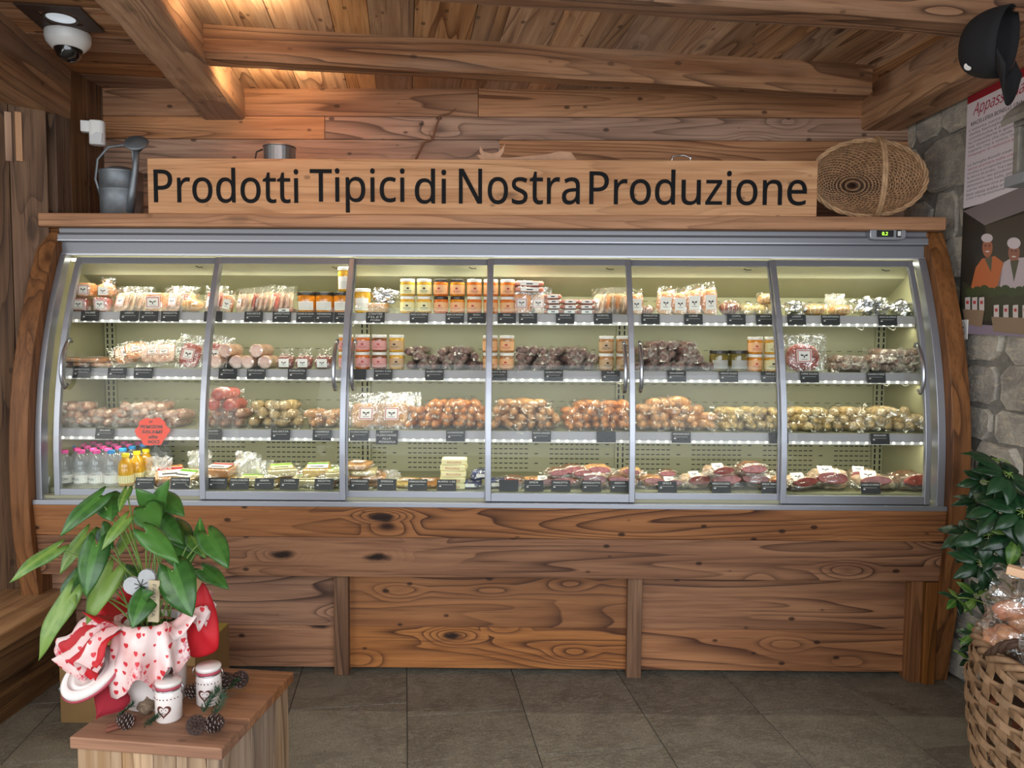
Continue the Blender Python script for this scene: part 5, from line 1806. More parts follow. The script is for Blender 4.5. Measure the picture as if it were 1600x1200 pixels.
# battens on the left wall, bench along it
dwx = Vector((XL - (-2.62), 3.36 - 2.86, 0)).normalized()
nrm = Vector((dwx.y, -dwx.x, 0))
def on_left(px, py):
    d = MROT @ Vector(((px - 800) / F, (600 - py) / F, -1))
    P0 = Vector((XL, 3.36, 0)) + nrm * 0.02
    t = (P0 - Vector((0, 0, CAM_H))).dot(nrm) / d.dot(nrm)
    return Vector((0, 0, CAM_H)) + d * t
angL = math.atan2(dwx.y, dwx.x)
for k, px in enumerate((12, 28)):
    a_, b_ = on_left(px, 254), on_left(px, 178)
    o = empty('wall_batten', (a_.x, a_.y, a_.z), (0, 0, angL), f'short upright pale batten on the left wall, {["the outer", "the inner"][k]} one of the pair', 'batten', 'pale battens on the left wall')
    mb = MB(); mb.box((-0.012, -0.04, 0), (0.012, 0.022, b_.z - a_.z), 0, 0.3 * k); mb.build('stick', M_wood('batten_wood', 'd3a683', 'c39470', '8a6144', 'z', knots=0.1) if k == 0 else bpy.data.materials['batten_wood'], o, bevel=0.002)
bq = empty('wall_bench', (-1.98, 2.7, 0), label='rough wooden bench ledge along the lower left wall', cat='bench')
mb = MB(); mb.box((-0.4, -0.75, 0.30), (0.095, 0.50, 0.36), 0, 0.4); mb.build('bench_top', M_wood('bench_wood', '9a744a', '7b5732', '3e2613', 'y', knots=0.5, stain=0.5), bq, bevel=0.006)
mb = MB(); mb.box((-0.38, -0.75, 0.16), (0.07, 0.50, 0.298), 0, 0.6); mb.box((-0.38, -0.75, 0.0), (0.055, 0.50, 0.157), 0, 0.1); mb.build('bench_front', M_wood('bench_dark_wood', '7a5836', '5c4026', '2e1c0f', 'y', knots=0.5), bq, bevel=0.004)

# poster on the stone wall ------------------------------------------------------
WN = Vector((-1, -0.035, 0)).normalized()
def on_wall(px, py, off=0.0):
    d = MROT @ Vector(((px - 800) / F, (600 - py) / F, -1))
    P0 = Vector((wall_x(3.0), 3.0, 0)) + WN * (0.036 + off)
    t = (P0 - Vector((0, 0, CAM_H))).dot(WN) / d.dot(WN)
    return Vector((0, 0, CAM_H)) + d * t
pl = on_wall(1506, 330)
U_ = Vector((0.035, -1, 0)).normalized()
PO = Matrix(((U_.x, 0, WN.x, pl.x), (U_.y, 0, WN.y, pl.y), (0, 1, 0, 0), (0, 0, 0, 1)))
POI = PO.inverted()
def pl2(px, py):
    q = POI @ on_wall(px, py)
    return (q.x, q.y)
zt = pl2(1512, 122)[1]; zm = pl2(1506, 326)[1]; zb = pl2(1500, 520)[1]
pw = 0.72
ps = empty('wall_poster'); tag(ps, 'tall poster with text above a photograph of two men on the stone wall', 'poster')
ps.matrix_world = PO
K_BG = M_plain('poster_dark', '2e2b26', 0.4); K_W = M_plain('poster_white', 'dcd3d9', 0.4)
mb = MB(); mb.box((0, zm, 0), (pw, zt, 0.003)); mb.build('text_panel', K_W, ps)
mb = MB(); zr = pl2(1512, 164)[1]; mb.box((0, zr, 0.003), (pw, zt, 0.0036)); mb.build('red_band', M_plain('poster_red', '8f1c2a', 0.4), ps)
tr = lambda x, y, z=0.0034: Matrix.Translation((x, y, z))
PINKT = M_plain('poster_pink_ink', 'a8556a', 0.5); GREYT = M_plain('poster_grey_ink', '6e6670', 0.5); REDI = M_plain('poster_red_ink', 'a3203c', 0.5)
textmesh('Appassionati di carne', 0.06, REDI, 'headline', ps, tr(0.32, zr - 0.04), extrude=0.0002, width=0.56, height=0.062, shear=0.35)
textmesh('MACELLERIA BONELLI: UNA TRADIZIONE DI FAMIGLIA', 0.02, LBL_K, 'subheading', ps, tr(0.33, zr - 0.09), extrude=0.0002, width=0.60, height=0.016)
L1 = ["L'attivita nasce nel gennaio 1984 da un'idea", "della famiglia, da allora impegnata, in", "continuita e passione di padre in figlio,", "la macelleria e gastronomia Bonelli, offre", "noi: Questo che rende il nostro negozio gustoso", "sapere che e unico, l'esperienza nel produrre"]
L2 = ["l'impegno di realizzare prodotti di qualita rispettosi"]
L3 = ["La famiglia Bonelli crede che, per restare competitivi", "serve puntare sulla creativita e sul far riscoprire", "ricette e proposte innovative: come il formaggio,", "la birra di prato. Tra i prodotti ricordiamo nell'anno", "selezione dei prodotti locali e la collaborazione", "direzioni della Valle, per fare nell'e collaborazione", "carne senza una produzione a km 0. Da circa un", "loro vasta scelta anche in conservazione salumi", "con l'acquisizione del marchio Gluten Free"]
z = zr - 0.115
for ln in L1 + L2: 
    textmesh(ln, 0.02, PINKT if ln in L2 else GREYT, 'text_line', ps, tr(0.31, z), extrude=0.0002, width=0.58, height=0.0125); z -= 0.0172
z -= 0.022
for ln in L3:
    textmesh(ln, 0.02, PINKT if 'riscoprire' in ln else GREYT, 'text_line', ps, tr(0.31, z), extrude=0.0002, width=0.58, height=0.0125); z -= 0.0172
mb = MB(); mb.box((0, zb, 0), (pw, zm, 0.003)); ph = mb.build('photo_panel', K_BG, ps)
def flat(poly, mat, name, z, par=None):
    mb = MB(); mb.prism([pl2(*p) for p in poly], z, z + 0.0004, 'z'); return mb.build(name, mat, par or ph)
def ell(cx, cy, a, b, n=18): return [(cx + a * math.cos(2 * math.pi * q / n), cy + b * math.sin(2 * math.pi * q / n)) for q in range(n)]
PK = lambda n, c: M_plain('print_' + n, c, 0.45)
flat([(1506, 330), (1540, 352), (1600, 330), (1700, 296), (1700, 250)], PK('ceiling', '7e7474'), 'printed_ceiling', 0.0031)
flat([(1541, 352), (1600, 334), (1700, 300), (1700, 440), (1545, 430)], PK('bricks', '4b443a'), 'printed_wall', 0.0032)
flat([(1505, 440), (1530, 452), (1600, 445), (1700, 450), (1700, 505), (1503, 500)], PK('table', '3a3a2c'), 'printed_table', 0.0033)
flat([(1502, 505), (1600, 512), (1700, 520), (1700, 532), (1502, 521)], PK('cloth', '8d7f90'), 'printed_cloth', 0.0034)
flat([(1517, 456), (1526, 418), (1536, 404), (1556, 400), (1569, 410), (1563, 456)], PK('orange_coat', 'c06a3e'), 'printed_orange_coat', 0.0036)
flat([(1559, 450), (1570, 410), (1580, 404), (1604, 402), (1618, 415), (1622, 452)], PK('white_coat', 'bdafb4'), 'printed_white_coat', 0.0036)
flat([(1540, 404), (1552, 401), (1550, 425)], PK('shirt', '5c5a4a'), 'printed_shirt', 0.0040)
flat([(1580, 408), (1594, 406), (1586, 440)], PK('shirt', '5c5a4a'), 'printed_shirt', 0.0040)
flat(ell(1544.5, 387, 8, 15), PK('skin', 'a8694e'), 'printed_face', 0.0040)
flat(ell(1586, 395, 9, 15), PK('skin2', '9c6856'), 'printed_face', 0.0040)
flat(ell(1544, 372, 9, 7), PK('cap', 'cfc4c8'), 'printed_cap', 0.0044)
flat(ell(1586, 380, 10.5, 9), PK('cap', 'cfc4c8'), 'printed_cap', 0.0044)
for fx, fy in ((1544.5, 387), (1586, 395)):
    for s in (-3.2, 3.2): flat(ell(fx + s, fy - 3, 1.3, 1.1, 8), LBL_K, 'printed_eye', 0.0044)
    flat(ell(fx, fy + 6, 3.4, 1.3, 8), PK('teeth', 'd8cfc8'), 'printed_smile', 0.0044)
for k in range(9): flat(ell(1518 + k * 11, 457 - (k % 3) * 2, 8, 8, 9), PK('greens', '3f4a2e'), 'printed_leaves', 0.0046 + k * 0.0001)
for bx, bw2, by in ((1506, 34, 505), (1551, 60, 517)):
    flat([(bx, by - 22), (bx + bw2, by - 20), (bx + bw2 - 4, by + 6), (bx + 4, by + 1)], PK('basket', '8d7660'), 'printed_basket', 0.0056)
    for k in range(3 if bw2 < 40 else 4):
        x = bx + 4 + k * (11 if bw2 < 40 else 15)
        flat([(x, by - 40), (x + 8, by - 41), (x + 8, by - 20), (x, by - 20)], PK('pack', 'cdc3c0'), 'printed_pack', 0.0054)
        flat([(x + 2, by - 35), (x + 6, by - 35), (x + 6, by - 30), (x + 2, by - 30)], LBL_R, 'printed_mark', 0.0060)
# small card
c0 = on_wall(1507, 515)
sc_ = empty('small_white_card', label='small white card on the stone wall at the lower corner of the poster', cat='card')
q = POI @ c0
sc_.matrix_world = PO @ Matrix.Translation((q.x + 0.004, q.y, 0.006))
mb = MB(); mb.box((-0.028, -0.041, 0), (0.028, 0.041, 0.0025)); mb.build('card', PAPER, sc_)
mb = MB()
mb.tube([(0.014 * math.cos(a), 0.028 * math.sin(a) * (1 if abs(math.sin(a)) < 0.9 else 1.1), 0.0028) for a in [q * math.pi / 10 for q in range(20)]], 0.0007, 4, closed=True)
mb.box((-0.004, 0.004, 0.0025), (0.004, 0.012, 0.003)); mb.box((-0.004, -0.008, 0.0025), (0.004, -0.003, 0.003)); mb.box((-0.007, -0.018, 0.0025), (0.007, -0.013, 0.003))
mb.build('emblem', LBL_K, sc_)

# little house lantern by the wall
LAN = M_plain('weathered_grey_wood', '8a857c', 0.75, var=0.35, vscale=14, bump=0.4, bscale=50)
ly = 2.45
lx0 = XP(1569, ly + 0.05, 2.0)
lxc = lx0 + 0.15
zb_ = U(1580, 284, ly - 0.05).z
ln = empty('house_shaped_lantern', (lxc, ly, zb_), label='grey weathered house-shaped lantern hanging at the right edge before the poster', cat='lantern')
mb = MB(); mb.box((-0.15, -0.05, 0), (0.15, 0.05, 0.035)); mb.build('base', M_plain('carved_grey_base', '85888c', 0.7), ln, bevel=0.003)
mb = MB()
for k in range(14): mb.box((-0.146 + k * 0.021, -0.0525, 0.006), (-0.139 + k * 0.021, -0.0495, 0.03), 0, 0, None)
mb.build('carving', LBL_W, ln)
for sx in (-0.115, 0.115):
    for sy in (-0.032, 0.032):
        mb = MB(); mb.box((sx - 0.013, sy - 0.013, 0.035), (sx + 0.013, sy + 0.013, 0.19)); mb.build('post', LAN, ln, bevel=0.003)
mb = MB(); mb.box((-0.13, -0.046, 0.19), (0.13, 0.046, 0.21)); mb.build('top_frame', LAN, ln, bevel=0.003)
for s in (-1, 1):
    mb = MB()
    mb.prism([(s * 0.16, 0.195), (s * 0.165, 0.215), (0, 0.335), (0, 0.315)], -0.06, 0.06, 'y')
    mb.prism([(s * 0.165, 0.215), (s * 0.15, 0.24), (s * 0.03, 0.33), (0, 0.338)], -0.055, 0.055, 'y')
    mb.build('roof_panel', LAN, ln, bevel=0.004)
hk = ln
mb = MB(); mb.tube([(0, 0, 0.33), (0, 0, CEIL - zb_)], 0.003, 6); mb.build('hanging_cord', TWIG, ln)

# black cap on the right beam
CAPM = M_plain('black_cotton', '121216', 0.85, bump=0.2, bscale=300)
hp = U(1562, 66, 2.50)
ht = empty('black_baseball_cap', tuple(hp), (0, R(8), R(-50)), 'black baseball cap with white badge hanging from the right ceiling beam', 'cap')
ht.scale = (1.15, 1.15, 1.06)
mb = MB()
def crown(u, v):
    th = 2 * math.pi * u
    ph = v * math.pi / 2 * 0.995
    r = math.cos(ph) ** 0.6
    cut = 0.0
    return Vector((0.02 - 0.115 * math.sin(ph) ** 0.85 - cut * 1.4, 0.080 * r * math.sin(th), 0.103 * r * math.cos(th)))
mb.grid(crown, 36, 11, closeu=True)
mb.build('crown', CAPM, ht, smooth=True, solid=0.003)
mb = MB()
def visor(u, v):
    a = (u - 0.5) * 2 * 1.2
    e = 0.092 * max(0.0, math.cos(a)) ** 0.6 * v
    return Vector((0.022 + 0.30 * e + 0.02 * (1 - math.cos(a)) * v, 0.080 * math.sin(a) * (1 - 0.12 * v), -0.101 * math.cos(a) - 0.95 * e))
mb.grid(visor, 18, 8)
mb.build('visor', CAPM, ht, smooth=True, solid=0.003)
mb = MB(); mb.lathe([(0.0, 0.004), (0.011, 0.003), (0.013, 0)], 16, 0, Matrix.Translation((-0.055, -0.040, -0.072)) @ Matrix.Rotation(R(125), 4, 'X') @ Matrix.Rotation(R(-15), 4, 'Y')); mb.build('badge', WHITEP, ht)
mb = MB(); mb.tube([(0.02, 0.0, 0.09), (0.02 + 0.16 * math.cos(R(50)), 0.16 * math.sin(R(50)), 0.085)], 0.006, 8); mb.build('hanging_peg', TWIG, ht)

# ------------------------------------------------------------------ large woven basket, lower right
BX, BYY = 1.585, 1.98
bb = empty('large_woven_basket', (BX, BYY, 0), label='large woven chestnut strip basket standing on the floor at the right edge', cat='basket')
Hb = 0.605
def brad(t): return 0.245 + 0.075 * math.sin(min(1, t * 1.15) * math.pi / 2) - 0.02 * max(0, t - 0.8) / 0.2
nrib = 26
mb = MB()
for i in range(20):
    t0 = (i + 0.5) / 20.5
    n = nrib * 4
    pts, = [[]]
    for qq in range(n):
        th = 2 * math.pi * qq / n
        ph = (qq / 4.0 + i * 0.5) % 1.0
        off = 0.011 * math.sin(2 * math.pi * (qq / 8.0) + math.pi * i)
        zt_ = t0 * Hb + 0.012 * math.sin(2 * math.pi * (qq / 8.0) + math.pi * i + 1.0)
        r = brad(t0) + off
        pts.append(Vector((r * math.cos(th), r * math.sin(th), zt_)))
    # flat strips: tall thin ribbons
    vs, fs = [], []
    for p in pts:
        rad = Vector((p.x, p.y, 0)).normalized()
        for dz, dr in ((-0.0115, 0.0018), (0.0115, 0.0018), (0.0115, -0.0018), (-0.0115, -0.0018)):
            vs.append(p + rad * dr + Vector((0, 0, dz)))
    for a in range(n):
        b = (a + 1) % n
        for k in range(4):
            k2 = (k + 1) % 4
            fs.append((a * 4 + k, b * 4 + k, b * 4 + k2, a * 4 + k2))
    mb.add(vs, fs, 0, (i * 0.31) % 1)
wv = mb.build('weave', WICK3, bb)
mb = MB()
for q in range(nrib):
    th = 2 * math.pi * (q + 0.25) / nrib
    pts = [Vector(((brad(t / 8)) * math.cos(th + 0.14 * t / 8), (brad(t / 8)) * math.sin(th + 0.14 * t / 8), Hb * 1.0 * t / 8)) for t in range(9)]
    vs, fs = [], []
    for p in pts:
        rad = Vector((p.x, p.y, 0)).normalized(); tan = Vector((-rad.y, rad.x, 0))
        for a, b in ((-0.017, 0.0015), (0.017, 0.0015), (0.017, -0.0015), (-0.017, -0.0015)): vs.append(p + tan * a + rad * b)
    for a in range(8):
        for k in range(4):
            k2 = (k + 1) % 4
            fs.append((a * 4 + k, (a + 1) * 4 + k, (a + 1) * 4 + k2, a * 4 + k2))
    mb.add(vs, fs, 0, q / nrib)
mb.build('upright_strip', WICK3, bb)['kind'] = 'stuff'
mb = MB()
for k in range(3):
    n = 90
    mb.tube([((brad(1) + 0.012 * math.cos(6.283 * q * 12 / n + k * 2.09)) * math.cos(2 * math.pi * q / n), (brad(1) + 0.012 * math.cos(6.283 * q * 12 / n + k * 2.09)) * math.sin(2 * math.pi * q / n), Hb + 0.012 * math.sin(6.283 * q * 12 / n + k * 2.09)) for q in range(n)], 0.010, 6, closed=True)
mb.build('braided_rim', WICK3, bb, smooth=True)
for th0 in (math.radians(196), math.radians(20)):
    mb = MB()
    for k in range(3):
        mb.tube([((brad(1) + 0.012 * math.cos(k * 2 + i)) * math.cos(th0 + (i - 8) * 0.045), (brad(1) + 0.012) * math.sin(th0 + (i - 8) * 0.045), Hb + 0.07 * math.sin(math.pi * i / 16) + 0.008 * math.sin(k * 2.1 + i * 0.9)) for i in range(17)], 0.008, 6)
    mb.build('handle', WICKD, bb, smooth=True)
mb = MB(); mb.lathe([(0.25, 0.004), (0.25, 0.012)], 28); mb.build('basket_base', WICKD, bb)
mb = MB(); mb.lathe([(0.29, 0.50), (0.29, 0.505)], 28); mb.build('inner_tray', WICKD, bb)


@proto('snackbag')
def _(v=0):
    o = empty('bagged_biscuits'); tag(o, cat='bagged food')
    mb = MB()
    r3 = random.Random(200 + v)
    for k in range(9):
        mb.blob((r3.uniform(-0.055, 0.055), r3.uniform(-0.03, 0.03), 0.03 + r3.uniform(0, 0.12)), (0.028, 0.024, 0.024), 10, 7, noise_amp=0.3, seed=k + v * 10)
    mb.build('biscuits', food('bagged_food', 'd8a27c', 'c98468', 15), o, smooth=True)
    mb = MB(); mb.blob((0, 0, 0.085), (0.085, 0.055, 0.085), 18, 12, noise_amp=0.6, seed=210 + v, power=0.8)
    film_sheet(mb, 0.13, 0.08, 0, 0.035, 211 + v, 10, 8, Matrix.Translation((0, 0, 0.19)) @ Matrix.Rotation(R(80), 4, 'X'))
    mb.build('clear_bag', FILM, o)
    mb = MB(); mb.box((-0.06, -0.012, 0.205), (0.06, 0.012, 0.225), 0, 0, Matrix.Rotation(R(6), 4, 'Y')); mb.build('paper_header', M_plain('peach_header', 'd9b08c', 0.6), o, bevel=0.002)
    return o

for i, (dx, dy, dz, rz, tx) in enumerate(((-0.16, -0.13, 0.09, 20, 'leaning on the rim by the left handle'), (-0.20, 0.06, 0.09, -40, 'upright beside the plant leaves'), (-0.05, -0.19, 0.07, -10, 'at the front of the basket'), (0.0, 0.02, 0.11, 60, 'in the middle of the basket'),
                                         (0.14, -0.12, 0.09, 15, 'toward the right side of the basket'), (0.10, 0.14, 0.09, -20, 'at the back of the basket'), (-0.08, 0.16, 0.08, 70, 'at the back beside the stone wall'))):
    o = put('snackbag', (BX + dx, BYY + dy, 0.505 + dz - 0.02), (R(rng.uniform(-14, 10)), R(rng.uniform(-15, 15)), R(rz)), (1.2, 1.2, 1.15), '', None, 'none', (i % 3,))
    REG.pop()
    o['label'] = f'clear bag of peach coloured food {tx}'
    o['group'] = 'clear bags in the large woven basket'
# ------------------------------------------------------------------ plants
def leaf_mat(name, c1, c2, gloss=0.35):
    m = bpy.data.materials.new(name)
    t = NT(m)
    tc = t.n('ShaderNodeTexCoord').outputs['Object']
    at = t.n('ShaderNodeAttribute', attribute_name='rnd').outputs['Fac']
    n = t.noise(tc, 14, 3, 0.6)
    c = t.mix(t.smooth(t.math('ADD', t.math('MULTIPLY', at, 0.5), t.math('MULTIPLY', n, 0.7)), 0.3, 0.85), lin(c1), lin(c2))
    fine = t.noise(tc, 90, 2)
    p = t.bsdf(c, gloss, 0, fine, 0.15, 0.002, 0.15, 0.5)
    tl = t.n('ShaderNodeBsdfTranslucent')
    t.t.links.new(c, tl.inputs['Color'])
    mx = t.n('ShaderNodeMixShader', ins={0: 0.22, 1: p, 2: tl.outputs[0]})
    t.out(mx.outputs[0])
    return m
LEAF = leaf_mat('glossy_green_leaf', '2a5622', '4c7d35')
LEAFD = leaf_mat('dark_green_leaf', '122e1b', '24492a', 0.3)
LEAFL = leaf_mat('light_green_leaf', '3d7029', '7d9c46', 0.4)
STEMM = M_plain('green_stem', '6f8a3f', 0.5)
BARK = M_plain('brown_stem', '5b4a36', 0.8)


def heart_leaf(parent, base, tip, width, nrm_, curl=0.25, mat=LEAF, rv=0.5, lobes=True, name='leaf'):
    base, tip = Vector(base), Vector(tip)
    ax = tip - base
    L = ax.length
    ax.normalize()
    n = Vector(nrm_)
    n = (n - ax * n.dot(ax)).normalized()
    sd = ax.cross(n).normalized()
    mb = MB()
    nu, nv = 9, 12
    def fn(u, v):
        s = (u - 0.5) * 2
        t = v
        if lobes:
            w = width / 2 * (1.0 if t > 0.22 else math.sin(math.pi / 2 * (0.6 + 0.4 * t / 0.22))) * (1 - max(0, (t - 0.22) / 0.78) ** 1.7) ** 0.95
            back = -0.26 * L * math.sin(min(1, abs(s)) * math.pi * 0.85) * (1 - t) ** 4
        else:
            w = width / 2 * math.sin(math.pi * min(1, 0.05 + t * 0.95) ** 0.8)
            back = 0
        p = base + ax * (t * L + back) + sd * (s * w)
        droop = -curl * L * (t - 0.5) ** 2 * 1.2 + 0.12 * L
        fold = -abs(s) ** 1.3 * w * 0.35
        wave = 0.02 * L * math.sin(t * 9 + s * 3)
        return p + n * (droop * 0.6 - fold * -1.0 * 0.6 + wave * abs(s))
    mb.grid(fn, nu, nv, 0, rv)
    for q in range(len(mb.r)):
        cq = q % (nu - 1)
        mb.r[q] = rv + (0.55 if cq in (nu // 2 - 1, nu // 2) else 0.0) + 0.12 * ((q // (nu - 1)) % 2)
    o = mb.build(name, mat, parent, smooth=True, solid=0.0007)
    return o


# --- anthurium in its wrapped jar on the crate -------------------------------------------
CRZ = 0.45
FLc, FRc, BRc = UZ(108, 1152, CRZ), UZ(346, 1170, CRZ), UZ(422, 1047, CRZ)
ang = math.atan2(FRc.y - FLc.y, FRc.x - FLc.x)
cw_ = (FRc - FLc).length
cd_ = abs((BRc - FRc).dot(Vector((-math.sin(ang), math.cos(ang), 0))))
cr_ = empty('wooden_crate', (FLc.x, FLc.y, 0), (0, 0, ang), 'pale wooden crate in the left foreground carrying the potted plant', 'crate')
CRT = M_wood('crate_lid_wood', 'a47350', '895c40', '50301e', 'x', knots=0.5, rings=0.6)
CRF = M_wood('crate_side_wood', 'b39a80', '97795c', '5f4632', 'z', knots=0.8, grey=0.5)
mb = MB()
nb = 3
for k in range(nb):
    mb.box((0, cd_ * k / nb + 0.001, CRZ - 0.03), (cw_, cd_ * (k + 1) / nb - 0.001, CRZ), 0, 0.2 + 0.23 * k)
mb.build('lid_board', CRT, cr_, bevel=0.003)
mb = MB()
x = 0.012
while x < cw_ - 0.02:
    w = rng.uniform(0.06, 0.13)
    x1 = min(x + w, cw_ - 0.012)
    if cw_ - 0.012 - x1 < 0.03: x1 = cw_ - 0.012
    mb.box((x, 0.012, 0.0), (x1 - 0.0015, 0.03, CRZ - 0.0305), 0, rng.random())
    x = x1
mb.build('front_board', CRF, cr_, bevel=0.002)
for a, b in ((cw_ - 0.03, cw_ - 0.012), (0.012, 0.03)):
    mb = MB()
    y = 0.031
    while y < cd_ - 0.02:
        y1 = min(y + rng.uniform(0.1, 0.16), cd_ - 0.012)
        if cd_ - 0.012 - y1 < 0.04: y1 = cd_ - 0.012
        mb.box((a, y, 0.0), (b, y1 - 0.0015, CRZ - 0.0305), 0, rng.random())
        y = y1
    mb.build('side_board', CRF, cr_, bevel=0.002)
mb = MB(); mb.box((0.031, cd_ - 0.03, 0), (cw_ - 0.031, cd_ - 0.012, CRZ - 0.0305)); mb.build('back_board', CRF, cr_)

# cardboard box behind
cbz = 0.26
a_, b_ = UZ(95, 1130, 0.0), UZ(306, 1133, 0.0)
bx_ = empty('cardboard_box', (a_.x, a_.y, 0), label='brown cardboard box on the floor behind the crate', cat='box')
w_ = b_.x - a_.x
KR = M_plain('brown_cardboard', '8a6a3e', 0.8, var=0.12, vscale=6)
KT = M_plain('yellowish_cardboard', 'a08a3c', 0.75)
mb = MB(); mb.box((0, 0, 0.001), (w_, 0.33, cbz)); mb.build('carton', KR, bx_, bevel=0.002)
mb = MB(); mb.box((0.001, 0.001, cbz), (w_ - 0.001, 0.163, cbz + 0.003)); mb.build('flap', KT, bx_)
mb = MB(); mb.box((0.001, 0.167, cbz), (w_ - 0.001, 0.329, cbz + 0.003)); mb.build('flap', KT, bx_)

# pot
POTP = UZ(243, 1092, CRZ)
CER = M_plain('white_ceramic', 'e8ded8', 0.2, coat=0.6)
PINKRUB = M_plain('rosy_rubber', 'b04a58', 0.4)
pot = empty('ceramic_plant_jar', tuple(POTP), label='white ceramic jar with open clip lid, wrapped in heart paper, holding the plant', cat='plant pot')
PR, PH = 0.082, 0.225
mb = MB(); mb.lathe([(PR * 0.93, 0), (PR, 0.006), (PR, PH - 0.02), (PR * 0.92, PH - 0.005), (PR * 0.92, PH), (PR * 0.86, PH), (PR * 0.86, PH - 0.03), (0.0, PH - 0.03)], 36, 0, None, True, False)
mb.build('jar_body', CER, pot, smooth=True)
mb = MB(); mb.lathe([(PR * 0.85, PH - 0.03), (PR * 0.84, PH - 0.02), (0.0005, PH - 0.012)], 24, 0, None, False, False); mb.build('soil', M_plain('dark_soil', '2e2119', 0.95), pot)
# brown heart print on the jar
def heart_pts(s, n=28):
    o = []
    for q in range(n):
        a = 2 * math.pi * q / n
        o.append((s * 16 * math.sin(a) ** 3 / 17, s * (13 * math.cos(a) - 5 * math.cos(2 * a) - 2 * math.cos(3 * a) - math.cos(4 * a)) / 17))
    return o
CHOC = M_plain('brown_print', '5e2f28', 0.4)


def heart_on_cyl(name, parent, r, th0, z0, s, mat, ring=False, s_in=0.72):
    hp_ = heart_pts(s)
    mb = MB()
    outer = [Vector((r * math.sin(th0 + x / r), -r * math.cos(th0 + x / r), z0 + y)) for x, y in hp_]
    if ring:
        inner = [Vector((r * math.sin(th0 + x * s_in / r), -r * math.cos(th0 + x * s_in / r), z0 + y * s_in)) for x, y in hp_]
        n = len(outer)
        mb.add(outer + inner, [(i, (i + 1) % n, n + (i + 1) % n, n + i) for i in range(n)])
    else:
        c = Vector((r * math.sin(th0), -r * math.cos(th0), z0))
        n = len(outer)
        mb.add(outer + [c], [(i, (i + 1) % n, n) for i in range(n)])
    return mb.build(name, mat, parent)
heart_on_cyl('heart_print', pot, PR * 1.006, 0.55, 0.105, 0.052, CHOC, True)
# open lid hanging to the left
lc = U(143, 1052, POTP.y - 0.10) - POTP
ML = Matrix.Translation(lc) @ Matrix.Rotation(R(-20), 4, 'Y') @ Matrix.Rotation(R(30), 4, 'X')
mb = MB(); mb.lathe([(0.058, 0.012), (0.070, 0.014), (0.078, 0.010), (0.080, 0.0), (0.074, -0.010), (0.05, -0.016), (0.0005, -0.018)], 36, 0, ML, False, False)
mb.lathe([(0.0005, 0.006), (0.040, 0.005), (0.043, 0.009), (0.047, 0.005), (0.055, 0.005), (0.060, 0.012)], 36, 0, ML, False, False)
lid = mb.build('open_lid', CER, pot, smooth=True)
mb = MB(); mb.lathe([(0.0805, 0.001), (0.083, -0.002), (0.082, -0.007), (0.078, -0.008)], 36, 0, ML, False, False); mb.build('rubber_seal', PINKRUB, lid, smooth=True)
mb = MB(); mb.tube([ML @ Vector(p) for p in ((-0.078, -0.01, 0.0), (-0.09, -0.012, -0.004), (-0.094, -0.012, -0.018), (-0.088, -0.012, -0.026))], 0.0022, 6)
mb.tube([ML @ Vector((0.078, 0.02, 0.0)), Vector((-0.085, 0.0, PH - 0.04)), Vector((-0.083, 0.0, PH - 0.07))], 0.0022, 6)
mb.build('wire_clasp', CHROME, lid, smooth=True)


def M_hearts():
    m = bpy.data.materials.new('heart_paper')
    t = NT(m)
    tc = t.n('ShaderNodeTexCoord').outputs['Object']
    sp = t.n('ShaderNodeSeparateXYZ', ins={0: tc})
    v2 = t.n('ShaderNodeCombineXYZ', ins={0: t.math('MULTIPLY_ADD', sp.outputs['Y'], 0.5, sp.outputs['X']), 1: sp.outputs['Z'], 2: 0.0}).outputs[0]
    vo = t.n('ShaderNodeTexVoronoi', voronoi_dimensions='2D', ins={'Vector': v2, 'Scale': 34.0, 'Randomness': 0.75})
    df = t.n('ShaderNodeVectorMath', operation='SUBTRACT', ins={0: t.n('ShaderNodeVectorMath', operation='SCALE', ins={0: v2, 3: 1.0}).outputs[0], 1: vo.outputs['Position']}).outputs[0]
    s2 = t.n('ShaderNodeSeparateXYZ', ins={0: df})
    rndc = t.n('ShaderNodeSeparateColor', ins={0: vo.outputs['Color']})
    sz = t.math('MULTIPLY_ADD', rndc.outputs[0], 0.0035, 0.0032)
    x = t.math('DIVIDE', s2.outputs['X'], sz)
    y = t.math('DIVIDE', s2.outputs['Y'], sz)
    x2 = t.math('MULTIPLY', x, x)
    y2 = t.math('MULTIPLY', y, y)
    k = t.math('SUBTRACT', t.math('ADD', x2, y2), 1.0)
    h = t.math('SUBTRACT', t.math('MULTIPLY', t.math('MULTIPLY', k, k), k), t.math('MULTIPLY', x2, t.math('MULTIPLY', y2, y)))
    mask = t.math('LESS_THAN', h, 0.0)
    big = t.noise(tc, 9, 2)
    base = t.mix(t.smooth(big, 0.4, 0.6), lin('f0d9d4'), lin('e6b9b4'))
    dense = t.math('MULTIPLY', t.smooth(t.noise(tc, 7.0, 1), 0.52, 0.6), t.smooth(t.noise(tc, 130, 3), 0.48, 0.56))
    c = t.mix(t.math('MULTIPLY', dense, 0.7), base, lin('c8506a'))
    c = t.mix(mask, c, lin('cf2f3a'))
    p = t.bsdf(c, 0.5, 0, t.noise(tc, 40, 3), 0.25, 0.004)
    t.out(p)
    return m
HEARTP = M_hearts()
REDP = M_plain('red_felt_paper', 'c4121f', 0.65, bump=0.25, bscale=60, var=0.12, vscale=9)


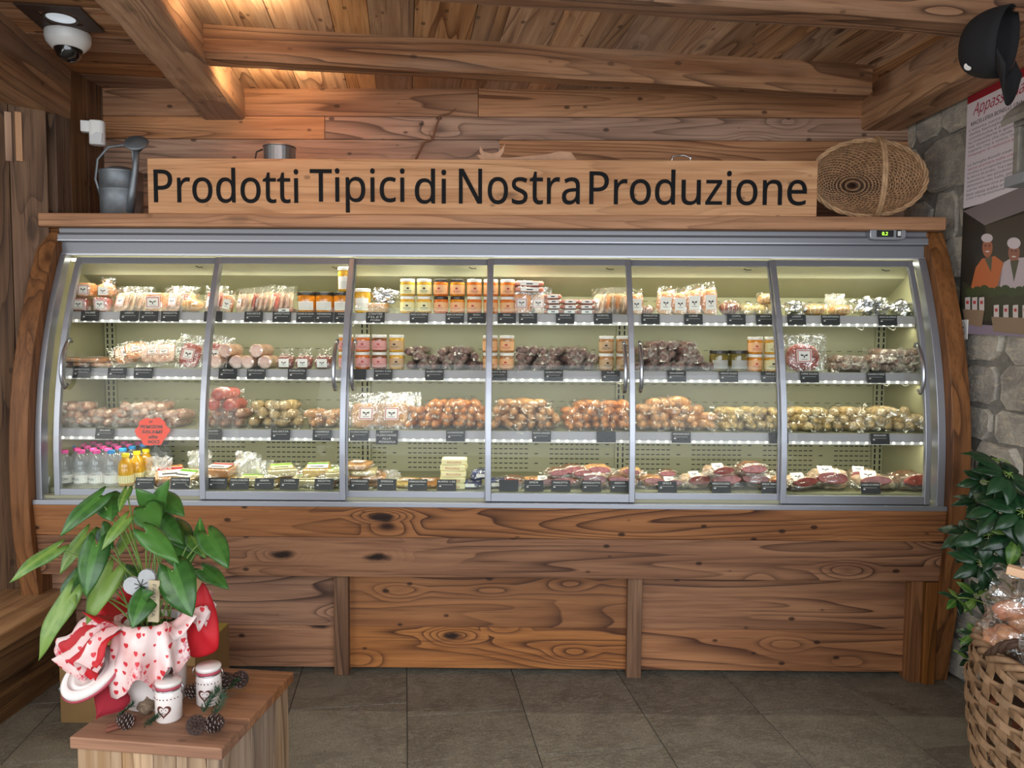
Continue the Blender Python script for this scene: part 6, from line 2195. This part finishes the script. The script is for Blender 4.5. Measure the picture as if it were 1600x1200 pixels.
def ruffle(name, mat, c, r0, z0, r1, z1, th0, th1, folds, amp, seed, nu=90, nv=12):
    mb = MB()
    def fn(u, v):
        th = th0 + (th1 - th0) * u
        rr = r0 + (r1(u) - r0) * v ** 0.85
        f = math.sin(u * folds * 2 * math.pi + seed + 1.5 * math.sin(u * 7 + seed))
        z = z0 + (z1(u) - z0) * v ** 1.4 + amp * v * f + 0.02 * math.sin(v * 3.14)
        n = mnoise.noise(Vector((u * 8, v * 3, seed)))
        rr *= 1 + 0.16 * v * f * 0.6 + 0.12 * v * n
        return Vector((c.x + rr * math.sin(th), c.y - rr * math.cos(th), z + 0.02 * n * v))
    mb.grid(fn, nu, nv)
    return mb.build(name, mat, pot, smooth=True, solid=0.0012)

o0 = Vector((0, 0, 0))
# th = 0 faces the viewer, -pi/2 is to the left
ruffle('heart_paper_wrap', HEARTP, o0, 0.080, 0.232, lambda u: 0.265 - 0.10 * abs(u - 0.15), lambda u: 0.165 - 0.04 * math.sin(u * 3), R(-125), R(-25), 3.2, 0.030, 1.0)
ruffle('heart_paper_wrap', HEARTP, o0, 0.083, 0.236, lambda u: 0.135 + 0.02 * math.sin(u * 5), lambda u: 0.078 + 0.05 * u, R(-38), R(75), 2.6, 0.022, 2.0)
ruffle('heart_paper_wrap', HEARTP, o0, 0.078, 0.232, lambda u: 0.15, lambda u: 0.235 - 0.02 * u, R(40), R(150), 4.0, 0.03, 3.2, 60)
ruffle('red_paper_wrap', REDP, o0, 0.076, 0.222, lambda u: 0.245 - 0.10 * abs(u - 0.2), lambda u: 0.135, R(-130), R(-20), 3.0, 0.028, 0.7)
ruffle('red_paper_wrap', REDP, o0, 0.075, 0.215, lambda u: 0.16, lambda u: 0.27, R(-150), R(-30), 3.0, 0.02, 4.7)
# the red sheet standing up on the right
mb = MB()
pts = [(296, 912), (303, 905), (319, 906), (330, 925), (338, 955), (345, 990), (344, 1012), (336, 1024), (310, 1030), (290, 1028), (284, 1000), (288, 950)]
fr = [U(p[0], p[1], POTP.y + 0.03) - POTP for p in pts]
n = len(fr)
cen = sum(fr, Vector()) / n
r3 = random.Random(9)
rings = [[cen + (p - cen) * k + Vector((0, (-0.018 if side == 0 else 0.018) * math.sqrt(max(0, 1 - k * k)) + 0.010 * math.sin(i * 2.3 + k * 5), 0)) for i, p in enumerate(fr)] for side, k in ((0, 0.3), (0, 0.65), (0, 0.9), (0, 1.0), (1, 0.9), (1, 0.65), (1, 0.3))]
vs = [v for rg_ in rings for v in rg_]
fs = [tuple(range(n))[::-1], tuple(range(6 * n, 7 * n))]
for k in range(6):
    for i in range(n): fs.append((k * n + i, k * n + (i + 1) % n, (k + 1) * n + (i + 1) % n, (k + 1) * n + i))
mb.add(vs, fs)
mb.build('red_paper_wing', REDP, pot, smooth=True, subsurf=1)
mb = MB()
kp = [U(p[0], p[1], POTP.y + 0.01) - POTP for p in ((303, 903), (318, 905), (302, 935), (293, 945))]
mb.add(kp + [p + Vector((0, 0.006, 0)) for p in kp], [(0, 1, 2, 3), (7, 6, 5, 4), (0, 4, 5, 1), (1, 5, 6, 2), (2, 6, 7, 3), (3, 7, 4, 0)])
mb.build('kraft_paper_edge', M_plain('kraft_paper', 'b08a62', 0.7), pot)

# heart pick with its little board
GH = M_plain('whitewashed_wood', 'a9aaab', 0.6, var=0.12, vscale=30)
hc = U(222, 914, POTP.y - 0.13)
hk = empty('heart_plant_pick', tuple(hc), (0, R(-28), 0), 'whitewashed wooden heart with snowflake cutout stuck in the plant pot', 'ornament')
mb = MB(); mb.prism(heart_pts(0.038), -0.004, 0.004, 'y'); mb.build('heart', GH, hk, bevel=0.0015)
mb = MB()
for k in range(4):
    a = k * math.pi / 4
    mb.box((-0.014, -0.0052, -0.0009), (0.014, -0.0042, 0.0009), 0, 0, Matrix.Rotation(a, 4, 'Y'))
mb.build('snowflake_cutout', M_plain('dark_cut', '3d3f3a', 0.7), hk)
mb = MB(); mb.tube([(0.0, 0.004, -0.03), (0.015, 0.06, -0.06), (0.02, 0.09, -0.085)], 0.003, 6); mb.build('stick', TWIG, hk)
hk.scale = (1.25, 1.25, 1.25)
h2 = U(241, 938, POTP.y - 0.15)
wp = empty('small_wooden_tag', tuple(h2), (0, R(3), 0), 'small upright pale wooden tag with printed letters before the wooden heart', 'tag')
mb = MB(); mb.box((-0.014, -0.003, -0.056), (0.014, 0.003, 0.052)); mb.build('board', M_plain('bleached_wood', 'b8a888', 0.65, var=0.15, vscale=25), wp, bevel=0.0012)
textmesh('FAMIGLIA', 0.012, M_plain('faded_ink', '6a6658', 0.7), 'lettering', wp, Matrix.Translation((0.0, -0.0034, 0.0)) @ FACE @ Matrix.Rotation(R(-90), 4, 'Z'), extrude=0.0002, width=0.085, height=0.010)
mb = MB(); mb.tube([(0, 0.002, -0.05), (0.0, 0.06, -0.065), (0.0, 0.10, -0.085)], 0.0025, 6); mb.build('stick', TWIG, wp)

# the plant itself
an = empty('anthurium_plant', tuple(POTP + Vector((0, 0, PH - 0.02))), label='green heart-leaved potted plant in the wrapped jar, left foreground', cat='plant')
AO = an.location
leaves = [((154, 778), (92, 838), 34, -0.06, 0), ((86, 858), (14, 910), 28, -0.10, 1), ((134, 836), (92, 898), 28, 0.02, 1), ((150, 852), (134, 934), 42, -0.14, 0), ((196, 812), (158, 860), 20, -0.10, 1), ((158, 826), (176, 858), 28, 0.05, 0),
          ((168, 778), (174, 814), 42, -0.02, 0), ((198, 766), (186, 800), 16, -0.02, 1), ((248, 796), (212, 764), 34, 0.02, 0), ((244, 798), (263, 750), 28, 0.03, 0), ((252, 776), (288, 806), 34, 0.06, 0), ((226, 794), (246, 830), 44, -0.03, 0),
          ((228, 832), (280, 880), 34, -0.12, 0), ((250, 812), (286, 850), 34, 0.04, 0), ((317, 852), (312, 810), 24, 0.03, 1), ((272, 822), (302, 864), 38, 0.08, 0), ((302, 838), (322, 872), 28, 0.02, 1), ((326, 836), (357, 888), 38, -0.04, 0),
          ((318, 890), (357, 920), 28, 0.0, 0), ((280, 852), (290, 892), 48, 0.08, 0), ((270, 892), (300, 964), 56, -0.16, 0), ((228, 930), (206, 982), 40, -0.17, 0), ((222, 932), (240, 925), 20, -0.17, 0), ((122, 895), (94, 942), 36, -0.04, 0), ((174, 895), (134, 976), 38, -0.10, 1),
          ((108, 930), (59, 1032), 38, -0.16, 1), ((198, 836), (186, 868), 24, 0.06, 1), ((196, 892), (236, 918), 30, 0.08, 0), ((112, 925), (118, 945), 14, -0.14, 1)]
for i, (b, t, w, dy, kind) in enumerate(leaves):
    Y = POTP.y + dy
    B, T = U(*b, Y + 0.02), U(*t, Y - 0.03)
    s = w / F * Y * 1.08
    nn = Vector((rng.uniform(-0.35, 0.35), -0.8, 0.75))
    if (T - B).z > 0: nn = Vector((0, -1, 0.2))
    heart_leaf(an, B - AO, T - AO, s, nn, 0.5, LEAFL if kind else LEAF, rng.random())
    st = Vector((0.035 * math.sin(i * 2.4), 0.025 * math.cos(i * 1.7), 0.0))
    E = B - AO
    mid = st * 0.5 + E * 0.5 + Vector((0, 0, 0.05 + 0.12 * abs(E.x)))
    pts = [st * (1 - q) ** 2 + mid * 2 * q * (1 - q) + E * q * q for q in [k / 8 for k in range(9)]]
    mb = MB(); mb.tube(pts, 0.0024, 6); mb.build('leaf_stalk', STEMM, an, smooth=True)

# --- small decorations on the crate -------------------------------------------
@proto('clipjar')
def _(v=0):
    o = empty('small_clip_jar'); tag(o, cat='jar')
    r = 0.0335
    mb = MB(); mb.lathe([(r * 0.93, 0), (r, 0.004), (r, 0.07), (r * 0.93, 0.078), (r * 0.85, 0.081)], 28); mb.build('jar_body', CER, o, smooth=True)
    mb = MB(); mb.lathe([(r * 0.82, 0.080), (r * 0.84, 0.086)], 24); mb.lathe([(r * 0.84, 0.092), (r * 0.98, 0.094), (r * 1.0, 0.101), (r * 0.92, 0.105), (0.0005, 0.107)], 28, 0, None, True, False); mb.build('lid', CER, o, smooth=True)
    mb = MB(); mb.lathe([(r * 0.93, 0.085), (r * 0.97, 0.087), (r * 0.97, 0.091), (r * 0.93, 0.093)], 28); mb.build('rubber_seal', PINKRUB, o, smooth=True)
    mb = MB(); mb.tube([(r * 0.9 * math.cos(q * math.pi / 12), r * 0.9 * math.sin(q * math.pi / 12), 0.0825) for q in range(24)], 0.0016, 5, closed=True)
    for s in (-1, 1):
        mb.tube([(s * r * 0.95, 0, 0.098), (s * (r + 0.006), -0.004, 0.096), (s * (r + 0.010), -0.005, 0.085), (s * (r + 0.005), -0.004, 0.072), (s * (r + 0.001), 0, 0.078)], 0.0013, 5)
    mb.build('wire_clasp', CHROME, o, smooth=True)
    heart_on_cyl('heart_print', o, r * 1.012, 0.12, 0.034, 0.020, CHOC, True, 0.66)
    mb = MB()
    for k in range(-4, 5):
        th = 0.12 + k * 0.27
        mb.blob((r * 1.005 * math.sin(th), -r * 1.005 * math.cos(th), 0.064), (0.0022, 0.0012, 0.0018), 6, 4)
    for k in (-0.16, 0.16): mb.blob((r * 1.005 * math.sin(0.12 + k), -r * 1.005 * math.cos(0.12 + k), 0.037), (0.0016, 0.0012, 0.0014), 6, 4)
    mb.tube([(r * 1.015 * math.sin(0.12 + a), -r * 1.015 * math.cos(0.12 + a), 0.030 - 0.003 * math.cos(a * 8)) for a in [-0.16, -0.08, 0, 0.08, 0.16]], 0.0007, 4)
    mb.build('printed_border', CHOC, o)
    return o

for (px, py, lb) in ((255, 1134, 'small white clip-lid jar at the front, heart face print fully visible'), (319, 1108, 'small white clip-lid jar farther back, behind the fir-decked pine cone')):
    l = UZ(px, py - 2, CRZ + 0.0005); l.y += 0.033
    o = put('clipjar', l, (0, 0, R(-4)), (1, 1, 1)); REG.pop()
    o['label'] = lb; o['group'] = 'small clip-lid jars on the crate'

# red felt heart
FELT = M_plain('dark_red_felt', '8e1626', 0.9, bump=0.4, bscale=250)
hb = UZ(172, 1124, CRZ)
fh = empty('red_felt_heart', (hb.x, hb.y, CRZ + 0.05), (R(-34), R(30), R(0)), 'dark red felt heart leaning on the crate lid', 'ornament')
hp_ = heart_pts(0.05, 32)
mb = MB()
n = len(hp_)
rg_ = []
for k, dy in ((0.3, -0.015), (0.7, -0.012), (0.93, -0.006), (1.0, 0), (0.93, 0.006), (0.7, 0.012), (0.3, 0.015)):
    rg_ += [Vector((x * k, dy, z * k)) for x, z in hp_]
fs = [tuple(range(n)), tuple(range(6 * n, 7 * n))[::-1]]
for k in range(6):
    for i in range(n): fs.append((k * n + i, (k + 1) * n + i, (k + 1) * n + (i + 1) % n, k * n + (i + 1) % n))
mb.add(rg_, fs); mb.build('felt_body', FELT, fh, smooth=True)
mb = MB(); mb.tube([(x * 0.995, -0.0035, z * 0.995) for x, z in hp_], 0.0012, 5, closed=True); mb.build('seam', FELT, fh)

CONE = M_plain('pine_cone_scale', '4a342c', 0.8, var=0.4, vscale=60)
CONET = M_plain('pine_cone_tip', '9a8c86', 0.8)


@proto('cone')
def _(v=0):
    o = empty('pine_cone'); tag(o, cat='pine cone')
    mb = MB(); mb2 = MB()
    mb.lathe([(0.004, 0.0), (0.012, 0.012), (0.009, 0.035), (0.002, 0.05)], 10)
    for k in range(60):
        t = k / 60
        th = k * 2.39996
        rr = 0.024 * math.sin(math.pi * min(1, 0.18 + t * 0.8)) + 0.003
        z = 0.004 + t * 0.046
        d = Vector((math.cos(th), math.sin(th), 0)); s_ = Vector((-math.sin(th), math.cos(th), 0))
        b0 = d * 0.006 + Vector((0, 0, z)); e = d * rr + Vector((0, 0, z + 0.006 * (t - 0.2)))
        w = 0.006 * (1 - 0.5 * t)
        mb.add([b0 - s_ * w * 0.4, b0 + s_ * w * 0.4, e + s_ * w, e - s_ * w, b0 - s_ * w * 0.4 - Vector((0, 0, 0.002)), b0 + s_ * w * 0.4 - Vector((0, 0, 0.002)), e + s_ * w - Vector((0, 0, 0.002)), e - s_ * w - Vector((0, 0, 0.002))],
               [(0, 1, 2, 3), (7, 6, 5, 4), (0, 4, 5, 1), (1, 5, 6, 2), (2, 6, 7, 3), (3, 7, 4, 0)])
        mb2.add([e + s_ * w * 0.9 + d * 0.0004, e - s_ * w * 0.9 + d * 0.0004, e - s_ * w * 0.9 - Vector((0, 0, 0.0022)) + d * 0.0004, e + s_ * w * 0.9 - Vector((0, 0, 0.0022)) + d * 0.0004], [(0, 1, 2, 3)])
    mb.build('cone_scales', CONE, o); mb2.build('pale_tips', CONET, o)
    return o

NEED = M_plain('fir_needles', '23452c', 0.6)


@proto('fir')
def _(v=0):
    o = empty('fir_sprig'); tag(o, cat='fir sprig')
    mb = MB(); mb.tube([(0, 0, 0.008), (0.03, 0.0, 0.016), (0.055, 0, 0.022)], 0.0014, 5); mb.build('twig', TWIG, o)
    mb = MB()
    r3 = random.Random(v)
    for k in range(120):
        t = r3.random()
        p = Vector((0.058 * t, 0, 0.008 + 0.014 * t))
        d = Vector((0.5, r3.uniform(-1, 1), r3.uniform(-0.25, 1))).normalized()
        mb.tube([p, p + d * 0.010, p + d * 0.019], [0.0008, 0.0007, 0.0002], 3)
    mb.build('needles', NEED, o)
    return o

for (px, py, rx, ry, rz, sc, lb) in ((208, 1132, 70, 0, -60, 0.78, 'pine cone lying beside the red felt heart'), (307, 1138, 60, 0, 20, 0.9, 'pine cone in front of the farther jar, left one of the pair'), (324, 1136, 75, 0, 80, 0.9, 'pine cone in front of the farther jar, right one of the pair'),
                                     (348, 1078, 20, 0, 30, 0.95, 'dark pine cone at the back edge of the crate'), (370, 1072, 40, 10, 50, 0.9, 'frosted pine cone at the back right corner of the crate'), (292, 1092, 50, 0, 120, 0.8, 'pine cone between the two small jars')):
    l = UZ(px, py - 3, CRZ + 0.012); l.z = CRZ + 0.014
    o = put('cone', l, (R(rx), R(ry), R(rz)), (sc, sc, sc)); REG.pop(); o['label'] = lb; o['group'] = 'pine cones on the crate'
for (px, py, rz, sc, lb, v) in ((185, 1128, 20, 0.8, 'short fir sprig beside the felt heart', 0), (228, 1142, -20, 0.9, 'short fir sprig before the front jar', 1), (318, 1120, 60, 1.1, 'upright fir sprig above the pine cone pair', 2), (352, 1086, 0, 0.8, 'short fir sprig below the dark back pine cone', 3), (205, 1088, 50, 0.8, 'short fir sprig at the foot of the plant jar', 4), (335, 1128, 80, 1.0, 'fir sprig right of the pine cone pair', 5)):
    l = UZ(px, py - 3, CRZ + 0.004)
    o = put('fir', l, (0, R(-25), R(rz)), (sc, sc, sc), args=(v % 2,)); REG.pop(); o['label'] = lb; o['group'] = 'fir sprigs on the crate'
# spiky seed ball, cinnamon sticks
sb = UZ(226, 1118, CRZ)
so = empty('dried_seed_ball', (sb.x, sb.y + 0.01, CRZ), label='round dried seed ball between the felt heart and the front jar', cat='decoration')
mb = MB(); mb.blob((0, 0, 0.02), (0.02, 0.019, 0.02), 20, 14, noise_amp=0.35, seed=4); mb.build('seed_ball', M_plain('dried_seed', '8a7560', 0.9, var=0.4, vscale=150, bump=0.9, bscale=160), so, smooth=True)
mb = MB(); mb.tube([(0, 0, 0.038), (0.002, 0, 0.046)], 0.0015, 5); mb.build('stalk', TWIG, so)
CINN = M_plain('cinnamon_bark', '6e3a28', 0.7)
for k, (p, q_, lb) in enumerate((((165, 1142), (208, 1130), 'cinnamon stick, the nearer one in front of the felt heart'), ((168, 1136), (212, 1122), 'cinnamon stick, the farther one in front of the felt heart'), ((352, 1052), (385, 1060), 'cinnamon stick at the back right of the crate'))):
    a_, b_ = UZ(*p, CRZ + 0.006), UZ(*q_, CRZ + 0.006)
    o = empty('cinnamon_stick', tuple(a_), label=lb, cat='cinnamon stick', group='cinnamon sticks on the crate')
    mb = MB(); mb.tube([Vector((0, 0, 0)), (b_ - a_) * 0.5 + Vector((0, 0, 0.001)), b_ - a_], 0.0055, 9); mb.build('bark_roll', CINN, o, smooth=True)

# --- umbrella plant behind the large basket -------------------------------------------
sp_ = empty('umbrella_plant', (1.73, 2.56, 0), label='dark green umbrella plant behind the large woven basket by the stone wall', cat='plant')
SO = Vector(sp_.location)
mb = MB(); mb.lathe([(0.07, 0), (0.075, 0.004), (0.098, 0.20), (0.104, 0.202), (0.104, 0.22), (0.092, 0.22), (0.09, 0.19), (0.0005, 0.19)], 28, 0, None, True, False); mb.build('plant_pot', M_plain('terracotta', '8a4f36', 0.8), sp_, smooth=True)
clusters = [(1557, 718, 36, 2.55, 0), (1577, 740, 44, 2.45, 0), (1537, 752, 32, 2.6, 0), (1562, 793, 46, 2.45, 0), (1530, 782, 30, 2.6, 0), (1513, 832, 36, 2.6, 0), (1545, 835, 40, 2.5, 0), (1597, 800, 44, 2.4, 0), (1590, 836, 42, 2.45, 1), (1534, 880, 38, 2.5, 0), (1558, 862, 34, 2.5, 0),
            (1497, 934, 24, 2.6, 1), (1527, 930, 26, 2.6, 1), (1523, 990, 22, 2.6, 1), (1516, 1030, 20, 2.6, 1), (1590, 765, 40, 2.6, 0), (1519, 1008, 18, 2.6, 1), (1548, 905, 26, 2.5, 0), (1518, 862, 26, 2.6, 0)]
top = Vector((0, 0, 0.95))
mb = MB(); mb.tube([(0, 0, 0.19), (-0.02, 0.01, 0.5), (-0.01, 0, 0.8), (0.0, 0, 1.0), (-0.02, -0.02, 1.18)], [0.010, 0.009, 0.008, 0.007, 0.005], 8); mb.build('trunk', BARK, sp_, smooth=True)
for ci, (px, py, ln_, Y, var) in enumerate(clusters):
    Cc = U(px, py, Y) - SO
    lL = ln_ / F * Y * 1.2
    zc_ = max(0.3, min(1.15, Cc.z + 0.02))
    st = Vector((-0.01, 0, zc_ - 0.1))
    mid = (st + Cc) / 2 + Vector((0, 0, 0.05))
    mb = MB(); mb.tube([st * (1 - q) ** 2 + mid * 2 * q * (1 - q) + Cc * q * q for q in [k / 6 for k in range(7)]], 0.0025, 6); mb.build('branch', STEMM, sp_, smooth=True)
    tilt = Matrix.Rotation(R(rng.uniform(25, 60)), 3, 'X') @ Matrix.Rotation(R(rng.uniform(-25, 25)), 3, 'Y')
    nl = 7 if ln_ > 25 else 6
    for k in range(nl):
        a = 2 * math.pi * k / nl + rng.uniform(-0.2, 0.2) + ci
        d = tilt @ Vector((math.cos(a), math.sin(a), -0.35))
        nn = tilt @ Vector((0.2 * math.cos(a), 0.2 * math.sin(a), 1))
        L_ = lL * rng.uniform(0.85, 1.1)
        s0 = Cc + d.normalized() * L_ * 0.16
        heart_leaf(sp_, s0, Cc + d.normalized() * L_ * 1.1, L_ * 0.46, nn, 0.7, LEAFL if (var and k % 2) else LEAFD, rng.random() * 0.7, lobes=False, name='leaflet')
        mb = MB(); mb.tube([Cc, s0], 0.0013, 4)
        mb.v and mb.build('leaflet_stalk', STEMM, sp_)
